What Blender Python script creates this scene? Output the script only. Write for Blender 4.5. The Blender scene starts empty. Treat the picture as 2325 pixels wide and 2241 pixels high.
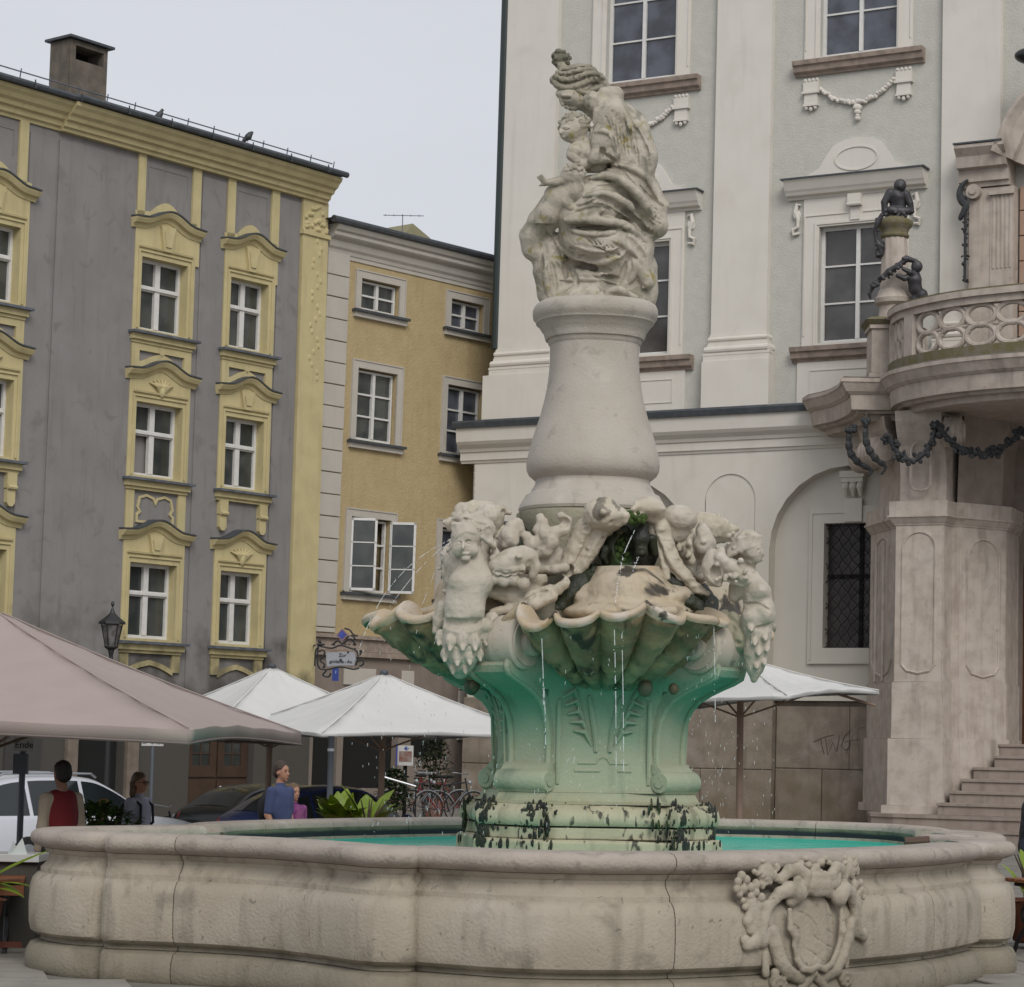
import bpy, math, random, time
import numpy as np
from mathutils import Vector, Matrix
from mathutils.geometry import tessellate_polygon
random.seed(7); rng=np.random.RandomState(7)
T0=time.time()
scn=bpy.context.scene
# ---------------------------------------------------------------- camera, sky, sun, exposure
FPX=5500.; CX=1162.5; CY=1120.5
_p=math.atan(569.5/FPX); _r=math.radians(1.1)
FW=np.array([0,math.cos(_p),math.sin(_p)]); _r0=np.array([1.,0,0]); _u0=np.cross(_r0,FW)
RT=math.cos(_r)*_r0+math.sin(_r)*_u0; UP=-math.sin(_r)*_r0+math.cos(_r)*_u0
CAM=np.array([0,0,1.95])
cd=bpy.data.cameras.new('camera'); cam=bpy.data.objects.new('camera',cd); scn.collection.objects.link(cam)
cam.matrix_world=Matrix(((RT[0],UP[0],-FW[0],CAM[0]),(RT[1],UP[1],-FW[1],CAM[1]),(RT[2],UP[2],-FW[2],CAM[2]),(0,0,0,1)))
cd.sensor_fit='HORIZONTAL'; cd.sensor_width=36; cd.lens=FPX/2325*36; cd.clip_start=.1; cd.clip_end=800
scn.camera=cam
W=bpy.data.worlds.new('World'); scn.world=W; W.use_nodes=True
nt=W.node_tree; nt.nodes.clear()
wo=nt.nodes.new('ShaderNodeOutputWorld'); bg=nt.nodes.new('ShaderNodeBackground'); sky=nt.nodes.new('ShaderNodeTexSky')
sky.sky_type='NISHITA'; sky.sun_disc=False; sky.sun_elevation=math.radians(38); sky.sun_rotation=math.radians(166)
sky.dust_density=6; sky.air_density=1.0; sky.ozone_density=1.5
hs=nt.nodes.new('ShaderNodeHueSaturation'); hs.inputs['Saturation'].default_value=.30
nt.links.new(sky.outputs[0],hs.inputs['Color'])
wc=nt.nodes.new('ShaderNodeTexCoord'); wn=nt.nodes.new('ShaderNodeTexNoise'); wn.inputs['Scale'].default_value=3.2; wn.inputs['Detail'].default_value=5
wm=nt.nodes.new('ShaderNodeMapping'); wm.inputs['Scale'].default_value=(1,1,3.5)
nt.links.new(wc.outputs['Generated'],wm.inputs['Vector']); nt.links.new(wm.outputs[0],wn.inputs['Vector'])
# a closed cloud deck: even pale grey mixed over the sky colour
wr=nt.nodes.new('ShaderNodeMapRange'); wr.inputs['To Min'].default_value=.90; wr.inputs['To Max'].default_value=1.08
nt.links.new(wn.outputs[0],wr.inputs[0])
mxs=nt.nodes.new('ShaderNodeMix'); mxs.data_type='RGBA'; mxs.inputs[0].default_value=.80; mxs.inputs[7].default_value=(7.6,7.85,8.45,1)
nt.links.new(hs.outputs[0],mxs.inputs[6])
sc_=nt.nodes.new('ShaderNodeVectorMath'); sc_.operation='SCALE'
nt.links.new(mxs.outputs[2],sc_.inputs[0]); nt.links.new(wr.outputs[0],sc_.inputs['Scale'])
nt.links.new(sc_.outputs[0],bg.inputs['Color']); bg.inputs['Strength'].default_value=.1; nt.links.new(bg.outputs[0],wo.inputs[0])
sl=bpy.data.lights.new('sun','SUN'); sl.energy=1.45; sl.angle=math.radians(28); sl.color=(1,.965,.90)
sun=bpy.data.objects.new('sun',sl); scn.collection.objects.link(sun)
_e=math.radians(38);_a=math.radians(166)   # sky rotation: clockwise from +Y
sd=Vector((math.sin(_a)*math.cos(_e),math.cos(_a)*math.cos(_e),math.sin(_e)))
sun.rotation_euler=sd.to_track_quat('Z','Y').to_euler()
vs=scn.view_settings; vs.view_transform='Standard'; vs.look='None'; vs.gamma=1; vs.use_curve_mapping=False; vs.exposure=-.02
scn.cycles.max_bounces=6; scn.cycles.diffuse_bounces=3; scn.cycles.use_denoising=True
# ---------------------------------------------------------------- helpers
def ray(x,y): return FW+(x-CX)/FPX*RT-(y-CY)/FPX*UP
def onz(x,y,z):
    d=ray(x,y); return CAM+(z-CAM[2])/d[2]*d
def ony(x,y,Y):
    d=ray(x,y); return CAM+Y/d[1]*d
def link(o): scn.collection.objects.link(o); return o
def tag(o,label=None,cat=None,group=None,kind=None):
    if label:o['label']=label
    if cat:o['category']=cat
    if group:o['group']=group
    if kind:o['kind']=kind
    return o
def thing(name,loc,label,cat,group=None):
    o=bpy.data.objects.new(name,None); link(o); o.location=loc; o.empty_display_size=.3
    return tag(o,label,cat,group)
def wloc(o):
    v=np.zeros(3)
    while o is not None: v+=np.array(o.location); o=o.parent
    return v
def mkmesh(name,V,Fc,mats,mi=None,smooth=False,autos=None):
    me=bpy.data.meshes.new(name); me.from_pydata([tuple(v) for v in V],[],[tuple(f) for f in Fc])
    for m in (mats if isinstance(mats,(list,tuple)) else [mats]): me.materials.append(m)
    if mi is not None: me.polygons.foreach_set('material_index',mi)
    if smooth: me.polygons.foreach_set('use_smooth',[True]*len(me.polygons))
    me.update(); return me
class MB:
    """collects world-space geometry, then links it as one mesh object"""
    def __init__(s): s.v=[];s.f=[];s.m=[]
    def add(s,V,Fc,mi=0):
        b=len(s.v); s.v.extend([tuple(map(float,p)) for p in V])
        for f in Fc: s.f.append(tuple(b+i for i in f)); s.m.append(mi)
        return s
    def box(s,c,dim,M=None,mi=0):
        x,y,z=[d/2 for d in dim]; V=[Vector((sx*x,sy*y,sz*z)) for sz in(-1,1) for sy in(-1,1) for sx in(-1,1)]
        if M is not None: V=[M@v for v in V]
        V=[v+Vector(c) for v in V]
        return s.add(V,[(0,2,3,1),(4,5,7,6),(0,1,5,4),(2,6,7,3),(0,4,6,2),(1,3,7,5)],mi)
    def tube(s,pts,r,n=8,mi=0,cap=True,close=False):
        pts=[Vector(p) for p in pts]; N=len(pts); rs=r if isinstance(r,(list,tuple)) else [r]*N
        V=[];Fc=[]; ref=None
        for i,p in enumerate(pts):
            a=pts[(i-1)%N] if close else pts[max(i-1,0)]; b=pts[(i+1)%N] if close else pts[min(i+1,N-1)]
            t=(b-a).normalized()
            if ref is None: ref=Vector((0,0,1)) if abs(t.z)<.9 else Vector((1,0,0))
            e1=t.cross(ref).normalized(); e2=t.cross(e1).normalized(); ref=e1.cross(t)*1.0
            for k in range(n):
                q=2*math.pi*k/n; V.append(p+(e1*math.cos(q)+e2*math.sin(q))*rs[i])
        for i in range(N if close else N-1):
            j=(i+1)%N
            for k in range(n): Fc.append((i*n+k,j*n+k,j*n+(k+1)%n,i*n+(k+1)%n))
        if cap and not close: Fc+= [tuple(range(n-1,-1,-1)),tuple((N-1)*n+k for k in range(n))]
        return s.add(V,Fc,mi)
    def ball(s,c,r,nu=12,nv=8,mi=0,M=None):
        rr=r if isinstance(r,(list,tuple)) else (r,r,r); V=[];Fc=[]
        for j in range(nv+1):
            th=math.pi*j/nv
            for i in range(nu):
                ph=2*math.pi*i/nu; v=Vector((rr[0]*math.sin(th)*math.cos(ph),rr[1]*math.sin(th)*math.sin(ph),rr[2]*math.cos(th)))
                if M is not None: v=M@v
                V.append(v+Vector(c))
        for j in range(nv):
            for i in range(nu): Fc.append((j*nu+i,(j+1)*nu+i,(j+1)*nu+(i+1)%nu,j*nu+(i+1)%nu))
        return s.add(V,Fc,mi)
    def lathe(s,c,prof,n=32,mi=0,sq=2.0,rot=0,cap=True):
        """prof = [(r,z)], squarish when sq>2"""
        V=[];Fc=[]
        for (r,z) in prof:
            for k in range(n):
                q=2*math.pi*k/n; ca,sa=math.cos(q),math.sin(q)
                m=(abs(ca)**sq+abs(sa)**sq)**(-1/sq); x,y=r*m*ca,r*m*sa
                V.append((c[0]+x*math.cos(rot)-y*math.sin(rot),c[1]+x*math.sin(rot)+y*math.cos(rot),c[2]+z))
        for i in range(len(prof)-1):
            for k in range(n): Fc.append((i*n+k,i*n+(k+1)%n,(i+1)*n+(k+1)%n,(i+1)*n+k))
        if cap: Fc+= [tuple(range(n-1,-1,-1)),tuple((len(prof)-1)*n+k for k in range(n))]
        return s.add(V,Fc,mi)
    def prism(s,poly,z0,z1,mi=0,poly1=None):
        n=len(poly); p1=poly1 or poly
        V=[(x,y,z0) for x,y in poly]+[(x,y,z1) for x,y in p1]
        Fc=[(i,(i+1)%n,n+(i+1)%n,n+i) for i in range(n)]
        t=tessellate_polygon([[Vector((x,y,0)) for x,y in poly]])
        Fc+=[tuple(a) for a in t]+[tuple(n+i for i in reversed(a)) for a in t]
        return s.add(V,Fc,mi)
    def loft(s,rings,mi=0,cap=True,close=True):
        n=len(rings[0]); V=[p for r in rings for p in r]; Fc=[]
        for i in range(len(rings)-1):
            for k in range(n if close else n-1): Fc.append((i*n+k,i*n+(k+1)%n,(i+1)*n+(k+1)%n,(i+1)*n+k))
        if cap: Fc+=[tuple(range(n-1,-1,-1)),tuple((len(rings)-1)*n+k for k in range(n))]
        return s.add(V,Fc,mi)
    def build(s,name,mat,parent=None,smooth=False,label=None,cat=None,group=None,kind=None,bevel=0,loc=None,angle=None):
        base=wloc(parent) if parent is not None else (np.array(loc) if loc is not None else np.zeros(3))
        V=np.array(s.v)-base
        me=mkmesh(name,V,s.f,mat,s.m,smooth)
        if s.m and angle: me.set_sharp_from_angle(angle=math.radians(angle))
        o=bpy.data.objects.new(name,me); link(o)
        if parent is not None: o.parent=parent
        elif loc is not None: o.location=loc
        if bevel:
            b=o.modifiers.new('b','BEVEL'); b.width=bevel; b.segments=2; b.limit_method='ANGLE'
        return tag(o,label,cat,group,kind)
def copy_tree(o,parent=None):
    c=o.copy(); link(c); c.parent=parent
    if parent is None: c.parent=None
    for ch in list(o.children): copy_tree(ch,c)
    return c
# ---------------------------------------------------------------- materials
MC={}
def mat(name,c,rough=.8,c2=None,sc=3,amt=.5,bump=0,bsc=40,streak=0,stc=(.1,.09,.07),ssc=2.5,metal=0,spec=.5,zlow=None,blot=None,det=6,trans=0,alpha=None,drip=None,zk=1.1,top=None):
    """procedural colour: two tones broken up by noise, vertical weather streaks, blotches of another colour, fine bump"""
    if name in MC: return MC[name]
    m=bpy.data.materials.new(name); m.use_nodes=True; n=m.node_tree; N=n.nodes; L=n.links
    b=N['Principled BSDF']; b.inputs['Roughness'].default_value=rough; b.inputs['Metallic'].default_value=metal; b.inputs['Specular IOR Level'].default_value=spec
    geo=N.new('ShaderNodeNewGeometry'); pos=geo.outputs['Position']
    def noise(scale,detail=det,vec=None,dist=0):
        t=N.new('ShaderNodeTexNoise'); t.inputs['Scale'].default_value=scale; t.inputs['Detail'].default_value=detail; t.inputs['Distortion'].default_value=dist
        L.new(vec if vec is not None else pos,t.inputs['Vector']); return t.outputs[0]
    def rmp(s,a,bb,lo=0,hi=1):
        r=N.new('ShaderNodeMapRange'); r.inputs[1].default_value=a; r.inputs[2].default_value=bb; r.inputs[3].default_value=lo; r.inputs[4].default_value=hi; r.interpolation_type='SMOOTHSTEP'
        L.new(s,r.inputs[0]); return r.outputs[0]
    def mix(f,A,B):
        x=N.new('ShaderNodeMix'); x.data_type='RGBA'
        if isinstance(f,(int,float)): x.inputs[0].default_value=f
        else: L.new(f,x.inputs[0])
        for i,q in ((6,A),(7,B)):
            if isinstance(q,tuple): x.inputs[i].default_value=(*q,1)
            else: L.new(q,x.inputs[i])
        return x.outputs[2]
    def mul(a,b_):
        x=N.new('ShaderNodeMath'); x.operation='MULTIPLY'
        for i,q in ((0,a),(1,b_)):
            if isinstance(q,(int,float)): x.inputs[i].default_value=q
            else: L.new(q,x.inputs[i])
        return x.outputs[0]
    m['h']=1
    c2=c2 or tuple(v*.82 for v in c)
    col=mix(mul(rmp(noise(sc),.35,.68),amt),c,c2)
    if streak:
        mp=N.new('ShaderNodeMapping'); mp.inputs['Scale'].default_value=(1,1,.1); L.new(pos,mp.inputs['Vector'])
        col=mix(mul(rmp(noise(ssc*2.2,5,mp.outputs[0]),.5,.78),streak),col,stc)
    if blot:
        for (bc,bs,lo,hi,am) in blot: col=mix(mul(rmp(noise(bs,7,dist=.6),lo,hi),am),col,bc)
    if zlow:   # list of (z0,z1,colour,amount,noisescale): colour grows from z1 down to z0 (tide marks, splash dirt, mineral stains, plain darker bands)
        sx=N.new('ShaderNodeSeparateXYZ'); L.new(pos,sx.inputs[0])
        for (z0,z1,zc,am,ns) in zlow:
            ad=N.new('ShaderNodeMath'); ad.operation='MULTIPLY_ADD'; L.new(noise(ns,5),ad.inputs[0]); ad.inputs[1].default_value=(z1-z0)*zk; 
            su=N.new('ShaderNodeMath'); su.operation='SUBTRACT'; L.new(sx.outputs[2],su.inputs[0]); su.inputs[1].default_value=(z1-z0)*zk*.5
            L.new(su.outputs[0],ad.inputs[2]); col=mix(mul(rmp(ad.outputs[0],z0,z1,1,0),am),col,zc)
    if top:   # lichen that has settled on upward facing stone
        nx=N.new('ShaderNodeSeparateXYZ'); L.new(geo.outputs['Normal'],nx.inputs[0]); col=mix(mul(mul(rmp(nx.outputs[2],.15,.85),rmp(noise(top[1],7),.36,.58)),top[2]),col,top[0])
    if drip:
        for (dc,ds,lo,hi,am,st_) in drip:
            mp=N.new('ShaderNodeMapping'); mp.inputs['Scale'].default_value=(1,1,st_); L.new(pos,mp.inputs['Vector']); col=mix(mul(rmp(noise(ds,8,mp.outputs[0],.4),lo,hi),am),col,dc)
    L.new(col,b.inputs['Base Color'])
    if bump:
        bn=N.new('ShaderNodeBump'); bn.inputs['Strength'].default_value=bump; bn.inputs['Distance'].default_value=.02
        L.new(noise(bsc,8),bn.inputs['Height']); L.new(bn.outputs[0],b.inputs['Normal'])
    if trans: b.inputs['Transmission Weight'].default_value=trans
    if alpha is not None: b.inputs['Alpha'].default_value=alpha
    MC[name]=m; return m
# ---------------------------------------------------------------- facades
class Facade:
    """a wall plane: u runs along it, v up, d out of it towards the square"""
    def __init__(s,O,th,tv,sc=1.0):
        O=CAM+(np.array(O)-CAM)*sc; s.sc=sc
        s.O=np.array(O); t=math.radians(th); s.U=np.array([math.sin(t),math.cos(t),0])*sc; s.V=np.array([tv,0,1.])*sc
        N=np.cross(s.U,[0,0,1.])*1.0; s.N=N if N@(CAM-s.O)>0 else -N; s.flip=(np.cross(s.U,s.V)@s.N)<0
    def P(s,u,v,d=0): return s.O+s.U*u+s.V*v+s.N*d
    def uv(s,x,y,d=0):
        O=s.O+s.N*d; r=ray(x,y); n=np.cross(s.U,s.V); t=((O-CAM)@n)/(r@n); p=CAM+t*r-O
        a=np.linalg.lstsq(np.array([s.U,s.V]).T,p,rcond=None)[0]; return float(a[0]),float(a[1])
    def M4(s,u,v,d=0):
        p=s.P(u,v,d); X=s.U if not s.flip else -s.U
        return Matrix(((X[0],0,s.N[0],p[0]),(X[1],0,s.N[1],p[1]),(X[2],1,s.N[2],p[2]),(0,0,0,1)))
    def box(s,mb,u0,u1,v0,v1,d0,d1,mi=0):
        V=[s.P(u,v,d) for d in(d0,d1) for v in(v0,v1) for u in(u0,u1)]
        F_=[(0,2,3,1),(4,5,7,6),(0,1,5,4),(2,6,7,3),(0,4,6,2),(1,3,7,5)]
        if s.flip: F_=[tuple(reversed(f)) for f in F_]
        return mb.add(V,F_,mi)
    def wall(s,mb,outer,holes=(),d=0,depth=.3,mi=0,rmi=None):
        """flat sheet with openings cut out and reveals going in"""
        loops=[outer]+list(holes); pts=[p for l in loops for p in l]
        t=tessellate_polygon([[Vector((u,v,0)) for u,v in l] for l in loops])
        F_=[]
        for a in t:
            A,B,Cc=[pts[i] for i in a]; cr=(B[0]-A[0])*(Cc[1]-A[1])-(B[1]-A[1])*(Cc[0]-A[0])
            if (cr<0)!=s.flip: a=tuple(reversed(a))
            F_.append(tuple(a))
        mb.add([s.P(u,v,d) for u,v in pts],F_,mi)
        for l in holes:
            n=len(l); V=[s.P(u,v,d) for u,v in l]+[s.P(u,v,d-depth) for u,v in l]
            mb.add(V,[(i,(i+1)%n,n+(i+1)%n,n+i) for i in range(n)],mi if rmi is None else rmi)
        return mb
    def plate(s,mb,poly,d0,d1,mi=0):
        n=len(poly); V=[s.P(u,v,d0) for u,v in poly]+[s.P(u,v,d1) for u,v in poly]
        t=tessellate_polygon([[Vector((u,v,0)) for u,v in poly]])
        ar=sum(poly[i][0]*poly[(i+1)%n][1]-poly[(i+1)%n][0]*poly[i][1] for i in range(n))
        fl=(ar<0)!=s.flip
        F_=[(i,(i+1)%n,n+(i+1)%n,n+i) for i in range(n)]
        if fl: F_=[tuple(reversed(f)) for f in F_]
        mb.add(V,F_,mi)
        mb.add([s.P(u,v,d1) for u,v in poly],[tuple(a) if not((((poly[a[1]][0]-poly[a[0]][0])*(poly[a[2]][1]-poly[a[0]][1])-(poly[a[1]][1]-poly[a[0]][1])*(poly[a[2]][0]-poly[a[0]][0]))<0)!=s.flip) else tuple(reversed(a)) for a in t],mi)
        return mb
    def mould(s,mb,path,prof,mi=0,d=0,close=False):
        """profile [(n,d)] swept along a path in the wall plane; n is measured to the left of the path direction"""
        N=len(path); rings=[]
        for i,(u,v) in enumerate(path):
            a=path[(i-1)%N] if (close or i>0) else None; b=path[(i+1)%N] if (close or i<N-1) else None
            def nr(p,q):
                x,y=q[0]-p[0],q[1]-p[1]; l=math.hypot(x,y) or 1; return (-y/l,x/l)
            n1=nr(a,(u,v)) if a else None; n2=nr((u,v),b) if b else None
            n1=n1 or n2; n2=n2 or n1
            mx,my=n1[0]+n2[0],n1[1]+n2[1]; l=math.hypot(mx,my); mx/=l; my/=l; k=1/max(.35,mx*n1[0]+my*n1[1])
            rings.append([s.P(u+mx*k*a_,v+my*k*a_,d+dd) for a_,dd in prof])
        if close: rings.append(rings[0])
        return mb.loft(rings,mi,cap=not close)
def arc(u0,u1,v0,rise,n=10):
    return [(u0+(u1-u0)*i/n, v0+rise*math.sin(math.pi*i/n)) for i in range(n+1)]
def rect(u0,u1,v0,v1): return [(u0,v0),(u1,v0),(u1,v1),(u0,v1)]
def archpoly(u0,u1,v0,vs_,n=14):
    r=(u1-u0)/2; c=(u0+u1)/2
    return [(u0,v0),(u1,v0)]+[(c+r*math.cos(math.pi*i/n),vs_+r*math.sin(math.pi*i/n)) for i in range(n+1)]
FL=Facade([-8.2350947,53.88638203,5.83554973],38.05,.0037)
FM=Facade([-3.81402618,57.74200249,7.43644759],40.78,.014,1.031)
FR=Facade([7.89902487,60.05805604,4.48739995],118.57,.0104,.95)
# palette
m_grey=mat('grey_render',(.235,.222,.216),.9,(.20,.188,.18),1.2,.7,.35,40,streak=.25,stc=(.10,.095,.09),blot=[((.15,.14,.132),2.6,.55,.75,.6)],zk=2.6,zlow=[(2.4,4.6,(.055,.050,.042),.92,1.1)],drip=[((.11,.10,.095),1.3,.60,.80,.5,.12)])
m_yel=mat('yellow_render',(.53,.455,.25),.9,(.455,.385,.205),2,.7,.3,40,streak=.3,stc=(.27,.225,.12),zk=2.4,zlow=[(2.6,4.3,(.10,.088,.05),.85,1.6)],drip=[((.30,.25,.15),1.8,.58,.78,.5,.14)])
m_och=mat('ochre_roughcast',(.44,.345,.19),.95,(.385,.295,.155),3,.6,.9,16,streak=.2,stc=(.25,.17,.08))
m_cream=mat('cream_render',(.47,.44,.39),.9,(.42,.39,.345),2,.5,.15,50,streak=.12,stc=(.25,.23,.18))
m_ledge=mat('dark_sheet_metal',(.045,.052,.060),.5,(.075,.085,.095),6,.6)
m_lead=mat('grey_lead_sheet',(.12,.135,.16),.5,(.06,.065,.075),5,.7)
m_wht=mat('white_window_paint',(.66,.65,.63),.45,(.55,.54,.52),8,.5)
m_panec=mat('window_glass_grey',(.105,.10,.097),.06,(.045,.043,.043),.9,.9,spec=.6)  # the two mixed tones of these three glasses paint reflections into the panes
m_pane=mat('window_glass',(.03,.036,.036),.06,(.075,.08,.074),1.6,.9,spec=.6)
m_paneb=mat('window_glass_blue',(.095,.105,.13),.06,(.04,.044,.054),1.6,.9,spec=.6)
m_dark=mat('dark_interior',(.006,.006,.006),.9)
m_pal=mat('palace_white_render',(.65,.615,.56),.9,(.60,.565,.51),1.5,.5,.12,60,streak=.10,stc=(.40,.36,.30),zk=1.6,zlow=[(4.2,9.8,(.55,.515,.445),.7,.6)],drip=[((.46,.43,.37),2.4,.58,.82,.40,.08)],blot=[((.54,.50,.45),.9,.55,.75,.5)])
m_palg=mat('palace_green_grey_render',(.50,.492,.445),.95,(.45,.442,.40),4,.6,.6,22,streak=.08,stc=(.26,.26,.22))
m_sill=mat('pinkish_sill_stone',(.34,.27,.225),.9,(.22,.18,.15),5,.8,.3,40,streak=.3,stc=(.14,.12,.09))
m_plin=mat('plinth_stone',(.27,.225,.18),.95,(.18,.15,.118),2.2,.8,.5,30,streak=.4,stc=(.075,.062,.045),blot=[((.32,.28,.25),1.7,.55,.70,.5)],zk=2.,zlow=[(-.3,1.9,(.16,.12,.07),.65,1.5)])
m_roof=mat('roof_tiles',(.09,.08,.075),.9)
# ---------------------------------------------------------------- windows
def window(F,parent,u0,u1,v0,v1,rec,rows,glass,fw=.07,mull=.10,cols=2,trans=None,label=None,openp=None,tint=None):
    """casement window: frame with mullion, transom and glazing bars; each pane a piece of its own"""
    mb=MB(); d0=-rec; w=u1-u0
    F.box(mb,u0,u0+fw,v0,v1,d0-.06,d0+.03); F.box(mb,u1-fw,u1,v0,v1,d0-.06,d0+.03)
    F.box(mb,u0+fw,u1-fw,v0,v0+fw*1.1,d0-.06,d0+.028); F.box(mb,u0+fw,u1-fw,v1-fw,v1,d0-.06,d0+.028)
    c=(u0+u1)/2; F.box(mb,c-mull/2,c+mull/2,v0+fw*1.1,v1-fw,d0-.05,d0+.045)
    ys=[v0+fw*1.1]+[v0+(v1-v0)*r for r in rows]+[v1-fw]
    for r in rows:
        t=.022
        if trans is not None and abs(r-trans)<1e-6:
            t=.065; F.box(mb,u0+fw,u1-fw,v0+(v1-v0)*r-t*.45,v0+(v1-v0)*r+t*.45,d0-.03,d0+.075)
        F.box(mb,u0+fw,c-mull/2,v0+(v1-v0)*r-t,v0+(v1-v0)*r+t,d0-.04,d0+.02); F.box(mb,c+mull/2,u1-fw,v0+(v1-v0)*r-t,v0+(v1-v0)*r+t,d0-.04,d0+.02)
    fr=mb.build('window',m_wht,parent,label=label)
    k=0
    for j in range(len(ys)-1):
        for (a,b) in ((u0+fw,c-mull/2),(c+mull/2,u1-fw)):
            g=MB(); q=d0-.03; e=random.uniform(-.006,.006)
            if openp is not None and k in openp: g.add([F.P(a,ys[j],q-.3),F.P(b,ys[j],q-.3),F.P(b,ys[j+1],q-.3),F.P(a,ys[j+1],q-.3)],[(0,1,2,3)]); g.build('opening',m_dark,fr)
            else:
                g.add([F.P(a,ys[j],q+e),F.P(b,ys[j],q-e),F.P(b,ys[j+1],q-e),F.P(a,ys[j+1],q+e)],[(0,1,2,3)] if not F.flip else [(3,2,1,0)])
                g.build('pane',glass,fr)
            k+=1
    return fr
# ================================================================ THE GREY AND YELLOW HOUSE
base=FL.P(0,0,0); GL=-FL.O[2]-.55
HL=thing('grey_town_house',(base[0],base[1],0),'grey rendered town house with yellow window surrounds, a wide eaves cornice and a big chimney','town house')
A_=(-5.35,-3.90); B_=(-.38,1.05); C_=(2.45,3.72)
rowsL=[(5.22,6.86),(1.93,3.58),(-1.70,-.02)]
holes=[rect(a-.01,b+.01,v0-.01,v1+.01) for (a,b) in (A_,B_,C_) for (v0,v1) in rowsL]
arch_dark=rect(-1.72,-.28,GL+.02,-3.45); door_h=rect(1.70,3.80,GL+.02,-3.62); side_h=rect(-3.62,-2.75,GL+.02,-3.6)
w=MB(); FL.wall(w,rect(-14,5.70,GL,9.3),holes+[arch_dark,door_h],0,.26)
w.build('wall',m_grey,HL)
w=MB(); FL.box(w,-14,5.70,GL,10.0,-9,-.34); w.build('rear_body',m_grey,HL)
w=MB(); FL.box(w,-2.97,4.79,-3.2,9.22,.0,.03); 
# projecting middle bay is read as an edge in the render
w=MB(); FL.wall(w,rect(-2.90,-.60,-3.0,9.0),(),.035,.03); FL.box(w,-2.90,-.60,-3.0,9.0,.0,.034); w.build('wall_panel',m_grey,HL)
w=MB(); FL.box(w,-3.72,-2.98,-3.0,9.0,.0,.03); w.build('wall_panel',m_grey,HL)
for (a,b) in ((1.46,2.22),(4.02,4.76)):
    w=MB(); FL.box(w,a,b,-3.1,9.05,.0,.03); w.build('wall_panel',m_grey,HL)
# corner pilaster
w=MB(); FL.box(w,4.80,5.70,-3.6,8.3,.0,.10); FL.box(w,4.76,5.74,8.3,8.40,.0,.15); FL.box(w,4.80,5.70,8.40,9.2,.0,.08)
for k in range(26):
    a=random.uniform(4.86,5.64); b=random.uniform(8.45,9.1); w.ball(FL.P(a,b,.08),(.07,.05,.06),8,5)
for k in range(22):
    a=5.3+.16*math.sin(k*1.3); b=8.2-k*.16; w.ball(FL.P(a,b,.10),(.05,.03,.07),6,4)
w.build('corner_pilaster',m_yel,HL)
# main cornice
w=MB(); prof=[(-.24,0),(-.24,.05),(-.18,.07),(-.15,.13),(-.05,.16),(-.02,.24),(.06,.28),(.11,.36),(.20,.42),(.26,.49),(.34,.51),(.34,0)]
FL.mould(w,[(-14,9.42),(-2.95,9.42)],[(n,d) for n,d in prof]); 
FL.mould(w,[(-2.95,9.42),(5.60,9.42)],[(n-.006,d+.10 if d else 0) for n,d in prof])
FL.box(w,-14,5.70,9.19,9.5,0,.045); w.build('cornice',m_yel,HL)
w=MB(); w.tube([FL.P(-14,9.83,.58),FL.P(-2.9,9.83,.58)],.075,8); w.tube([FL.P(-2.9,9.835,.68),FL.P(5.68,9.835,.68)],.075,8)
FL.box(w,-14,5.66,9.80,9.86,-3,.55); w.build('gutter',m_ledge,HL)
for k in range(14):
    u=-12+k*1.3; w=MB(); d=.77 if u>-2.9 else .67; w.tube([FL.P(u,9.93,d),FL.P(u+.02,9.74,d)],.016,5); w.build('gutter_bracket',m_ledge,HL)
w=MB(); V=[FL.P(u,v,d) for u,v,d in ((-14,9.87,.6),(5.62,9.87,.6),(5.62,10.75,-5.5),(-14,10.75,-5.5))]; w.add(V,[(0,1,2,3)]); V2=[FL.P(u,v,d) for u,v,d in ((5.62,9.87,.6),(5.62,9.87,-9),(5.62,10.75,-5.5))]; w.add(V2,[(0,1,2)]); w.build('roof',m_roof,HL)
w=MB()
for v in (10.06,): w.tube([FL.P(-14,v,.52),FL.P(5.3,v,.52)],.016,5)
for k in range(24):
    u=-13.5+k*.82; w.tube([FL.P(u,9.86,.48),FL.P(u,10.13,.53)],.014,5); 
w.build('snow_rail',m_lead,HL)
# yellow panel frames up to the cornice, panels between
for (a,b,c,d_) in ((-4.03-1.6,-5.37,-4.03,-3.79),(-.58,-.35,1.13,1.39),(2.27,2.52,3.75,4.01)):
    w=MB(); FL.box(w,a,b,6.9,9.19,.0,.055); w.build('pilaster_strip',m_yel,HL); w=MB(); FL.box(w,c,d_,6.9,9.19,.0,.055); w.build('pilaster_strip',m_yel,HL)
    u0,u1=b+.13,c-.13; w=MB(); pth=[(u0,8.4),(u0,8.95),(u1,8.95),(u1,8.4)]
    FL.mould(w,pth,[(-.01,0),(-.01,.012),(.01,.012),(.01,0)]); 
    w.build('panel_moulding',m_grey,HL)
HP=[(-.13,0),(-.13,.07),(-.06,.10),(-.04,.17),(.03,.22),(.06,.22),(.06,0)]
def hood(F,par,uc,hw,v,rise,mt,ml,sc=1.0,arch_fill=True):
    pth=[(uc-hw,v),(uc-hw*.74,v+.02)]+[(uc+hw*.74*t,v+.02+rise*(math.cos(math.pi*t/1.0)+1)/2) for t in np.linspace(-.9,.9,17)]+[(uc+hw*.74,v+.02),(uc+hw,v)]
    w=MB(); F.mould(w,pth,[(n*sc,d*sc) for n,d in HP]); hd=w.build('window_hood',mt,par)
    w=MB(); F.mould(w,[(a,b+.065*sc) for a,b in pth],[(0,0),(0,.25*sc),(.03,.25*sc),(.045,0)]); w.build('hood_flashing',ml,hd)
    return pth
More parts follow.
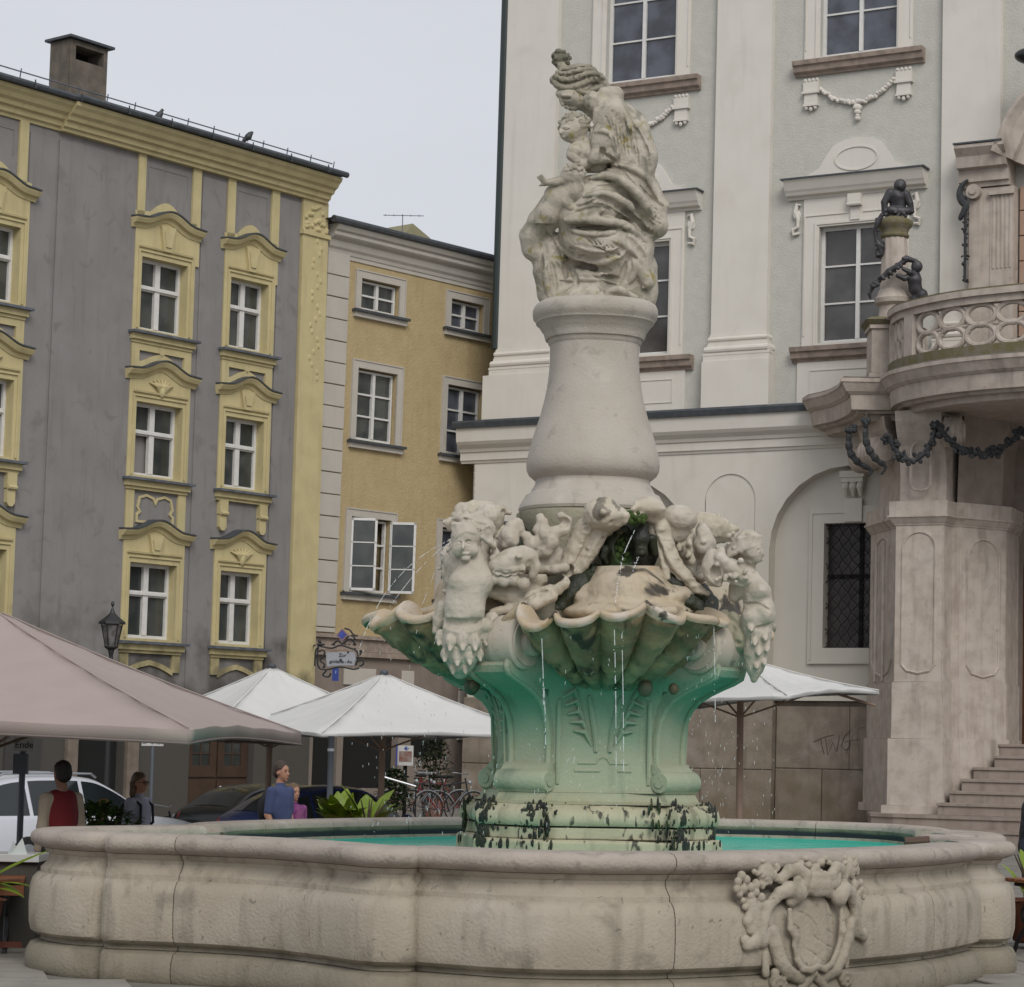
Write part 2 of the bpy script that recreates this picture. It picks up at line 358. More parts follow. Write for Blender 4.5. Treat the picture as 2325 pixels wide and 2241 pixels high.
for ci,(a,b) in enumerate((A_,B_,C_)):
    uc=(a+b)/2; hw=(b-a)/2; sw=hw+.22
    for ri,(v0,v1) in enumerate(rowsL):
        lab=None
        op=None
        if ci==1 and ri==1: op=(0,)
        window(FL,HL,a,b,v0,v1,.22,[.60],m_pane,.075,.15,trans=.60,openp=op)
        # surround
        hv=v1+.76 if ri==0 else (v1+.62 if ri==1 else v1+.62)
        rise=.24
        outer=[(uc-sw,v0-.06),(uc+sw,v0-.06),(uc+sw,hv-.05)]+[(uc+sw*t,hv-.05+rise*(math.cos(math.pi*t)+1)/2) for t in np.linspace(.85,-.85,15)]+[(uc-sw,hv-.05)]
        w=MB(); FL.wall(w,outer,[rect(a,b,v0,v1)],.06,.285); 
        n=len(outer); w.add([FL.P(u,v,0) for u,v in outer]+[FL.P(u,v,.06) for u,v in outer],[(i,(i+1)%n,n+(i+1)%n,n+i) for i in range(n)])
        # eared inner architrave
        FL.mould(w,[(a-.10,v0),(a-.10,v1+.13),(b+.10,v1+.13),(b+.10,v0)],[(-.02,0),(-.02,.035),(.02,.035),(.02,0)],d=.06)
        FL.mould(w,[(a-.12,v1+.21),(b+.12,v1+.21)],[(-.02,0),(-.01,.05),(.03,.06),(.03,0)],d=.06)
        sur=w.build('window_surround',m_yel,HL)
        w=MB(); top=hv+rise-.22; bot=v1+.20
        if (ci+ri)%3==0 or ri==0:   # tapered keystone
            FL.plate(w,[(uc-.12,bot),(uc+.12,bot),(uc+.22,top),(uc-.22,top)],.06,.14); FL.plate(w,[(uc-.08,bot+.1),(uc+.08,bot+.1),(uc+.14,top-.12),(uc-.14,top-.12)],.14,.17)
        else:                        # fan of leaves
            for k in range(7):
                t=(k-3)/3; w.tube([FL.P(uc,bot,.07),FL.P(uc+.16*t,bot+.2,.12),FL.P(uc+.36*t,bot+.36-.10*t*t,.08)],[.03,.05,.02],6)
            w.ball(FL.P(uc,bot+.08,.10),(.08,.08,.14))
        w.build('keystone',m_yel,sur)
        hood(FL,HL,uc,hw+.36,hv,rise,m_yel,m_ledge,1.15)
        if ri==0:
            w=MB(); FL.mould(w,[(uc-sw-.02,hv+.12),(uc-hw*.7,hv+.16)]+[(uc+hw*.8*t,hv+.14+(rise+.06)*(math.cos(math.pi*t)+1)/2) for t in np.linspace(-.85,.85,15)]+[(uc+hw*.7,hv+.16),(uc+sw+.02,hv+.12)],[(-.10,0),(-.10,.055),(.13,.055),(.13,0)]); w.build('panel_border',m_yel,HL)
        # sill and apron
        w=MB(); FL.box(w,uc-hw-.32,uc+hw+.30,v0-.13,v0-.075,.0,.27); w.build('window_sill',m_lead,HL)
        w=MB(); FL.box(w,uc-hw-.26,uc+hw+.24,v0-.26,v0-.13,.0,.16); FL.box(w,uc-hw-.22,uc+hw+.20,v0-.33,v0-.26,.0,.10)
        e0=v0-.33
        if ri==0:
            e1=rowsL[1][1]+.80
            FL.box(w,uc-hw-.2,uc-hw+.02,e1-.05,e0,.0,.07); FL.box(w,uc+hw-.02,uc+hw+.2,e1-.05,e0,.0,.07); FL.box(w,uc-hw+.02,uc+hw-.02,e0-.16,e0,.0,.068)
            FL.mould(w,[(uc-hw,e1-.02)]+[(uc+hw*t,e1-.02+.22*(math.cos(math.pi*t)+1)/2) for t in np.linspace(-.8,.8,11)]+[(uc+hw,e1-.02)],[(-.16,0),(-.16,.066),(.12,.066),(.12,0)])
            FL.plate(w,[(uc-.10,e0-.15),(uc,e0-.26),(uc+.10,e0-.15)],.0,.066)
        elif ri==1 and ci==1:
            e1=rowsL[2][1]+.70
            FL.box(w,uc-hw-.2,uc-hw+.04,e1-.1,e0,.0,.06); FL.box(w,uc+hw-.04,uc+hw+.2,e1-.1,e0,.0,.06)
            c0,c1=e1+.22,e0-.10; q=hw-.16
            pt=[(uc-q,c0),(uc+q,c0),(uc+q,c0+.15),(uc+q-.09,c0+.22),(uc+q-.02,c0+.32),(uc+q-.08,c1-.06),(uc+.28,c1),(uc+.06,c1-.06),(uc,c1-.16),(uc-.06,c1-.06),(uc-.28,c1),(uc-q+.08,c1-.06),(uc-q+.02,c0+.32),(uc-q+.09,c0+.22),(uc-q,c0+.15)]
            FL.mould(w,pt,[(-.028,0),(-.028,.04),(.028,.04),(.028,0)],close=True)
        elif ri==1:
            for sx in (-1,1):
                x=uc+sx*(hw+.02); FL.plate(w,[(x-.13,e0-.32),(x+.13,e0-.32),(x+.13,e0),(x-.13,e0)],0,.12)
                FL.plate(w,[(x-.11,e0-.62),(x-.05,e0-.70),(x+.05,e0-.70),(x+.11,e0-.62),(x+.11,e0-.33),(x-.11,e0-.33)],0,.10); w.tube([FL.P(x-.12,e0-.30,.12),FL.P(x+.12,e0-.30,.12)],.05,8)
        else:
            FL.box(w,uc-hw-.2,uc-hw+.05,e0-.4,e0,.0,.06); FL.box(w,uc+hw-.05,uc+hw+.2,e0-.4,e0,.0,.06)
            FL.mould(w,[(uc-hw,e0-.42)]+[(uc+hw*t,e0-.36+.16*(math.cos(math.pi*t)+1)/2) for t in (-.7,-.4,0,.4,.7)]+[(uc+hw,e0-.42)],[(-.05,0),(-.05,.05),(.06,.05),(.06,0)])
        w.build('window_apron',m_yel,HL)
# inward-tilted sash on the second row, right window
w=MB(); FL.box(w,C_[0]+.09,C_[0]+.14,1.98,2.90,-.22,-.10); w.build('open_sash',m_wht,HL)
# ground floor: dark passage, stone jambs, brown double door
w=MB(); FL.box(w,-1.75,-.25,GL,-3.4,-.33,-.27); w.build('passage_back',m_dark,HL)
for s_,(a,b) in ((0,(-2.02,-1.72)),(1,(-.28,.06))):
    w=MB(); FL.box(w,a,b,GL,-3.3,.0,.10); w.build('door_jamb',mat('jamb_stone',(.19,.155,.125),.9,(.13,.10,.08),4,.7,.3),HL)
m_door=mat('brown_door_paint',(.062,.036,.022),.55,(.045,.026,.016),3,.7,.1,30,streak=.3,stc=(.03,.02,.014))
dr=MB(); FL.box(dr,1.70,3.80,GL,-3.62,-.26,-.20); dr=dr.build('door',m_door,HL)
for (a,b) in ((1.76,2.72),(2.78,3.74)):
    w=MB(); FL.box(w,a,b,GL+.1,-4.82,-.199,-.155); w.build('door_panel',m_door,dr)
    w=MB(); 
    for r in ((a,a+.20,-4.76,-3.66),(b-.20,b,-4.76,-3.66),(a+.20,b-.20,-4.76,-4.50),(a+.20,b-.20,-3.96,-3.66)): FL.box(w,*r,-.199,-.155)
    FL.box(w,(a+b)/2-.015,(a+b)/2+.015,-4.50,-3.96,-.19,-.17); FL.box(w,a+.2,b-.2,-4.24,-4.21,-.19,-.171)
    w.build('door_panel',m_door,dr)
    w=MB(); FL.box(w,a+.2,b-.2,-4.5,-3.96,-.198,-.19); w.build('pane',m_pane,dr)
w=MB(); w.ball(FL.P(2.86,-5.0,-.12),.035); w.build('door_handle',m_wht,dr)
w=MB(); FL.box(w,-3.7,-2.72,GL,-3.5,.0,.05); w.build('shutter_board',mat('dark_boards',(.05,.047,.045),.9),HL)
# chimney (kept part of the house)
m_ch=mat('chimney_render',(.155,.13,.105),.95,(.09,.078,.065),2.5,.9,.4,20,streak=.5,stc=(.06,.05,.045))
w=MB(); D0,D1=-3.0,-3.7; a0,a1=-.08,1.10
FL.wall(w,rect(a0,a1,9.6,12.46),[rect(.10,.98,12.0,12.34)],D0,.2); FL.box(w,a0,a1,9.6,11.98,D1,D0-.02); FL.box(w,a0,a0+.12,11.98,12.46,D1,D0-.02); FL.box(w,a1-.08,a1,11.98,12.46,D1,D0-.02)
FL.box(w,a0+.13,a1-.09,12.36,12.46,D1,D0-.03)
ch=w.build('chimney',m_ch,HL); w=MB(); FL.box(w,a0-.10,a1+.12,12.47,12.53,D1-.1,D0+.12); w.build('chimney_cap',m_ledge,ch)
w=MB(); FL.box(w,a0+.25,a1-.09,11.99,12.36,D1+.05,D1+.1); w.build('flue',m_dark,ch)

# ================================================================ THE OCHRE HOUSE
m_gf=mat('shop_front_render',(.235,.195,.165),.9,(.19,.155,.13),2,.7,.3,30,streak=.3,stc=(.12,.10,.08))
base=FM.P(1,0,0); GM=-FM.O[2]/FM.sc-.55
HM=thing('ochre_town_house',(base[0],base[1],0),'ochre roughcast town house with pale quoins and a plain pale cornice','town house')
wm_=[(-.02,1.33,5.66-.76,5.66),(3.22,4.46,4.92,5.66),(-.02,1.36,1.73,3.47),(3.20,4.55,1.73,3.47),(-.04,1.33,-1.92,-.13),(3.18,4.5,-1.92,-.13)]
shop=[rect(.0,1.9,-6.6,-4.4),rect(2.35,3.75,-5.85,-4.6),rect(-1.0,-.2,GM+.02,-4.6)]
w=MB(); FM.wall(w,rect(-1.22,9,-3.2,6.3),[rect(*q) for q in wm_],0,.22); w.build('wall',m_och,HM); w=MB(); FM.wall(w,rect(-1.22,9,GM,-3.2),shop,0,.22); w.build('ground_floor_wall',m_gf,HM)
w=MB(); FM.box(w,-1.22,9,GM,6.3,-8,-.5); w.build('rear_body',m_och,HM)
for q in shop:
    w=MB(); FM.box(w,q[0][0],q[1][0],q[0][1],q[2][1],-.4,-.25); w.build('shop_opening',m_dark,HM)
for i,(a,b,v0,v1) in enumerate(wm_):
    fr=window(FM,HM,a+.03,b-.03,v0+.02,v1-.03,.14,[.5] if i<2 else [.345,.66],m_pane if i%2==0 else m_paneb,.05,.09,openp=(0,1,2,3,4,5) if i==4 else None)
    w=MB(); o=.17
    FM.wall(w,rect(a-o,b+o,v0-.02,v1+o),[rect(a,b,v0,v1)],.04,.05); FM.mould(w,[(a-o,v0),(a-o,v1+o),(b+o,v1+o),(b+o,v0)],[(0,0),(0,.06),(.03,.06),(.03,0)],d=.0); w.build('window_surround',m_cream,HM)
    w=MB(); FM.box(w,a-.27,b+.27,v0-.09,v0-.03,0,.18); w.build('window_sill',m_ledge,HM); w=MB(); FM.box(w,a-.23,b+.23,v0-.21,v0-.09,0,.10); w.build('sill_course',m_cream,HM)
    if i==4:   # opened casements
        for c in fr.children: pass
        w=MB(); 
        def sash(mb,P0,P1,v0_,v1_):
            P0=np.array(P0);P1=np.array(P1);n=3
            for (t0,t1,a0,a1) in ((0,.09,0,1),(.91,1,0,1),(0,1,0,.035),(0,1,.965,1),(0,1,.33,.345),(0,1,.655,.67)):
                p=P0+(P1-P0)*t0; q=P0+(P1-P0)*t1; h=v1_-v0_; nn=np.cross(P1-P0,[0,0,1]); nn=nn/np.linalg.norm(nn)*.02
                V=[]
                for s_ in(-1,1):
                    for (pp,vv) in ((p,a0),(q,a0),(q,a1),(p,a1)): V.append(pp+nn*s_+FM.V*(v0_+h*vv))
                mb.add(V,[(0,1,2,3),(7,6,5,4),(0,4,5,1),(1,5,6,2),(2,6,7,3),(3,7,4,0)])
        X=lambda u,d: FM.P(u,0,d)
        for nm,(p,q) in enumerate(((X(-.02,.0),X(.45,.42)),(X(1.33,.0),X(1.75,.48)))):
            w=MB(); sash(w,p,q,-1.90,-.16); so=w.build('open_casement',m_wht,HM)
            g=MB(); g.add([p+FM.V*-1.85,q+FM.V*-1.85,q+FM.V*-.2,p+FM.V*-.2],[(0,1,2,3)]); g.build('pane',m_pane,so)
        w=MB(); FM.box(w,.55,.98,-1.92,-.13,-.45,-.2); w.build('curtain',mat('yellow_curtain',(.30,.23,.06),.9,(.16,.12,.03),5,.8),HM)
# quoins
jv=[6.14]+[5.58-.525*k for k in range(17)]
jv=[v for v in jv if v>-3.0]+[-2.95]
for i in range(len(jv)-1):
    w=MB(); FM.box(w,-1.21,-.47,jv[i+1]+.012,jv[i]-.012,0,.06+.006*(i%2)); w.build('quoin_stone',m_cream,HM,bevel=.012)
for i in range(4):
    for (a,b) in ((-.1,1.0),(1.9,2.35),(4.0,4.5)):
        w=MB(); v1=-3.75-.42*i; 
        if b==1.0 and i>0: continue
        if a==1.9 and v1<-5: continue
        FM.box(w,a+.01,b-.01,v1-.40,v1,0,.05); w.build('quoin_stone',m_cream,HM,bevel=.012)
w=MB(); FM.box(w,-1.21,9,-3.06,-2.97,0,.14); FM.box(w,-1.21,9,-3.35,-3.07,0,.05); FM.box(w,-1.21,9,-3.48,-3.36,0,.12); w.build('string_course',m_sill,HM)
w=MB(); FM.mould(w,[(-1.25,6.2),(9,6.2)],[(-.08,0),(-.08,.05),(.0,.07),(.06,.12),(.20,.16),(.26,.26),(.30,.30),(.38,.30),(.42,.36),(.5,.40),(.55,.40),(.55,0)]); FM.box(w,-1.22,9,6.02,6.12,0,.03); w.build('cornice',m_cream,HM)
w=MB(); w.tube([FM.P(-1.45,6.82,.42),FM.P(9,6.82,.42)],.09,8); V=[FM.P(*q) for q in ((-1.5,6.84,.42),(9,6.84,.42),(9,6.95,-4),(-1.5,6.95,-4))]; w.add(V,[(0,1,2,3)]); w.build('roof',m_ledge,HM)
w=MB(); pc=FM.P(3.4,7.55,-1.2)
V=[FM.P(2.1,6.9,-1.0),FM.P(4.6,6.9,-1.0),FM.P(3.2,7.75,-1.4),FM.P(2.1,6.9,-3.0),FM.P(4.6,6.9,-3.0),FM.P(3.2,7.75,-3.0)]; w.add(V,[(0,1,2),(0,2,5,3),(1,4,5,2)]); w.build('dormer',mat('dormer_render',(.24,.22,.13),.9),HM)
w=MB(); q=FM.P(2.2,7.0,-.8); w.tube([q,q+np.array([0,0,.75])],.012,5); w.tube([q+np.array([-.5,0,.72]),q+np.array([.55,0,.72])],.01,5)
for k in range(5): w.tube([q+np.array([-.45+.22*k,-.12,.72]),q+np.array([-.45+.22*k,.12,.72])],.006,4)
w.build('aerial',m_lead,HM)
# red geranium-like plants and dark shutters in the ground floor are built later
# ================================================================ THE PALACE
GR=-FR.O[2]/FR.sc-.5; Z=lambda z:z-4.48739995
base=FR.P(0,0,0)
HR=thing('white_palace',(base[0],base[1],0),'white and pale green baroque palace with giant pilasters, draped garlands and a metal covered ledge','palace')
wins=[(-.46,1.59,15.03,18.2),(-.40,1.55,7.64,10.62),(-6.56,-4.51,15.03,18.2),(-6.50,-4.55,7.64,10.62)]
w=MB(); FR.wall(w,rect(-9.6,14,5.9,19),[rect(*q) for q in wins],0,.22); w.build('upper_wall',m_palg,HR)
w=MB(); FR.box(w,-9.6,14,5.5,19,-9,-.5); FR.box(w,-10.24,14,GR,5.5,-9,-1.2); w.build('rear_body',m_pal,HR)
for k,q in enumerate(wins):
    a,b,v0,v1=q; top=k%2==0
    window(FR,HR,a,b,v0,v1,.20,[.36,.70] if top else [.345,.665],m_paneb if top else m_panec,.085,.10)
    c=(a+b)/2
    # flat surround
    w=MB(); o=.42; vt=v1+(.5 if top else .80)
    FR.wall(w,rect(a-o,b+o,v0-.05,vt),[rect(a,b,v0,v1)],.06,.07)
    FR.box(w,a-o,a-o+.02,v0-.05,vt,0,.059); FR.box(w,b+o-.02,b+o,v0-.05,vt,0,.059)
    FR.mould(w,[(a-.08,v0-.05),(a-.08,v1+.08),(b+.08,v1+.08),(b+.08,v0-.05)],[(-.03,0),(-.03,.03),(.03,.03),(.03,0)],d=.06)
    FR.mould(w,[(a-o+.05,v0+.2),(a-o+.05,v1+.30),(c-.2,v1+.30)],[(-.015,0),(-.015,.025),(.015,.025),(.015,0)],d=.06); FR.mould(w,[(c+.2,v1+.30),(b+o-.05,v1+.30),(b+o-.05,v0+.2)],[(-.015,0),(-.015,.025),(.015,.025),(.015,0)],d=.06)
    w.build('window_surround',m_pal,HR)
    # sill
    w=MB(); FR.mould(w,[(a-.66,v0-.17),(b+.74,v0-.17)],[(-.30,0),(-.30,.08),(-.25,.10),(-.20,.20),(-.06,.23),(-.04,.29),(.07,.31),(.08,.29),(.08,0)])
    w.build('window_sill',m_sill,HR)
    if top:
        for s_ in (-1,1):      # fringed brackets
            x=c+s_*1.235; w=MB(); FR.box(w,x-.21,x+.21,14.13,14.44,0,.10)
            for j in range(4): w.ball(FR.P(x-.16+.107*j,14.44,.08),(.05,.05,.05),8,5)
            FR.box(w,x-.235,x+.235,14.09,14.15,0,.15); FR.plate(w,[(x-.19,13.80),(x+.19,13.80),(x+.17,14.09),(x-.17,14.09)],0,.10); FR.box(w,x-.20,x+.20,13.76,13.81,0,.14)
            for j in range(3): w.ball(FR.P(x-.12+.12*j,13.73-.04*(j==1),.08),(.05,.05,.06),8,5)
            w.build('bracket',m_pal,HR)
        w=MB(); pts=[(c+1.0*t,13.72+.50*t*t) for t in np.linspace(-1,1,17)]
        w.tube([FR.P(u,v,.05) for u,v in pts],.045,6)
        for j in range(30):
            t=-.97+j*.067; w.ball(FR.P(c+t,13.72+.5*t*t+random.uniform(-.035,.035),.08),(random.uniform(.05,.085),.05,random.uniform(.04,.07)),8,5)
        for j,(dv,r) in enumerate(((-.08,.12),(-.2,.09),(-.3,.06),(-.37,.08))): w.ball(FR.P(c+.03,13.68+dv,.08),(r,.06,r*.7),8,6)
        w.build('garland',m_pal,HR)
    else:
        # hood with crest above the piano nobile window
        w=MB(); FR.mould(w,[(c-1.83,11.62),(c+1.85,11.62)],[(-.26,0),(-.26,.08),(-.20,.10),(-.17,.22),(-.10,.26),(-.05,.30),(.12,.38),(.20,.42),(.20,0)]); 
        hd=w.build('window_hood',m_pal,HR)
        w=MB(); FR.box(w,c-1.90,c+1.90,11.822,11.86,0,.46); w.build('hood_flashing',m_ledge,hd)
        w=MB(); pl=[(c-1.35,11.87),(c+1.35,11.87),(c+1.32,11.97),(c+1.0,12.12),(c+.82,12.42),(c+.62,12.68),(c+.3,12.80),(c,12.83),(c-.3,12.80),(c-.62,12.68),(c-.82,12.42),(c-1.0,12.12),(c-1.32,11.97)]
        FR.plate(w,pl,0,.07); FR.mould(w,[(c+.56*math.cos(t),12.30+.30*math.sin(t)) for t in np.linspace(0,2*math.pi,25)[:-1]],[(-.018,0),(-.018,.025),(.018,.025),(.018,0)],d=.07,close=True); w.build('crest',m_pal,HR)
        w=MB(); FR.box(w,c-.16,c+.18,11.08,11.36,.06,.24); w.tube([FR.P(c-.18,11.10,.20),FR.P(c+.20,11.10,.20)],.05,8); FR.box(w,c-.12,c+.12,10.72,11.05,.06,.12); w.build('keystone',m_pal,HR)
        for s_ in (-1,1):
            w=MB(); x=c+s_*1.52
            w.tube([FR.P(x-s_*.02,10.50,.05),FR.P(x+s_*.14,10.47,.07),FR.P(x+s_*.16,10.60,.07),FR.P(x+s_*.03,10.66,.07),FR.P(x+s_*.02,10.85,.07),FR.P(x+s_*.10,11.05,.07),FR.P(x+s_*.06,11.25,.06),FR.P(x-s_*.04,11.22,.05)],[.03,.05,.05,.045,.05,.06,.05,.03],7)
            w.ball(FR.P(x+s_*.06,10.98,.05),(.10,.04,.12)); w.build('scroll',m_pal,HR)
        # pedestal field below the sill
        w=MB(); FR.box(w,c-1.5,c+1.5,6.05,7.17,0,.07); FR.mould(w,[(c-1.15,6.35),(c+1.15,6.35),(c+1.15,6.95),(c-1.15,6.95)],[(-.012,0),(-.012,.02),(.012,.02),(.012,0)],d=.07,close=True); w.build('apron_panel',m_pal,HR)
for (a,b) in ((-9.55,-7.95),(-3.27,-1.73),(2.83,4.32),(9.1,10.6)):
    w=MB(); FR.box(w,a,b,7.95,19,0,.18); pl_=w.build('pilaster',m_pal,HR)
    w=MB(); 
    for (v0,v1,o,d) in ((7.30,7.45,.14,.32),(6.05,7.30,.16 if a>-9 else .30,.36)): FR.box(w,a-o,b+o,v0,v1,0,d)
    def ringm(v,o,d,r): 
        pth=[FR.P(a-o,v,0),FR.P(a-o,v,.18+d),FR.P(b+o,v,.18+d),FR.P(b+o,v,0)]; w.tube(pth,r,10)
    for k in range(9):
        t=k/8; v=7.45+.5*t; o=.13*(1-t)**1.6+.02; 
        FR.box(w,a-o,b+o,v,v+.06,0,.18+o)
    ringm(7.60,.09,.09,.085); ringm(7.88,.03,.03,.06)
    w.build('pilaster_base',m_pal,pl_)
# ledge and main band
w=MB(); V=[]
FR.mould(w,[(-10.62,5.6),(14,5.6)],[(-.62,0),(-.62,.03),(-.56,.05),(-.54,.09),(-.34,.09),(-.32,.13),(-.24,.16),(-.14,.28),(-.06,.34),(.30,.37),(.33,.40),(.33,0)]); w.build('cornice',m_pal,HR)
w=MB(); FR.mould(w,[(-10.70,5.99),(14,5.99)],[(-.09,.30),(-.09,.44),(.05,.47),(.10,.44),(.16,.10),(.16,0)]); w.build('ledge_flashing',m_ledge,HR)
for (a,b) in ((-9.85,-7.8),(-3.45,-1.55)):
    w=MB(); FR.box(w,a,b,6.0,6.10,.05,.44); w.build('ledge_flashing',m_ledge,HR)
w=MB(); w.tube([FR.P(-9.62,8.05,.12),FR.P(-9.62,19,.12)],.115,10); w.build('downpipe',mat('green_black_pipe',(.018,.030,.028),.45),HR)
# lower storey: arched recesses
archR=archpoly(-1.62,2.52,-2.0,2.45); archL=archpoly(-7.66,-3.82,-2.0,2.45); nic=archpoly(-3.42,-2.02,-.9,3.73)
w=MB(); FR.wall(w,rect(-10.24,4.56,-1.32,5.25),[archpoly(-1.62,2.52,-1.31,2.45),archpoly(-7.66,-3.82,-1.31,2.45),nic],.0,.05)
for s_ in ((-1.62,2.52),(-7.66,-3.82)):
    l=archpoly(s_[0],s_[1],-1.31,2.45,24); n=len(l); V=[FR.P(u,v,-.04) for u,v in l]+[FR.P(u,v,-.45) for u,v in l]; w.add(V,[(i,(i+1)%n,n+(i+1)%n,n+i) for i in range(n)])
FR.box(w,-3.40,-2.04,-1.0,4.45,-.06,-.035); FR.box(w,-10.24,-10.2,-1.32,5.25,-1.2,0); w.build('lower_wall',m_pal,HR)
gw=[(-.27,1.26,.0,3.12),(-6.5,-4.9,.0,3.12)]
w=MB(); FR.wall(w,rect(-8.2,3.0,-3,5.2),[rect(*q) for q in gw],-.40,.30); w.build('recess_wall',m_pal,HR)
for q in gw:
    a,b,v0,v1=q; c=(a+b)/2
    w=MB(); FR.wall(w,rect(a-.40,b+.40,v0-.39,v1+.42),[rect(a,b,v0,v1)],-.30,.10); n4=rect(a-.40,b+.40,v0-.39,v1+.42); w.add([FR.P(u,v,-.40) for u,v in n4]+[FR.P(u,v,-.30) for u,v in n4],[(i,(i+1)%4,4+(i+1)%4,4+i) for i in range(4)])
    FR.mould(w,[(a-.32,v0-.3),(a-.32,v1+.26),(c-.22,v1+.26)],[(-.015,0),(-.015,.03),(.015,.03),(.015,0)],d=-.30)
    w.build('window_surround',m_pal,HR)
    w=MB(); FR.plate(w,[(c-.21,v1+.02),(c+.25,v1+.02),(c+.25,v1+.6),(c-.21,v1+.6)],-.31,-.22); FR.box(w,c-.30,c+.34,v1+1.12,v1+1.28,-.4,-.08); FR.box(w,c-.26,c+.30,v1+1.0,v1+1.12,-.4,-.12)
    for j in range(3): w.tube([FR.P(c-.17+.19*j,v1+1.0,-.25),FR.P(c-.17+.19*j,v1+.86,-.16),FR.P(c-.17+.19*j,v1+.66,-.26)],[.09,.085,.04],8)
    w.build('keystone',m_pal,HR)
    w=MB(); FR.box(w,a,b,v0,v1,-.66,-.64); wd=w.build('window',mat('dark_lattice_window',(.035,.028,.026),.35,(.07,.055,.055),2,.8),HR)
    w=MB(); FR.box(w,c+.08,c+.18,v0,v1,-.63,-.58); FR.box(w,a,c+.08,1.75,1.85,-.63,-.58); FR.box(w,c+.18,b,1.75,1.85,-.63,-.58); w.build('mullion',m_dark,wd)
    # wrought lattice, s-curved bars
    w=MB(); st=.255
    m_iron=mat('wrought_iron',(.016,.016,.017),.55)
    H_=v1-v0; Wd=b-a
    for sgn in (1,-1):
        k0=-14
        for k in range(-14,22):
            pts=[]
            u=a+k*st*1.0
            for j in range(0,45):
                t=j/44*H_; uu=u+sgn*t*.78 if sgn>0 else u+Wd*0+ (H_-t)*.78
                uu+=.02*math.sin(t*2*math.pi/ (st*1.28)); 
                if a-.01<=uu<=b+.01: pts.append(FR.P(uu,v0+t,-.46))
                elif pts: break
            if len(pts)>2: w.tube(pts,.0125,4)
    w.build('lattice',m_iron,wd)
# plinth of big blocks
w=MB(); FR.box(w,-10.2,-1.42,GR,-1.33,-.4,.02); FR.box(w,-1.42,4.56,GR,-1.33,-.9,-.22); FR.box(w,9.2,14,GR,5.25,-.9,0); w.build('plinth_core',m_plin,HR)
ub=[-10.26,-8.4,-6.4,-5.0,-3.33,-1.40]
for r,(v0,v1) in enumerate(((GR,-3.05),(-3.05,-1.30))):
    us=ub if r==0 else [-10.26,-7.7,-5.6,-3.9,-1.40]
    for i in range(len(us)-1):
        w=MB(); FR.box(w,us[i]+.006,us[i+1]-.006,v0+.006,v1-.006,.02,.13+random.uniform(-.012,.012)); w.build('plinth_stone',m_plin,HR,bevel=.02)
for r,(v0,v1) in enumerate(((GR,-3.0),(-3.0,-1.45))):
    us=[-1.40,-.16,1.6,3.2] if r==0 else [-1.40,.55,3.2]
    for i in range(len(us)-1):
        w=MB(); FR.box(w,us[i]+.006,us[i+1]-.006,v0+.006,v1-.006,-.22,-.12+random.uniform(-.012,.012)); w.build('plinth_stone',m_plin,HR,bevel=.02)
# scratched tag on the plinth
w=MB()
def stroke(pts,r=.007,d=.0):
    w.tube([FR.P(u,v,-.112) for u,v in pts],r,4)
g0=[(z5x,z5y) for z5x,z5y in ()]
def gp(x,y): return FR.uv(1550+x/2.246,1400+y/2.246,-.11)
for st_ in (((665,640),(720,615),(770,603)),((705,625),(712,670),(722,700)),((728,620),(740,705),(765,640),(785,690),(800,605)),((865,575),(825,610),(808,660),(830,682),(858,655),(850,630),(826,640)),((835,700),(870,600),(893,590),(890,640)),((850,632),(905,627)),((890,575),(940,560),(960,540))):
    stroke([gp(*p) for p in st_])
w.build('scratched_tag',mat('scratch',(.085,.07,.058),.9),HR)

# ================================================================ THE PORTAL WITH ITS BALCONY
PT=thing('balcony_portal',FR.P(3.5,GR,3.4),'tall carved stone portal with canted piers, carrying a curved openwork balcony','portal')
m_por=mat('portal_stone',(.47,.41,.355),.85,(.37,.315,.27),3.5,.85,.3,35,streak=.45,stc=(.21,.165,.135),blot=[((.50,.45,.41),2.0,.48,.72,.5),((.26,.19,.155),5,.60,.76,.45)],drip=[((.16,.13,.105),2.2,.58,.75,.55,.16)])
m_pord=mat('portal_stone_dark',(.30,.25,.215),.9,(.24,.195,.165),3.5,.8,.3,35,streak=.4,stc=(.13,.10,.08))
m_moss=mat('mossy_stone',(.135,.12,.055),.95,(.18,.155,.12),5,.9,.6,30)
def offs(path,o,closed=False):
    out=[];n=len(path)
    for i,(x,y) in enumerate(path):
        a=path[i-1] if (i>0 or closed) else None; b=path[(i+1)%n] if (i<n-1 or closed) else None
        def nr(p,q):
            dx,dy=q[0]-p[0],q[1]-p[1]; l=math.hypot(dx,dy) or 1; return(-dy/l,dx/l)
        n1=nr(a,(x,y)) if a else None; n2=nr((x,y),b) if b else None; n1=n1 or n2; n2=n2 or n1
        mx,my=n1[0]+n2[0],n1[1]+n2[1]; l=math.hypot(mx,my) or 1; mx/=l;my/=l;k=1/max(.5,mx*n1[0]+my*n1[1]); out.append((x+mx*k*o,y+my*k*o))
    return out
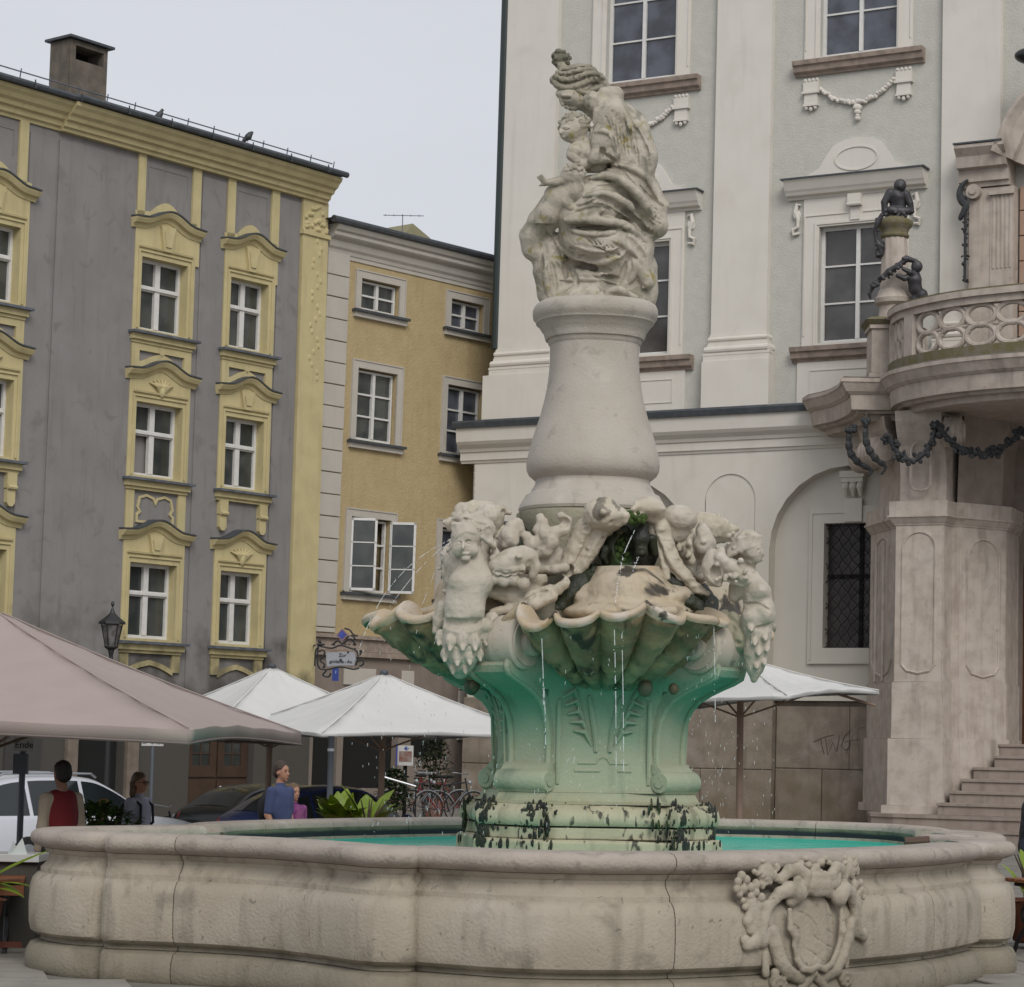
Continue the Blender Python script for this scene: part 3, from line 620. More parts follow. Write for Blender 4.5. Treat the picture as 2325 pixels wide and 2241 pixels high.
def pslab(mb,path,v0,v1,o0,o1,back=-.05,mi=0):
    """vertical-sided (or battered) slab whose plan is path (left to right) closed back to the wall"""
    p0=offs(path,o0); p1=offs(path,o1); p0=[(p0[0][0],back)]+p0+[(p0[-1][0],back)]; p1=[(p1[0][0],back)]+p1+[(p1[-1][0],back)]
    n=len(p0); V=[FR.P(u,v0,d) for u,d in p0]+[FR.P(u,v1,d) for u,d in p1]
    F_=[(i,(i+1)%n,n+(i+1)%n,n+i) for i in range(n)]
    t=tessellate_polygon([[Vector((u,d,0)) for u,d in p0]]); F_+=[tuple(a) for a in t]+[tuple(n+i for i in reversed(a)) for a in tessellate_polygon([[Vector((u,d,0)) for u,d in p1]])]
    return mb.add(V,F_,mi)
def smoothp(ctrl,n=5):
    out=[]
    for i in range(len(ctrl)-1):
        p0=ctrl[max(i-1,0)];p1=ctrl[i];p2=ctrl[i+1];p3=ctrl[min(i+2,len(ctrl)-1)]
        for k in range(n):
            t=k/n; out.append(tuple(.5*((2*p1[j])+(-p0[j]+p2[j])*t+(2*p0[j]-5*p1[j]+4*p2[j]-p3[j])*t*t+(-p0[j]+3*p1[j]-3*p2[j]+p3[j])*t**3) for j in range(len(p1))))
    out.append(tuple(ctrl[-1])); return out
left=smoothp([(-.50,.75),(-.25,1.12),(.25,1.5),(.6,1.85),(1.2,2.7),(1.62,3.62)],4)
bulge=smoothp([(2.42,3.18),(2.62,3.6),(3.1,4.25),(3.95,4.88),(4.8,5.28),(5.8,5.5),(7.2,5.6),(8.8,5.45),(10.2,4.9)],4)
cpath=left+[(2.2,3.28)]+bulge
w=MB()
for (z0,z1,o0,o1) in ((9.72,9.86,-.62,-.60),(9.86,9.93,-.42,-.40),(9.93,10.28,-.26,-.22),(10.28,10.34,-.20,-.14),(10.34,10.55,-.13,-.02),(10.55,10.64,.0,.0)): pslab(w,cpath,Z(z0),Z(z1)-.001,o0,o1)
w.build('cornice',m_por,PT)
w=MB(); pslab(w,cpath,Z(10.64),Z(10.68),-.02,-.06); w.build('cornice_weathering',mat('dark_weathered_top',(.11,.10,.085),.95,(.16,.14,.11),4,.8),PT)
# piers
pierA=[(1.42,.15),(1.50,1.15),(2.72,2.78)]; pierB=[(2.94,3.32),(4.02,3.24)]; pierC=[(4.22,2.62),(4.92,1.35),(4.80,.15)]
pier=pierA+[(2.86,2.70),(2.90,3.33),(4.02,3.24),(4.04,2.66)]+pierC
for nm,(z0,z1,o) in (('pier_base',(.56,.74,.20)),('pier_base',(.745,2.26,.10)),('pier_block',(2.265,3.55,.04)),('pier_shaft',(3.555,7.15,.0))):
    w=MB(); pslab(w,pier,Z(z0),Z(z1),o,o); w.build(nm,m_por,PT,bevel=.015)
w=MB(); 
for (z0,z1,o0,o1) in ((7.15,7.2,.02,.04),(7.2,7.33,.05,.14),(7.33,7.37,.16,.16),(7.37,7.70,.12,.13)): pslab(w,pier,Z(z0),Z(z1)-.001,o0,o1)
w.build('impost',m_por,PT)
def facepanel(p,q,v0,v1,name,top='arch',mt=m_por,th=.035,ins=.18):
    """raised moulding forming a round-headed panel on a pier face from plan point p to q"""
    p=np.array(p,float);q=np.array(q,float);L_=np.linalg.norm(q-p);e=(q-p)/L_; n=np.array([-e[1],e[0]])
    def P3(s_,v,o): a=p+e*s_+n*o; return FR.P(a[0],v,a[1])
    r=(L_-2*ins)/2; c=L_/2; pts=[(ins,v0+r*.5),(ins,v1-r)]+[(c-r*math.cos(math.pi*k/10),v1-r+r*math.sin(math.pi*k/10)) for k in range(1,10)]+[(L_-ins,v1-r),(L_-ins,v0+r*.5)]+[(c+r*.7,v0+r*.15),(c,v0),(c-r*.7,v0+r*.15)]
    w=MB(); w.tube([P3(s_,v,.0) for s_,v in pts],th,6,close=True); return w.build(name,mt,PT)
facepanel(pierA[1],pierA[2],Z(3.7),Z(7.0),'pier_moulding',ins=.22)
facepanel((2.90,3.33),(4.02,3.24),Z(3.75),Z(7.0),'pier_moulding'); facepanel(pierC[0],pierC[1],Z(3.7),Z(6.9),'pier_moulding',ins=.22)
for sft in (.35,.75):
    w=MB(); w.tube([FR.P(1.50+.9*sft+.0,v,1.15+1.2*sft+.02) for v in (Z(3.6),Z(6.9))],.05,6); w.build('pier_moulding',m_por,PT)
# console zone
w=MB(); rings=[]
def ringat(path,o,v):
    p=offs(path,o); p=[(p[0][0],-.05)]+p+[(p[-1][0],-.05)]; return [FR.P(u,v,d) for u,d in p]
for (z,o) in ((7.70,-.10),(8.3,-.10),(8.7,-.02),(9.0,.10),(9.3,.30),(9.55,.42),(9.78,.46)): rings.append(ringat([(2.92,3.18),(4.00,3.10)],o,Z(z)))
w.loft(rings); w.build('console',m_por,PT)
w=MB(); rings=[ringat(pierA,o,Z(z)) for (z,o) in ((7.70,-.15),(8.5,-.2),(8.9,-.05),(9.2,.15),(9.5,.30),(9.78,.34))]; w.loft(rings); w.build('console',m_por,PT)
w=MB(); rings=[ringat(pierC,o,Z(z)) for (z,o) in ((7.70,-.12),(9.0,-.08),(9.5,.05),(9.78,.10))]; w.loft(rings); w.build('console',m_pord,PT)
facepanel((2.98,3.30),(3.94,3.22),Z(7.95),Z(9.1),'console_moulding',ins=.25)
# volutes
for (u,d,v,r,ax) in ((2.05,2.35,Z(9.0),.34,(1,.8)),(4.22,3.25,Z(9.28),.34,(.9,-.3)),(1.35,1.2,Z(9.0),.30,(1,.8))):
    w=MB(); A=FR.P(u-.3*ax[0],v,d-.3*ax[1]); B=FR.P(u+.3*ax[0],v,d+.3*ax[1]); A=np.array(A);B=np.array(B); e=(B-A)/np.linalg.norm(B-A)
    w.tube([A,A+e*.06,A+e*.08,B-e*.08,B-e*.06,B],[r*.7,r*.75,r,r,r*.75,r*.7],20)
    for t in (.2,.4,.6,.8): w.tube([A+(B-A)*(t-.05),A+(B-A)*t,A+(B-A)*(t+.05)],[r,r*1.06,r],20,cap=False)
    w.build('volute',m_por,PT)
# garlands of dark iron on the consoles
m_ironp=mat('dark_iron_garland',(.020,.021,.024),.6,(.05,.055,.058),9,.6)
def ptz(x,y,Y): return ony(1550+x/2.519,750+y/2.519,Y*FR.sc)
def leafy(name,pts,r,n,seed=0):
    w=MB(); pts=smoothp([tuple(p) for p in pts],6); w.tube(pts,[r*.5]*len(pts),6)
    rr=random.Random(seed)
    for k in range(n):
        p=np.array(pts[int(rr.random()*len(pts))])+np.array([rr.uniform(-r,r),rr.uniform(-r,r)*.6,rr.uniform(-r,r)*.8]); 
        w.ball(p,(rr.uniform(.3,.65)*r,rr.uniform(.3,.6)*r,rr.uniform(.3,.6)*r),7,5,M=Matrix.Rotation(rr.uniform(0,3),3,'Y'))
    return w.build(name,m_ironp,PT)
leafy('garland',[ptz(x,y,54.75) for x,y in ((1175,600),(1215,680),(1265,730),(1320,745),(1375,710),(1420,640),(1455,545))],.12,70,1)
leafy('garland',[ptz(x,y,54.6) for x,y in ((1455,545),(1520,620),(1600,680),(1700,705),(1790,690),(1870,640),(1950,560))],.12,80,2)
for k,pp in enumerate((((960,560),(950,620),(960,700),(1010,760),(1080,800),(1060,832)),((1055,530),(1045,600),(1065,680),(1110,740),(1160,780),(1135,825)))):
    w=MB(); P_=smoothp([tuple(ptz(x,y,56.2 if k==0 else 55.6)) for x,y in pp],5); n=len(P_); w.tube(P_,[.03+.05*math.sin(math.pi*min(1,i/n*1.2))*(1+.35*math.sin(i*1.9)) for i in range(n)],8)
    for j in range(9): w.ball(np.array(P_[0])+np.array([random.uniform(-.1,.1),-.05,random.uniform(-.06,.1)]),random.uniform(.04,.08),7,5)
    w.build('iron_leaf',m_ironp,PT)
# wall and doorway behind
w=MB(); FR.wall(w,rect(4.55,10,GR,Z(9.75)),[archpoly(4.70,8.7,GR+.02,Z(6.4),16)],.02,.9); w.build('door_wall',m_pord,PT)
dr=MB(); FR.box(dr,4.6,8.8,GR,Z(8.6),-.9,-.75); dr=dr.build('door',mat('orange_brown_wood',(.10,.038,.014),.5,(.06,.022,.01),3,.8,.1,20),PT)
for k in range(4):
    w=MB(); FR.box(w,5.35+.85*k,6.02+.85*k,Z(2.4),Z(5.8),-.75,-.70); w.build('door_panel',MC['orange_brown_wood'],dr)
# steps
sp=[(2.05,4.75,.28),(2.35,4.25,.56)]
for k,(u,d,z) in enumerate(sp):
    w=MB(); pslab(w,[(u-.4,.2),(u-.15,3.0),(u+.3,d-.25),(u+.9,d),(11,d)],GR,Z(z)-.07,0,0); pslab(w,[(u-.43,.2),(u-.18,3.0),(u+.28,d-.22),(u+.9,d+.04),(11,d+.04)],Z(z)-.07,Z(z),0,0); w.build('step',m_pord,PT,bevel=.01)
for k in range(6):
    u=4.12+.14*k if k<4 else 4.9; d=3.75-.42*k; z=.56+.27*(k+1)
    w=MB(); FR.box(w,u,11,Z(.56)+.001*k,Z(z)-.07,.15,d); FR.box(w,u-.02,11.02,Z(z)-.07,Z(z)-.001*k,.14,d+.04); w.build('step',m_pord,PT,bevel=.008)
# ---- balcony parapet
bpath=bulge
def rail(mb,path,z0,z1,wd,o):
    """closed band of width wd centred at offset o of the plan path"""
    a=offs(path,o+wd/2); b=offs(path,o-wd/2); n=len(a)
    V=[FR.P(u,Z(z0),d) for u,d in a]+[FR.P(u,Z(z1),d) for u,d in a]+[FR.P(u,Z(z1),d) for u,d in b]+[FR.P(u,Z(z0),d) for u,d in b]
    F_=[]
    for i in range(n-1):
        for q in range(4): F_.append((q*n+i,q*n+i+1,((q+1)%4)*n+i+1,((q+1)%4)*n+i))
    F_+=[(0,n,2*n,3*n),(n-1,4*n-1,3*n-1,2*n-1)]
    return mb.add(V,F_)
O_=-.34
w=MB(); rail(w,bpath,10.68,10.92,.34,O_); w.build('parapet_foot',m_moss,PT)
w=MB(); rail(w,bpath,11.86,12.02,.26,O_); rail(w,bpath,12.02,12.16,.42,O_); w.build('handrail',m_por,PT)
w=MB(); rail(w,bpath,12.16,12.20,.38,O_); w.build('handrail_top',m_moss,PT)
def along(path,o):
    p=offs(path,o); c=[0]
    for i in range(1,len(p)): c.append(c[-1]+math.dist(p[i],p[i-1]))
    def f(s_):
        for i in range(1,len(p)):
            if c[i]>=s_ or i==len(p)-1:
                t=(s_-c[i-1])/(c[i]-c[i-1]); return (p[i-1][0]+(p[i][0]-p[i-1][0])*t,p[i-1][1]+(p[i][1]-p[i-1][1])*t)
    return f,c[-1]
fa,LN=along(bpath,O_)
def ps(s_,z,o=0):
    a=fa(s_-.01);b=fa(s_+.01);c=fa(s_);l=math.dist(a,b); n=(-(b[1]-a[1])/l,(b[0]-a[0])/l); return FR.P(c[0]+n[0]*o,Z(z),c[1]+n[1]*o)
for s0 in (.02,.98+.30,5.9):
    w=MB(); pts=[ps(max(.02,s0+k*.09),11.4) for k in range(5)]
    for k in range(4):
        A,B=[ps(max(.02,s0+.32*q),10.9,o) for q,o in ((0,.15),(1,.15))][0:2]
    V=[ps(max(.011,s0+a),z,o) for z in (10.93,11.86) for (a,o) in ((0,.15),(.34,.15),(.34,-.15),(0,-.15))]
    w.add(V,[(0,1,5,4),(1,2,6,5),(2,3,7,6),(3,0,4,7),(0,3,2,1),(4,5,6,7)]); w.build('parapet_post',m_por,PT)
# interlaced rings
for s0,rx in ((.52,.20),(.90,.20),(2.02,.36),(2.78,.36),(3.54,.36),(4.3,.36),(5.05,.36),(6.7,.36),(7.45,.36)):
    w=MB()
    for (cz,rz,dx) in ((11.62,.235,0),(11.17,.235,0)):
        w.tube([ps(s0+dx+rx*math.cos(t)*(1 if rx>.3 else .7),cz+rz*math.sin(t)) for t in np.linspace(0,2*math.pi,22)[:-1]],.062,8,close=True)
    if rx>.3: 
        w.tube([ps(s0+.38+.14*math.cos(t),11.40+.17*math.sin(t)) for t in np.linspace(0,2*math.pi,16)[:-1]],.05,8,close=True); w.tube([ps(s0+.16,11.40),ps(s0+.6,11.40)],.04,6)
    w.build('openwork_ring',m_por,PT)
# corner pedestal of the parapet with a stumpy fluted column
ped=[(1.55,1.4),(1.75,2.3),(2.15,3.05),(2.62,2.85),(2.78,2.9)]
w=MB(); 
for (z0,z1,o) in ((10.64,10.8,.06),(10.8,11.86,0),(11.86,11.95,.05)): pslab(w,ped,Z(z0),Z(z1)-.001,o,o,back=.9)
w.build('pedestal',m_por,PT,bevel=.01)
w=MB(); pslab(w,ped,Z(11.95),Z(12.06),.06,.16,back=.9); pslab(w,ped,Z(12.06),Z(12.14),.16,.02,back=.9); w.build('pedestal_cap',m_moss,PT)
cc=FR.P(2.42,Z(12.05),2.25)
w=MB(); w.lathe(cc,[(.40,0),(.40,.12),(.36,.2),(.34,.42),(.44,.48),(.46,.58),(.40,.66),(.34,.80)],28); w.build('column_base',m_por,PT,True,angle=40)
w=MB(); V=[];F_=[];n=48;m_=14
for j in range(m_+1):
    t=j/m_; z=.80+1.18*t; r=.335-.055*t
    for k in range(n):
        q=2*math.pi*k/n; rr=r*(1-.07*max(0,math.cos(q*12+t*1.8))); V.append((cc[0]+rr*math.cos(q),cc[1]+rr*math.sin(q),cc[2]+z))
for j in range(m_):
    for k in range(n): F_.append((j*n+k,j*n+(k+1)%n,(j+1)*n+(k+1)%n,(j+1)*n+k))
w.add(V,F_); w.build('column_shaft',m_por,PT,True)
w=MB(); w.lathe(cc,[(.28,1.98),(.31,2.0),(.33,2.04),(.31,2.07),(.30,2.1),(.33,2.2),(.40,2.27),(.42,2.36),(.30,2.44),(.15,2.5)],28); w.build('column_capital',m_moss,PT,True)
# aedicula round the balcony door
w=MB(); FR.box(w,3.62,4.76,Z(10.68),15.6-.0 if False else 11.12,0,.45); w.build('aedicula_pier',m_por,PT)
w=MB()
for k in range(5): 
    u=4.26+.105*k; w.tube([FR.P(u,v,.46) for v in (Z(13.6),Z(15.4))],.034,6)
FR.box(w,4.18,4.76,Z(10.7),Z(15.45),.45,.47); FR.box(w,3.66,4.0,Z(10.7),Z(15.3),.45,.50); FR.box(w,4.16,4.78,Z(15.40),Z(15.5),.47,.56)
w.build('fluted_pilaster',m_por,PT)
w=MB(); w.tube([FR.P(3.80,11.02,.42),FR.P(3.80,11.02,.66)],.17,18); w.tube([FR.P(3.80,11.02,.66),FR.P(3.80,11.02,.72)],.08,12); w.build('volute',m_por,PT)
w=MB(); 
FR.mould(w,[(3.42,11.75),(4.66,11.75)],[(-.60,0),(-.60,.5),(-.5,.52),(-.48,.60),(-.2,.62),(-.16,.78),(.1,.84),(.28,1.0),(.36,1.0),(.36,0)])
pth=[(4.66,11.75)]+[(6.75-2.0*math.cos(t),11.55+2.0*math.sin(t)) for t in np.linspace(.28,math.pi-.28,18)]
FR.mould(w,pth,[(-.60,0),(-.60,.5),(-.5,.52),(-.48,.60),(-.2,.62),(-.16,.78),(.1,.84),(.28,1.0),(.36,1.0),(.36,0)]); w.build('aedicula_cornice',m_por,PT)
w=MB(); FR.mould(w,[(3.40,12.125),(4.60,12.125)]+[(6.75-2.0*math.cos(t),11.55+2.0*math.sin(t)+0) for t in ()],[(0,0),(0,1.03),(.04,1.03),(.05,0)]); w.build('cornice_flashing',m_ledge,PT)
m_pink=mat('pink_door_stone',(.38,.26,.195),.9,(.33,.225,.17),3,.6)
for k in range(8):
    v=Z(10.7)+k*.62; w=MB(); FR.box(w,4.80,6.2,v+.01,v+.61,0,.14); w.build('door_stone',m_pink,PT,bevel=.02)
leafy('garland',[FR.P(3.60,v,.6) for v in (Z(15.35),Z(14.9),Z(14.4),Z(13.9),Z(13.3))],.07,40,5)
w=MB(); P_=smoothp([tuple(FR.P(u,v,.62)) for u,v in ((3.66,11.32),(3.52,11.2),(3.46,11.0),(3.52,10.8),(3.62,10.68),(3.5,10.42),(3.44,10.36))],4); w.tube(P_,[.03+.06*math.sin(math.pi*i/len(P_)) for i in range(len(P_))],7); w.build('iron_leaf',m_ironp,PT)
# hanging lantern seen at the very edge
LP=thing('hanging_lantern',ony(2325+8,127,56.5*FR.sc),'black oval lantern hanging at the far upper corner of the palace front','lantern')
w=MB(); c=ony(2345,127,56.5*FR.sc); w.ball(c,(.42,.30,.19),18,10); w.build('lamp_body',mat('black_lamp',(.012,.012,.014),.35),LP,True)
w=MB(); w.tube([np.array(c)+np.array([0,0,.1]),np.array(c)+np.array([.0,0,.6]),np.array(c)+np.array([-.2,0,.62])],.03,6); w.build('lamp_bracket',MC['black_lamp'],LP)
# ================================================================ SCULPTURE KIT: distance fields meshed with surface nets
def surfnets(A,h):
    nx,ny,nz=A.shape; S=(A<0)
    c=[S[i:nx-1+i,j:ny-1+j,k:nz-1+k] for i in(0,1) for j in(0,1) for k in(0,1)]
    cnt=sum(x.astype(np.int8) for x in c); act=(cnt>0)&(cnt<8)
    idx=-np.ones(act.shape,np.int64); I=np.argwhere(act); idx[act]=np.arange(len(I))
    P=np.zeros((len(I),3)); n=np.zeros(len(I))
    ia,ja,ka=I.T
    E=[]
    for i in(0,1):
        for j in(0,1): E+=[((i,j,0),(i,j,1)),((i,0,j),(i,1,j)),((0,i,j),(1,i,j))]
    for a,b in E:
        va=A[ia+a[0],ja+a[1],ka+a[2]]; vb=A[ia+b[0],ja+b[1],ka+b[2]]; m=(va<0)!=(vb<0)
        t=np.where(m,va/np.where(va-vb==0,1,va-vb),0)
        for d in range(3): P[:,d]+=np.where(m,a[d]+(b[d]-a[d])*t,0)
        n+=m
    P=(P/n[:,None]+I)*h
    F_=[]
    for ax in range(3):
        o=[x for x in range(3) if x!=ax]; sl0=[slice(None)]*3; sl1=[slice(None)]*3; sl0[ax]=slice(0,-1); sl1[ax]=slice(1,None)
        a=S[tuple(sl0)]; b=S[tuple(sl1)]; ch=np.argwhere(a!=b)
        ch=ch[(ch[:,o[0]]>0)&(ch[:,o[1]]>0)&(ch[:,o[0]]<A.shape[o[0]]-1)&(ch[:,o[1]]<A.shape[o[1]]-1)]
        ins=a[tuple(ch.T)]
        q=[]
        for (p,r) in ((0,0),(1,0),(1,1),(0,1)):
            d=ch.copy(); d[:,o[0]]-=p; d[:,o[1]]-=r; q.append(idx[tuple(d.T)])
        q=np.stack(q,1); fl=ins if ax!=1 else ~ins
        q=np.where(fl[:,None],q[:,::1],q[:,::-1]); q=q[(q>=0).all(1)]; F_.append(q)
    return P,np.concatenate(F_)
def vnoise(shape,cell,seed):
    r=np.random.RandomState(seed); g=r.rand(*[int(s/cell)+3 for s in shape]).astype(np.float32)*2-1
    out=g
    for ax in range(3):
        x=np.arange(shape[ax])/cell; i=x.astype(int); t=x-i; t=(t*t*(3-2*t)).astype(np.float32); sh=[1,1,1]; sh[ax]=-1; t=t.reshape(sh)
        out=np.take(out,i,axis=ax)*(1-t)+np.take(out,i+1,axis=ax)*t
    return out
class Sculpt:
    """field on a grid whose third axis points away from the viewer; sizes are given in pixels of one zoomed view of the
    figure and turned into metres at its own distance"""
    def __init__(s,reg,Y,box,h,org=None,pp=None,axes=None):
        # reg=(ox,oy,scale): zoom px -> source px
        s.reg=reg; x0,y0,x1,y1,d0,d1=box
        if axes is None:
            cx,cy=(x0+x1)/2,(y0+y1)/2; s.c0=ony(reg[0]+cx/reg[2],reg[1]+cy/reg[2],Y); e3=(s.c0-CAM); D=np.linalg.norm(e3); e3=e3/D
            e1=RT-e3*(RT@e3); e1/=np.linalg.norm(e1); e2=np.cross(e1,e3); 
            if e2@UP<0: e2=-e2
            s.cx,s.cy=cx,cy; s.pp=D/FPX/reg[2]/ (FW@e3)
        else: e1,e2,e3=[np.array(a,float) for a in axes]; s.c0=np.array(org,float); s.pp=pp; s.cx,s.cy=0,0
        s.ax=(e1,e2,e3); s.h=h
        s.a0=np.array([(x0-s.cx)*s.pp,(s.cy-y1)*s.pp,d0]); s.n=[int(math.ceil(v/h))+1 for v in ((x1-x0)*s.pp,(y1-y0)*s.pp,d1-d0)]
        s.A=np.full(s.n,1.0,np.float32)
    def L(s,x,y,d): return np.array([(x-s.cx)*s.pp,(s.cy-y)*s.pp,d])
    def _blk(s,lo,hi):
        i0=np.maximum(0,np.floor((lo-s.a0)/s.h).astype(int)); i1=np.minimum(s.n,np.ceil((hi-s.a0)/s.h).astype(int)+1)
        if (i1<=i0).any(): return None
        sl=tuple(slice(a,b) for a,b in zip(i0,i1))
        g=[s.a0[k]+s.h*np.arange(i0[k],i1[k],dtype=np.float32) for k in range(3)]
        return sl,g[0][:,None,None],g[1][None,:,None],g[2][None,None,:]
    def _mix(s,sl,d,k,sub):
        a=s.A[sl]
        if sub: a=-a
        if k>0:
            hh=np.clip(.5+.5*(a-d)/k,0,1); r=a+(d-a)*hh-k*hh*(1-hh)
        else: r=np.minimum(a,d)
        s.A[sl]=-r if sub else r
    def cone(s,a,b,ra,rb,k=.02,sub=False):
        m=max(ra,rb)+k+2*s.h+.03; B=s._blk(np.minimum(a,b)-m,np.maximum(a,b)+m)
        if B is None:return
        sl,X,Y,Z_=B; ab=b-a; L2=float(ab@ab)+1e-9
        t=np.clip(((X-a[0])*ab[0]+(Y-a[1])*ab[1]+(Z_-a[2])*ab[2])/L2,0,1)
        d=np.sqrt((X-a[0]-ab[0]*t)**2+(Y-a[1]-ab[1]*t)**2+(Z_-a[2]-ab[2]*t)**2)-(ra+(rb-ra)*t)
        s._mix(sl,d.astype(np.float32),k,sub)
    def c(s,pts,k=.02,sub=False):
        """chain of round cones; pts=(x,y,depth_m,radius_px)"""
        q=[(s.L(p[0],p[1],p[2]),p[3]*s.pp) for p in pts]
        if len(q)==1: s.cone(q[0][0],q[0][0],q[0][1],q[0][1],k,sub)
        for (a,ra),(b,rb) in zip(q[:-1],q[1:]): s.cone(a,b,ra,rb,k,sub)
        return s
    def e(s,x,y,d,rx,ry,rd,k=.02,rot=0,sub=False,tilt=0):
        c=s.L(x,y,d); R_=np.array([rx*s.pp,ry*s.pp,rd]); m=R_.max()+k+.03+2*s.h; B=s._blk(c-m,c+m)
        if B is None:return s
        sl,X,Y,Z_=B; X=X-c[0];Y=Y-c[1];Z_=Z_-c[2]; q=math.radians(rot); ca,sa=math.cos(q),math.sin(q)
        U=X*ca+Y*sa; V=-X*sa+Y*ca
        if tilt:
            q=math.radians(tilt); V,Z_=V*math.cos(q)+Z_*math.sin(q),-V*math.sin(q)+Z_*math.cos(q)
        k0=np.sqrt((U/R_[0])**2+(V/R_[1])**2+(Z_/R_[2])**2); k1=np.sqrt((U/R_[0]**2)**2+(V/R_[1]**2)**2+(Z_/R_[2]**2)**2)+1e-6
        s._mix(sl,(k0*(k0-1)/k1).astype(np.float32),k,sub); return s
    def front(s,x,y):
        p=s.L(x,y,0); i=int(round((p[0]-s.a0[0])/s.h)); j=int(round((p[1]-s.a0[1])/s.h))
        if not(0<=i<s.n[0] and 0<=j<s.n[1]): return None
        col=np.nonzero(s.A[i,j]<0)[0]
        return None if len(col)==0 else s.a0[2]+s.h*col[0]
    def fold(s,pts,r,out=.3,k=.02,sub=False,taper=True,step=10):
        """ridge (or groove) that follows the surface already there"""
        dn=[]
        P_=smoothp([tuple(p) for p in pts],6) if len(pts)>2 else pts
        for (x0,y0),(x1,y1) in zip(P_[:-1],P_[1:]):
            L_=math.hypot(x1-x0,y1-y0); n=max(1,int(L_*s.pp/(s.h*1.2)))
            for i in range(n): dn.append((x0+(x1-x0)*i/n,y0+(y1-y0)*i/n))
        dn.append(P_[-1]); q=[]; last=None
        ds=[s.front(*p) for p in dn]
        val=[d for d in ds if d is not None]
        if not val: return s
        last=val[0]; sm=[]
        for d in ds:
            if d is None or abs(d-last)>.12: d=last
            last=d; sm.append(d)
        sm=np.convolve(np.pad(sm,(3,3),'edge'),np.ones(7)/7,'valid')
        n=len(dn)
        for i,(p,d) in enumerate(zip(dn,sm)):
            t=i/max(1,n-1); rr=r*(min(1,.35+3*t,.35+3*(1-t)) if taper else 1); q.append((p[0],p[1],d+rr*s.pp*(1-2*out),rr))
        return s.c(q,k,sub)
    def rough(s,amp,cell,seed=1):
        B=s.A; m=np.abs(B)<.08; s.A=np.where(m,B+amp*vnoise(B.shape,cell/s.h,seed),B).astype(np.float32); return s
    def ridged(s,amp,cell,seed=1):
        B=s.A; m=np.abs(B)<.08; s.A=np.where(m,B+amp*(np.abs(vnoise(B.shape,cell/s.h,seed))*2-.6),B).astype(np.float32); return s
    def mesh(s,name,mt,parent,smooth=True,**kw):
        A=s.A
        A[0]=A[-1]=.1; A[:,0]=A[:,-1]=.1; A[:,:,0]=A[:,:,-1]=.1
        P_,F_=surfnets(A,s.h); P_=P_+s.a0; Wd=s.warp(P_) if getattr(s,'warp',None) else s.c0+P_[:,:1]*s.ax[0]+P_[:,1:2]*s.ax[1]+P_[:,2:3]*s.ax[2]
        if np.cross(s.ax[0],s.ax[1])@s.ax[2]<0: F_=F_[:,::-1]
        base=wloc(parent) if parent is not None else kw.pop('loc',np.zeros(3))
        me=bpy.data.meshes.new(name); V=(Wd-base).astype(np.float32)
        me.vertices.add(len(V)); me.vertices.foreach_set('co',V.ravel()); me.loops.add(F_.size); me.loops.foreach_set('vertex_index',F_.ravel().astype(np.int32))
        me.polygons.add(len(F_)); me.polygons.foreach_set('loop_start',np.arange(0,F_.size,4,dtype=np.int32)); me.polygons.foreach_set('loop_total',np.full(len(F_),4,np.int32))
        me.polygons.foreach_set('use_smooth',np.ones(len(F_),bool)); me.materials.append(mt); me.update(calc_edges=True); me.validate()
        o=bpy.data.objects.new(name,me); link(o)
        if parent is not None:o.parent=parent
        else:o.location=base
        return tag(o,**kw)
# ================================================================ FOUNTAIN
AX=np.array([.725,21.9,0]); PHI=math.radians(8)
m_stone=mat('fountain_limestone',(.42,.375,.30),.85,(.34,.295,.235),2.2,.7,.35,45,streak=.32,stc=(.19,.165,.125),blot=[((.25,.22,.17),3.5,.58,.72,.45),((.50,.46,.40),1.6,.55,.7,.5)])
m_base_=mat('basin_limestone',(.385,.34,.272),.9,(.315,.275,.215),1.8,.85,.45,40,streak=.42,stc=(.14,.12,.085),ssc=3.6,blot=[((.17,.15,.115),3.4,.56,.72,.6),((.42,.38,.32),1.3,.55,.72,.6),((.10,.09,.07),14,.66,.72,.6)],zk=2.2,zlow=[(.24,.36,(.14,.125,.085),.6,3)],drip=[((.125,.11,.08),7,.58,.76,.5,.07)])
m_rim=mat('basin_rim_stone',(.375,.325,.28),.85,(.30,.26,.22),2.6,.85,.5,40,streak=.25,stc=(.22,.18,.15),blot=[((.20,.175,.145),6,.55,.70,.6),((.45,.41,.37),3,.6,.72,.5),((.17,.16,.10),7,.66,.74,.5)])
m_inner=mat('algae_wall',(.155,.165,.105),.8,(.10,.12,.075),3,.8,.3,30,streak=.7,stc=(.03,.03,.02),zlow=[(1.05,1.09,(.008,.016,.022),1,2)])  # green wall with a near-black band low down, just above the water
m_stat=mat('statue_limestone',(.50,.455,.38),.9,(.38,.345,.28),3.2,.8,.35,60,streak=.2,stc=(.20,.19,.14),blot=[((.19,.185,.135),5.5,.50,.66,.6),((.10,.10,.075),9,.58,.70,.5),((.25,.20,.035),6.5,.60,.70,.8)],top=((.15,.145,.095),7,.6))
m_crown=mat('statue_crown_stone',(.17,.16,.12),.95,(.11,.105,.075),7,.8,.4,60)
m_crown2=mat('mossy_hair_stone',(.34,.31,.245),.95,(.24,.225,.17),6,.8,.4,60,blot=[((.15,.145,.10),9,.52,.68,.7),((.24,.20,.05),8,.62,.70,.6)],top=((.14,.135,.09),8,.7))
m_col=mat('column_limestone',(.43,.395,.345),.85,(.365,.33,.28),1.7,.7,.3,50,streak=.25,stc=(.29,.255,.20),blot=[((.27,.245,.21),6.5,.585,.68,.45),((.54,.50,.44),1.6,.55,.7,.5)])
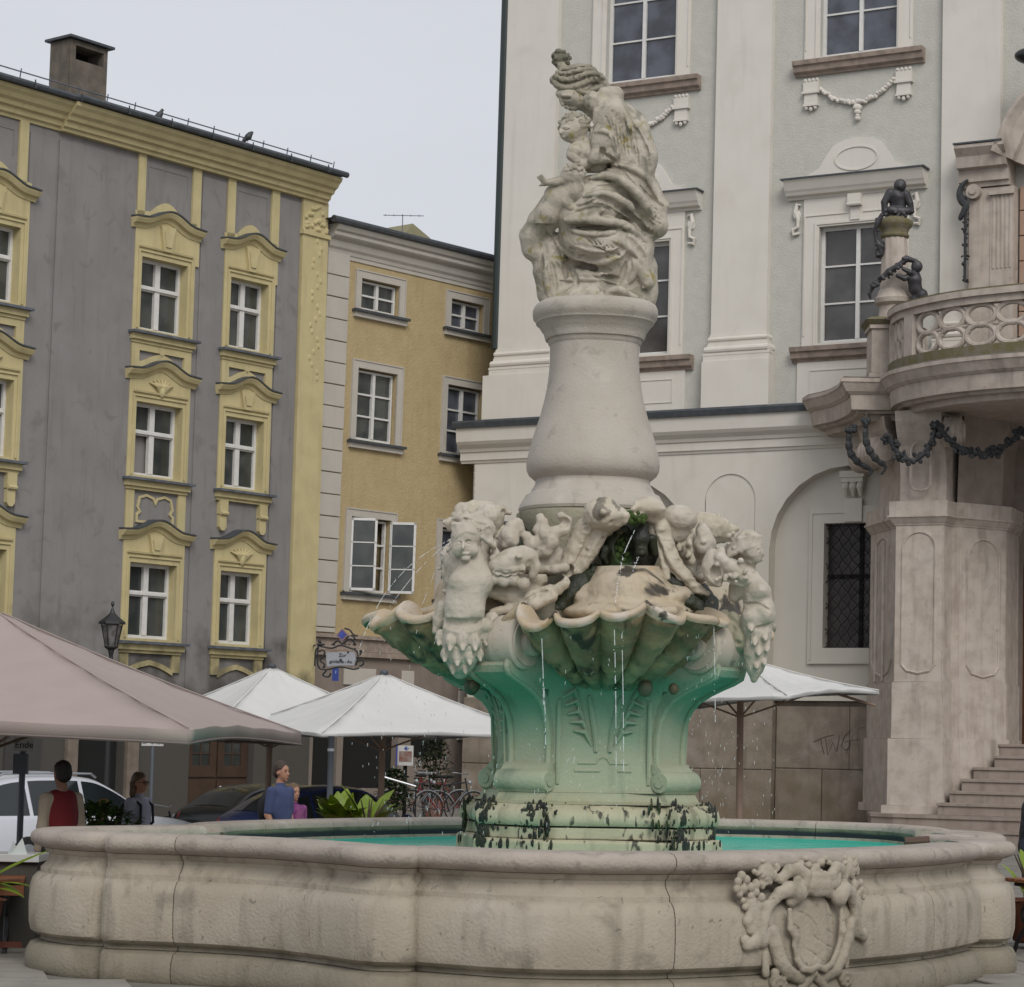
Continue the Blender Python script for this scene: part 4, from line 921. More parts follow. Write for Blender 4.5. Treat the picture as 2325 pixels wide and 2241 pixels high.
m_fig=mat('figure_limestone',(.50,.455,.385),.8,(.40,.355,.285),3,.6,.25,60,blot=[((.27,.235,.15),5,.58,.75,.55),((.15,.14,.10),11,.62,.72,.5)],top=((.33,.30,.235),6,.5),zk=2.2,zlow=[(2.40,2.62,(.10,.22,.15),.75,3)],drip=[((.26,.22,.155),4,.58,.74,.5,.15)])
m_ped=mat('teal_stained_stone',(.38,.36,.27),.75,(.32,.30,.22),2.4,.7,.4,30,streak=.25,stc=(.16,.16,.10),zk=2.0,drip=[((.10,.15,.10),3.2,.58,.74,.55,.10),((.42,.43,.33),5,.60,.74,.45,.08)],
  zlow=[(2.45,2.85,(.055,.28,.19),.74,1.6),(2.15,2.5,(.22,.34,.24),.6,1.5),(1.90,2.35,(.36,.37,.265),.85,1.6),(1.35,1.62,(.31,.285,.17),.7,2.5)],
  blot=[((.20,.14,.05),2.0,.64,.76,.35)])
m_pbase=mat('wet_base_stone',(.44,.41,.29),.7,(.36,.345,.235),2.4,.8,.3,40,streak=.5,stc=(.10,.095,.045),blot=[((.42,.40,.28),3,.56,.7,.5)],drip=[((.010,.009,.007),4.6,.66,.70,.9,.35),((.012,.010,.008),13,.60,.66,.85,.30),((.12,.11,.06),6,.55,.7,.6,.2)])
m_shell=mat('shell_stone',(.30,.225,.13),.6,(.14,.11,.06),3.6,.95,.4,30,streak=.35,stc=(.06,.05,.03),zk=1.7,zlow=[(2.40,2.62,(.05,.22,.15),.8,2.6)],blot=[((.44,.33,.18),4.2,.54,.68,.6)],drip=[((.014,.012,.009),4.5,.53,.68,.9,.3),((.20,.125,.055),6,.55,.7,.6,.2),((.36,.32,.22),9,.60,.70,.6,.5)])
m_lip=mat('shell_lip_cream',(.46,.37,.25),.6,(.40,.33,.25),3,.8,.4,30,blot=[((.34,.20,.085),4,.58,.7,.6),((.52,.47,.41),3.4,.50,.66,.8),((.02,.017,.013),3.6,.60,.64,.9)])
m_rock=mat('cream_wet_rock',(.42,.345,.24),.6,(.44,.39,.31),3,.8,.5,20,blot=[((.36,.22,.09),3.2,.58,.75,.6),((.20,.17,.11),6,.56,.7,.5),((.012,.010,.009),2.6,.60,.65,.9)],drip=[((.14,.10,.05),7,.58,.72,.6,.2)])
m_black=mat('black_wet_niche',(.012,.012,.010),.55,(.022,.030,.010),6,.8,.5,40,blot=[((.30,.23,.12),7,.68,.74,.7),((.02,.05,.008),5,.60,.68,.9)])
m_mossg=mat('green_moss',(.035,.075,.012),.95,(.06,.09,.02),20,.8,.8,60)
# ---- basin plan: lobes of the outer wall face, listed clockwise seen from above starting at the left nose
lobes=[
 [(-2.98,22.2),(-3.42,21.72),(-3.95,21.05),(-3.96,20.55),(-3.62,20.04),(-3.25,19.86)],
 [(-3.24,19.68),(-2.80,19.62),(-2.03,19.30),(-1.45,18.74),(-1.08,18.26),(-.80,18.18),(-.62,18.20)],
 [(-.80,18.42),(-.66,18.27),(-.38,18.10),(.05,17.88),(.60,17.86),(1.25,18.05),(2.05,18.58),(2.85,19.34),(3.55,20.20),(4.10,21.22),(4.12,21.42)],
 [(4.05,21.45),(4.42,21.62),(4.58,22.05),(4.50,22.5),(4.34,22.95),(4.34,23.4)],
 [(4.30,23.4),(4.72,23.62),(4.90,24.0),(4.86,24.5),(4.62,24.9)],
 [(4.60,24.95),(4.60,25.6),(4.35,26.4),(3.7,27.0),(2.8,27.3),(1.8,27.35),(.8,27.1),(-.1,26.5),(-1.0,25.7),(-1.8,24.8),(-2.5,23.8),(-2.88,23.0),(-2.98,22.4)]]
BASIN=thing('fountain_basin',(.6,21.9,0),'wide curved limestone fountain basin with a rounded rim and bulging wall panels','fountain basin')
def resample(p,st):
    p=[np.array(q,float) for q in p]; c=[0]
    for i in range(1,len(p)): c.append(c[-1]+np.linalg.norm(p[i]-p[i-1]))
    n=max(2,int(c[-1]/st)); out=[]
    for k in range(n+1):
        s_=c[-1]*k/n; i=min(len(p)-1,max(1,int(np.searchsorted(c,s_)))); t=(s_-c[i-1])/max(1e-9,c[i]-c[i-1]); out.append(p[i-1]+(p[i]-p[i-1])*t)
    return np.array(out),c[-1]
P_base=[(-.44,.0),(.0,.0),(.022,.03),(.03,.10),(.02,.17),(-.01,.225),(-.06,.245),(-.09,.25),(-.44,.25)]
P_wall=[(-.44,.255),(-.095,.255),(-.10,.29),(-.05,.30),(-.01,.33),(.008,.40),(.014,.55),(.008,.70),(-.012,.765),(-.05,.805),(-.075,.812),(-.075,.85),(-.095,.868),(-.125,.90),(-.145,.935),(-.14,.965),(-.11,.985),(-.10,1.012),(-.44,1.012)]
P_rim=[(-.42,1.016),(-.09,1.016),(-.055,1.026),(-.012,1.042),(.014,1.07),(.022,1.10),(.012,1.135),(-.02,1.16),(-.08,1.172),(-.34,1.175),(-.39,1.165),(-.415,1.14),(-.42,1.10)]
P_inn=[(-.425,1.10),(-.43,.55),(-.36,.55),(-.36,1.10)]
cuts={0:[0,.42,1],1:[0,.20,1],2:[0,.335,.80,1],3:[0,1],4:[0,1],5:[0,.08,.22,.36,.48,.60,.70,.80,.90,1]}
def nrm(P,i):
    a=P[max(0,i-1)];b=P[min(len(P)-1,i+1)]; t=(b-a)/np.linalg.norm(b-a); return np.array([t[1],-t[0]])
for li,lb in enumerate(lobes):
    P_,Ln=resample(smoothp(lb,8),.055); N_=len(P_); nr_=[nrm(P_,i) for i in range(N_)]
    for _ in range(2): nr_=[(nr_[max(0,i-1)]+2*nr_[i]+nr_[min(N_-1,i+1)]) for i in range(N_)]; nr_=[v/np.linalg.norm(v) for v in nr_]
    cs=cuts[li]
    for ci in range(len(cs)-1):
        i0=int(round(cs[ci]*(N_-1))); i1=int(round(cs[ci+1]*(N_-1)))
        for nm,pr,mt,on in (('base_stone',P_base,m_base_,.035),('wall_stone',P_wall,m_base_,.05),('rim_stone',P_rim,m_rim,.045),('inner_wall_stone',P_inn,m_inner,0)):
            w=MB(); rings=[]
            for i in range(i0,i1+1):
                e=0 # ends of a lobe roll inwards, joints inside a lobe only dip
                s0=(i)*.055; s1=(N_-1-i)*.055
                for s_ in (s0,s1):
                    if s_<.14 and on: e+=.085*(1-math.sqrt(max(0,1-(1-s_/.14)**2)))
                g=0
                if on and ((ci>0 and i==i0) or (ci<len(cs)-2 and i==i1)): g=.014
                p=P_[i].copy(); t=np.array([-nr_[i][1],nr_[i][0]])
                if ci>0 and i==i0: p=p+ (P_[i+1]-P_[i])/np.linalg.norm(P_[i+1]-P_[i])*.0045
                if ci<len(cs)-2 and i==i1: p=p-(P_[i]-P_[i-1])/np.linalg.norm(P_[i]-P_[i-1])*.0045
                rg=[]
                for (o,z) in pr:
                    oo=o-(e+g)*(1 if o>-.3 else 0); q=p+nr_[i]*oo; rg.append((q[0],q[1],z))
                rings.append(rg)
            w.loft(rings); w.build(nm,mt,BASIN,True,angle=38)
core=[];cin=[]
for lb in lobes:
    P_,_=resample(smoothp(lb,8),.12)
    for i in range(1,len(P_)-1): n=nrm(P_,i); core.append(P_[i]-n*.19); cin.append(P_[i]-n*.40)
w=MB(); w.loft([[(a_[0],a_[1],.02),(a_[0],a_[1],1.10),(b_[0],b_[1],1.10),(b_[0],b_[1],.02)] for a_,b_ in zip(core+core[:1],cin+cin[:1])],cap=False); w.build('wall_core',m_base_,BASIN)
# ---- water
wm=bpy.data.materials.new('pool_water'); wm.use_nodes=True; b=wm.node_tree.nodes['Principled BSDF']; b.inputs['Base Color'].default_value=(.0,.46,.345,1); b.inputs['Roughness'].default_value=.22; b.inputs['Specular IOR Level'].default_value=.12
tn=wm.node_tree.nodes.new('ShaderNodeTexNoise'); tn.inputs['Scale'].default_value=3.5; tn.inputs['Detail'].default_value=4; bp=wm.node_tree.nodes.new('ShaderNodeBump'); bp.inputs['Strength'].default_value=.35; bp.inputs['Distance'].default_value=.05
g_=wm.node_tree.nodes.new('ShaderNodeNewGeometry'); mp=wm.node_tree.nodes.new('ShaderNodeMapping'); mp.inputs['Scale'].default_value=(1,.6,1)
wm.node_tree.links.new(g_.outputs['Position'],mp.inputs[0]); wm.node_tree.links.new(mp.outputs[0],tn.inputs['Vector']); wm.node_tree.links.new(tn.outputs[0],bp.inputs['Height']); wm.node_tree.links.new(bp.outputs[0],b.inputs['Normal'])
allp=[]
for lb in lobes:
    P_,_=resample(smoothp(lb,8),.15); allp+=[(P_[i]-nrm(P_,i)*.40) for i in range(1,len(P_)-1)]
w=MB(); w.add([(p[0],p[1],.985) for p in allp],[tuple(a) for a in tessellate_polygon([[Vector((p[0],p[1],0)) for p in allp]])]); o=w.build('water',wm,None,kind='structure')
o.data.flip_normals() if o.data.polygons[0].normal.z<0 else None
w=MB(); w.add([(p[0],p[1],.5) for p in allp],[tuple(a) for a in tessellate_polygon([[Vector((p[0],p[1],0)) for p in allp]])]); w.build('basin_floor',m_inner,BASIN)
w=MB(); w.tube([ony(2054,1912,22.6)+np.array([0,0,0]),ony(2110,1909,22.6)],.045,8); w.build('inlet_pipe',mat('rusty_pipe',(.10,.055,.04),.8),BASIN)
# ---- coat of arms on the front lobe: built as an upright relief that follows the wall
def zc(x,y): return (1630+x/5.158,1930+y/5.158)
P_f,_=resample(smoothp(lobes[2],8),.02)
def wallpt(px,py,out=0.0,z=None):
    """point on the bulging wall seen at a pixel of the photograph, moved out by out"""
    best=None
    for i in range(1,len(P_f)-1):
        p=P_f[i]; r=ray(px,1900); X=p[1]/r[1]*r[0]; s_=p[0]-X
        if best is None or abs(s_)<best[0]: best=(abs(s_),i)
    i=best[1]; p=P_f[i]; n=nrm(P_f,i); q=p+n*out; P3=ony(px,py,q[1]); return np.array([q[0]+(P3[0]-q[0])*0,q[1],P3[2]])
cen=wallpt(*zc(1020,830))
_ip=min(range(1,len(P_f)-1),key=lambda i:abs(CX+FPX*P_f[i][0]/P_f[i][1]-18-zc(1020,830)[0])); KX=1/abs(nrm(P_f,_ip)[1]); ppc=P_f[_ip][1]*1.003/FPX/5.158
ARM=Sculpt((1630,1930,5.158),18.4,(60,60,1800,1640,-.20,.16),.0085,org=cen,pp=ppc,axes=((.888,.46,0),(0,0,1),(-.46,.888,0)))
ARM.cx,ARM.cy=1020,830; ARM.a0=np.array([(60-1020)*ppc*KX,(830-1640)*ppc,-.20]); ARM.n=[int(1740*ppc*KX/.0085)+1,int(1580*ppc/.0085)+1,int(.36/.0085)+1]; ARM.A=np.full(ARM.n,1.0,np.float32)
_L=ARM.L
ARM.L=lambda x,y,d:np.array([(x-1020)*ppc*KX,(830-y)*ppc,d])
def bd(x): # wall curvature under the arms
    u=(x-1020)*ppc; return .10*u*u-.0
a=ARM
a.e(1020,1000,.0,440,530,.065,.02); a.e(1030,990,-.07,330,410,.035,.012,sub=True); a.e(1030,990,-.02,310,390,.035,.012); a.c([(300,600,0,90),(420,1000,.0,120)],.02); a.c([(1650,560,0,70),(1600,980,0,90)],.02)
a.fold([(560,600),(620,480),(760,440),(840,520),(740,590)],60,.5,.012,taper=False) if False else None
C=lambda pts,k=.012,sub=False:a.c([(x,y,d-.035,r*1.22) for x,y,d,r in pts],k,sub)
C([(740,590,-.01,60),(800,500,-.05,85),(700,455,-.04,75),(580,500,-.03,60),(480,640,-.0,55),(430,800,.0,55),(400,920,.0,55),(340,1040,.0,60),(250,1060,0,60),(220,1010,0,50)])
C([(1320,560,-.05,95),(1400,480,-.045,80),(1500,520,-.03,60),(1590,680,0,50),(1620,850,0,50),(1660,1000,.0,55),(1730,1050,0,50),(1740,990,0,40)])
C([(620,340,-.0,50),(700,250,-.02,60),(800,230,-.04,62),(880,300,-.05,60),(870,400,-.05,55),(800,410,-.04,40),(780,350,-.04,45)])
C([(1440,380,-.0,45),(1380,250,-.02,52),(1290,220,-.04,55),(1220,300,-.05,55),(1240,410,-.05,50),(1310,400,-.04,38),(1310,330,-.04,45)])
C([(880,500,-.02,50),(960,420,-.04,90),(1120,420,-.04,90),(1220,520,-.02,50)]); C([(960,330,-.05,60),(1120,330,-.05,60)]); C([(980,490,-.06,50),(1130,490,-.06,50)]); a.e(1060,350,-.06,120,35,.04,.01)
for (x,y,r) in ((870,170,50),(930,120,45),(960,190,60),(1060,230,70),(1130,170,60),(1180,120,45),(1230,170,45),(1010,260,55),(1110,270,50)): a.e(x,y,-.02,r,r*.8,.05,.008)
rr=random.Random(4)
for (cx,cy,R1,R2) in ((470,280,160,160),(1530,240,140,150)):
    a.e(cx,cy,.0,R1*.8,R2*.85,.06,.01)
    for k in range(34):
        t=rr.uniform(0,6.28); q=math.sqrt(rr.random()); a.e(cx+R1*q*math.cos(t),cy+R2*q*math.sin(t),-.03*(1-q)-.01,rr.uniform(28,48),rr.uniform(20,34),.03,.004,rot=rr.uniform(0,180))
for (x,y,r) in ((180,290,50),(140,360,45),(230,340,50),(130,440,45),(200,440,50),(160,500,40),(280,420,50),(340,480,45),(280,520,40),(400,540,50),(200,570,35),(220,640,40),(300,590,30),(350,400,45),(1600,440,60),(1690,420,45),(1580,500,50),(1700,500,45),(1740,590,30),(1660,540,35)): a.c([(x,y,-.03,r*1.1)],.004)
C([(420,620,.02,45),(300,680,.02,50),(260,800,.02,55),(290,900,.02,45),(360,960,.02,30)]); C([(1620,560,.02,30),(1680,650,.02,35),(1690,780,.02,35),(1650,900,.02,30)])
C([(530,930,0,70),(560,1060,0,75),(620,1250,0,72),(720,1400,0,70),(860,1470,0,60)]); C([(1540,880,0,60),(1490,1060,0,75),(1420,1250,0,72),(1320,1400,0,70),(1180,1470,0,60)])
C([(680,690,-.055,26),(690,900,-.055,36),(760,990,-.06,42),(750,1090,-.05,30),(780,1250,-.05,30),(850,1360,-.05,34),(950,1380,-.05,34),(1040,1340,-.05,32),(1130,1380,-.05,34),(1220,1330,-.05,32),(1290,1200,-.05,28),(1340,1060,-.05,28),(1355,960,-.06,44),(1360,700,-.04,22)])
a.c([(1025,1430,-.03,75)],.012); a.c([(1025,1430,-.07,40)],.006); C([(980,1480,-.0,48),(870,1590,-.0,42)]); C([(1080,1480,-.0,48),(1190,1590,-.0,42)])
for cx in (600,1470):
    a.e(cx,1520,-.01,120,110,.06,.01)
    for k in range(8): t=k*.785; a.e(cx+70*math.cos(t),1520+65*math.sin(t),-.045,42,34,.03,.005,rot=-math.degrees(t)+90)
    a.c([(cx,1525,-.075,22)],.004)
a.e(400,1540,.0,110,60,.04,.01,rot=-10); a.e(590,1400,.0,60,60,.04,.01); a.e(1400,1410,0,60,50,.04,.01); C([(470,1180,.03,40),(480,1400,.03,40)]); C([(1540,1120,.03,30),(1520,1380,.03,30)])
for p in (((700,690),(780,690),(960,780),(1060,900),(1110,1060)),((680,830),(830,900),(880,1100),(1040,1210),(1170,1310)),((1060,650),(1110,760),(1150,900),(1290,990)),((960,780),(1000,900),(1040,1020),(1280,1150)),((830,900),(880,1290),(890,1300)),((1040,1210),(1050,1300),(1052,1310)),((1270,790),(1350,840),(1352,842)),((1210,640),(1240,760),(1270,790))): a.fold(p,9,.5,.003,sub=True,taper=False)
_i0=min(range(1,len(P_f)-1),key=lambda i:abs(CX+FPX*P_f[i][0]/P_f[i][1]-18-zc(1020,830)[0])); _cl=np.concatenate([[0],np.cumsum(np.linalg.norm(np.diff(P_f,axis=0),axis=1))]); _nn=np.array([nrm(P_f,i) for i in range(len(P_f))])
def warp(P3):
    s_=_cl[_i0]+P3[:,0]; x=np.interp(s_,_cl,P_f[:,0]); y=np.interp(s_,_cl,P_f[:,1]); nx=np.interp(s_,_cl,_nn[:,0]); ny=np.interp(s_,_cl,_nn[:,1]); o=-P3[:,2]*.8+.005
    return np.stack([x+nx*o,y+ny*o,cen[2]+P3[:,1]],1)
a.rough(.002,.03,3); a.warp=warp; a.mesh('coat_of_arms',m_base_,BASIN)
# ================================================================ PEDESTAL
PD=thing('fountain_pedestal',(AX[0],AX[1],.5),'fountain pedestal stained teal, with scallop shell bowls, water spouting fish and a bell shaped column','fountain pedestal')
cP,sP=math.cos(PHI),math.sin(PHI)
def loc2(f,l,z,ph=PHI):
    """f = distance towards the square along the front normal, l = sideways to the right"""
    return (AX[0]+f*math.sin(ph)+l*math.cos(ph), AX[1]-f*math.cos(ph)+l*math.sin(ph), z)
def pring(z,a,w_,b,h):
    out=[]
    for q in range(4):
        ph=PHI+q*math.pi/2
        D=lambda r,t:(r*.7071-t*.7071, r*.7071+t*.7071)   # (f,l) of the pier on the right of this face
        for (f,l) in ((a,-w_),(a,w_),D(b-.16,-h)[::1],D(b,-h),D(b,h),D(b-.16,h)): out.append(loc2(f,l,z,ph))
    return out
def plevels(name,lv,mt,**k):
    w=MB(); w.loft([pring(*l) for l in lv]); return w.build(name,mt,PD,**k)
plevels('base_step',[(.8,1.04,.62,1.22,.34),(1.125,1.04,.62,1.22,.34),(1.145,1.02,.61,1.20,.33),(1.15,1.0,.6,1.18,.32)],m_pbase,bevel=.008)
plevels('base_block',[(1.152,.97,.58,1.16,.31),(1.25,.97,.58,1.16,.31)],m_pbase,bevel=.01)
plevels('base_torus',[(1.262,.95,.57,1.14,.30),(1.265,.985,.58,1.17,.32),(1.29,1.005,.585,1.19,.33),(1.33,1.01,.585,1.195,.335),(1.38,.995,.58,1.185,.33),(1.41,.96,.57,1.15,.31),(1.435,.93,.56,1.12,.29),(1.445,.90,.55,1.10,.28)],m_pbase,smooth=True,angle=40)
plevels('base_cavetto',[(1.447,.90,.55,1.08,.27),(1.46,.90,.55,1.08,.27),(1.475,.865,.54,1.03,.25),(1.52,.835,.53,1.0,.245),(1.545,.83,.53,.99,.24)],m_ped)
zz=[1.547,1.62,1.75,1.9,2.05,2.18,2.28,2.36,2.43,2.48,2.52,2.56,2.62,2.75]
aa=[.80,.79,.775,.765,.765,.78,.80,.83,.87,.90,.93,.95,.98,1.0]
bb=[.93,.90,.875,.87,.88,.91,.96,1.04,1.17,1.29,1.40,1.48,1.50,1.42]
plevels('body',[(z,a_,.50,b_,.235) for z,a_,b_ in zip(zz,aa,bb)],m_ped,smooth=True,angle=35)
w=MB(); w.lathe((AX[0],AX[1],0),[(1.0,2.6),(.98,2.85),(.80,2.95),(.72,3.1),(.62,3.5),(.60,3.8),(.66,3.92),(.67,4.035)],40,sq=2.8,rot=PHI); w.build('core',m_ped,PD,True,angle=40)
# panels, pier mouldings and scroll feet
for q in range(4):
    ph=PHI+q*math.pi/2
    w=MB(); pts=[(-.36,1.70),(-.36,2.30),(.36,2.30),(.36,1.70),(.12,1.70),(.10,1.76),(0,1.79),(-.10,1.76),(-.12,1.70)]
    fa_=lambda z:np.interp(z,zz,aa)
    w.tube([loc2(fa_(z)+.002,l,z,ph) for l,z in [(-.40,1.62),(-.40,2.34)]],.018,6); w.tube([loc2(fa_(z)+.002,l,z,ph) for l,z in [(.40,1.62),(.40,2.34)]],.018,6)
    w.tube([loc2(fa_(z),l,z,ph) for l,z in ((-.22,1.80),(-.06,1.80),(-.04,1.84),(0,1.86),(.04,1.84),(.06,1.80),(.22,1.80))],.012,6)
    w.tube([loc2(fa_(z),l,z,ph) for l,z in ((-.25,1.735),(-.03,1.735))],.014,6); w.tube([loc2(fa_(z),l,z,ph) for l,z in ((.13,1.735),(.25,1.735))],.014,6)
    w.build('panel_moulding',m_ped,PD)
    w=MB()
    for s_ in (-1,1):    # carved palm leaves at the top of each face
        for k in range(5):
            l0=s_*(.10+.03*k); z0=1.95+.09*k; w.tube([loc2(fa_(z0),l0,z0,ph),loc2(fa_(z0+.1)+.03,l0+s_*.06,z0+.12,ph),loc2(fa_(z0+.1)+.02,l0+s_*.16,z0+.13-.02*k,ph)],[.012,.028,.010],6)
        w.tube([loc2(fa_(z)+.01,s_*(.06+.25*(z-1.9)**1.5),z,ph) for z in (1.9,2.0,2.1,2.2,2.3,2.38)],[.02,.022,.025,.025,.02,.015],6)
    w.build('leaf_carving',m_ped,PD)
    pd=ph+math.pi/4
    fb=lambda z:np.interp(z,zz,bb)
    w=MB()
    for s_ in (-1,1):
        w.tube([loc2(fb(z)+.004,s_*.20,z,pd) for z in zz[1:]],.03,6)
    w.build('pier_moulding',m_ped,PD,True)
    w=MB()    # scroll foot
    A=loc2(.95,-.27,1.64,pd); B=loc2(.95,.27,1.64,pd); A=np.array(A);B=np.array(B); e=(B-A)/.54
    w.tube([A,A+e*.02,B-e*.02,B],[.085,.10,.10,.085],18); 
    for X in (A,B): w.tube([X-e*.012,X+e*.012],[.045,.045],12)
    w.loft([[loc2(f,l,z,pd) for l in (-.25,.25)]+[loc2(f-.12,l,z,pd) for l in (.25,-.25)] for f,z in ((1.00,1.545),(1.035,1.60),(1.02,1.68),(.96,1.74),(.90,1.80))])
    w.build('scroll_foot',m_ped,PD,True,angle=50)
rr=random.Random(77)
for s_,pd in ((1,PHI-math.pi/4),(-1,PHI+math.pi/4),(-1,PHI-math.pi/4)):
    w=MB()
    for k in range(80):
        z=1.08+.40*rr.random()**1.1; out=np.interp(z,[1.08,1.145,1.15,1.25,1.262,1.33,1.41,1.445],[1.22,1.22,1.17,1.165,1.16,1.195,1.16,1.09]); sp=.03+.07*abs(math.sin(z*21))
        l=s_*.27+rr.gauss(0,sp); 
        if abs(l)>.30: out-= (abs(l)-.30)*1.0; 
        q=rr.uniform(.005,.022)*(1.5 if rr.random()<.12 else 1); w.ball(loc2(out+.001,l,z,pd),(.006,q,q*rr.uniform(1,3.2)),7,5,M=Matrix.Rotation(pd-math.pi/2,3,'Z'))
    w.build('black_crust',m_black,PD,True,kind='stuff')
# bell-shaped column
prof=[(.60,4.036),(.655,4.05),(.665,4.075),(.655,4.11),(.62,4.17),(.605,4.20),(.57,4.215),(.555,4.235),(.545,4.26),(.525,4.29),(.515,4.315),(.515,4.34),(.54,4.36),(.575,4.39),(.595,4.43),(.60,4.48),(.597,4.53),(.58,4.60),(.555,4.70),(.52,4.82),(.485,4.93),(.452,5.06),(.425,5.20),(.408,5.34),(.402,5.48),(.405,5.58),(.42,5.60),(.425,5.625),(.445,5.635),(.455,5.665),(.465,5.70),(.478,5.715),(.49,5.735),(.515,5.77),(.535,5.785),(.54,5.81),(.56,5.83),(.568,5.87),(.566,5.91),(.55,5.945),(.52,5.965),(.45,5.975),(.40,5.976)]
w=MB(); w.lathe((AX[0]+.005,AX[1],0),prof,56,sq=2.35,rot=PHI); w.build('bell_column',m_col,PD,True,angle=35)
# ---- shells
m_knob=mat('brown_knob',(.10,.085,.045),.6,(.05,.095,.06),6,.8,.3,30)
def shell(ph,name='shell_bowl',reach=1.0):
    w=MB(); NT=190; t0=math.radians(104); rr=random.Random(int(ph*100)+3)
    wd=[rr.uniform(.75,1.45) for _ in range(8)]; cw=np.cumsum([0]+wd); cw=cw/cw[-1]*2-1; am=[rr.uniform(.75,1.3) for _ in range(8)]; hg=[rr.uniform(-.06,.07) for _ in range(8)]
    def P(s_,t,du=0,dz=0):
        q=t/t0; i=min(7,max(0,int(np.searchsorted(cw,q))-1)); x=(q-cw[i])/(cw[i+1]-cw[i]); rb=max(0,math.sin(math.pi*min(1,max(0,x))))**.55
        lf=.98+reach*math.cos(t); ll=.93*math.sin(t)
        A=.20*s_**.8*am[i]; k_=7.0; sr=s_+.055*rb+.02*math.sin(t*7+s_*9); st=(sr*k_)%1; ringst=.030*(1-st)**2*(.4+.6*rb) if s_<.99 else 0
        f=.62+(lf-.62)*s_; l=ll*s_; z=2.42+.58*s_**2.1+hg[i]*rb*s_**3
        n=(rb-.75)*A+ringst
        r=math.hypot(f-.62,l)+1e-6; f+=n*.75*(f-.62)/r; l+=n*.75*l/r; z-=n*.5
        return f,l,z+dz
    rings=[]
    S_=[.02]+[ (k+1)/44 for k in range(44)]
    for s_ in S_:
        rings.append([loc2(*P(s_,-t0+2*t0*k/NT),ph) for k in range(NT+1)])
    lipr=[]
    for (dr,dz) in ((.025,-.02),(.045,.0),(.05,.025),(.03,.05),(-.02,.06),(-.07,.045),(-.13,.01),(-.22,.0),(-.45,-.02),(-.75,-.03)):
        rg=[]
        for k in range(NT+1):
            t=-t0+2*t0*k/NT; f,l,z=P(1,t); r=math.hypot(f-.62,l)+1e-6; wv=.035*math.sin(t*4+1+ph)+.022*math.sin(t*9+ph*3)
            q=max(.0,1+dr/r) ; rg.append(loc2(.62+(f-.62)*q,l*q,(z+dz+wv) if dr>-.2 else 3.00+dz+wv*.3,ph))
        lipr.append(rg)
    w.loft(rings,0,cap=False,close=False); w.loft([rings[-1]]+lipr,1,cap=False,close=False)
    # back edge closed down
    o=w.build(name,[m_shell,m_lip],PD,True,angle=60)
    w=MB()
    for k in range(5):
        t=(k-2)/2; w.ball(loc2(.78+.16*math.cos(t*1.4),.30*t,2.36,ph),(.085,.085,.09),12,8)
    w.build('shell_knob',m_shell,PD,True) if False else None
    for t,kr in ((.27,.066),(.52,.045)):
        w=MB(); w.ball(loc2(1.10,t,2.42+.03*(kr<.09),ph),(kr,kr,kr*1.15),14,10); w.build('shell_knob',m_knob,PD,True)
    return o
for q in range(4): shell(PHI+q*math.pi/2+(.03 if q==0 else 0),reach=(1.0,.62,.9,1.0)[q])
# ---- fish, mask and rock above the front shell (region zd)
m_wet=mat('wet_cream_stone',(.49,.44,.355),.65,(.38,.33,.25),4,.7,.3,45,blot=[((.012,.011,.010),2.6,.62,.66,.6),((.30,.21,.10),4,.62,.74,.5)])
def zd(x,y): return (1280+x/6.125,1100+y/6.125)
RG=(1280,1100,6.125)
s=Sculpt(RG,21.0,(-260,60,1130,1500,-.62,.45),.011)
s.e(560,430,-.12,290,230,.24,.03,rot=-20)                     # head of the left fish
s.c([(560,420,-.16,200),(760,440,-.28,110),(850,440,-.36,60)],.03)  # snout
s.c([(620,560,-.2,60),(760,540,-.30,50),(850,510,-.36,40)],.015)   # lower lip
s.c([(640,520,-.32,18),(850,470,-.40,14)],.004,sub=True)
s.c([(500,520,-.02,250),(330,720,.0,215),(200,920,-.02,180),(90,1120,-.06,130),(50,1220,-.1,80)],.04)
s.c([(560,620,-.12,90),(420,900,-.1,80),(270,1130,-.1,60),(200,1250,-.1,40)],.02)
s.c([(-140,1180,-.05,60),(20,1130,-.08,60),(120,1200,-.12,70)],.02)
s.e(545,385,-.36,72,72,.05,.01); s.c([(545,385,-.40,44)],.004)
s.fold([(430,420),(460,310),(560,270),(660,320),(700,420)],16,.6,.008)
s.fold([(330,300),(460,220),(620,220),(720,280)],26,.6,.012)
for k in range(6): s.fold([(250-10*k,560+60*k),(330,520+70*k),(380,560+70*k)],16,.55,.008)
for k in range(4): s.fold([(480-50*k,640+110*k),(560-60*k,760+110*k)],12,.5,.006,sub=True)
s.fold([(420,620),(300,850),(160,1100)],26,.5,.012,sub=True); s.fold([(520,640),(400,900),(260,1120)],30,.5,.012)
s.c([(60,1190,-.12,85)],.01,sub=True)
s.ridged(.008,.06,47).rough(.003,.03,5).mesh('spouting_fish',m_wet,PD)
s=Sculpt(RG,21.0,(860,120,2050,1640,-.55,.45),.011)
s.e(1200,340,-.12,230,150,.2,.03,rot=-12)
s.c([(1200,330,-.16,140),(1050,310,-.26,80),(985,350,-.3,50)],.03); s.c([(1240,450,-.16,90),(1080,410,-.26,50),(1000,430,-.3,35)],.015)
s.c([(1230,400,-.06,170),(1330,620,-.05,150),(1400,850,-.06,130),(1520,1080,-.08,110),(1680,1280,-.1,90),(1850,1440,-.1,60),(1990,1500,-.1,35)],.04)
s.c([(1560,700,.1,120),(1680,900,.1,100),(1760,1060,.1,70)],.03)
s.c([(1360,900,-.1,60),(1400,1150,-.12,50),(1440,1300,-.12,40)],.02)
rr=random.Random(8)
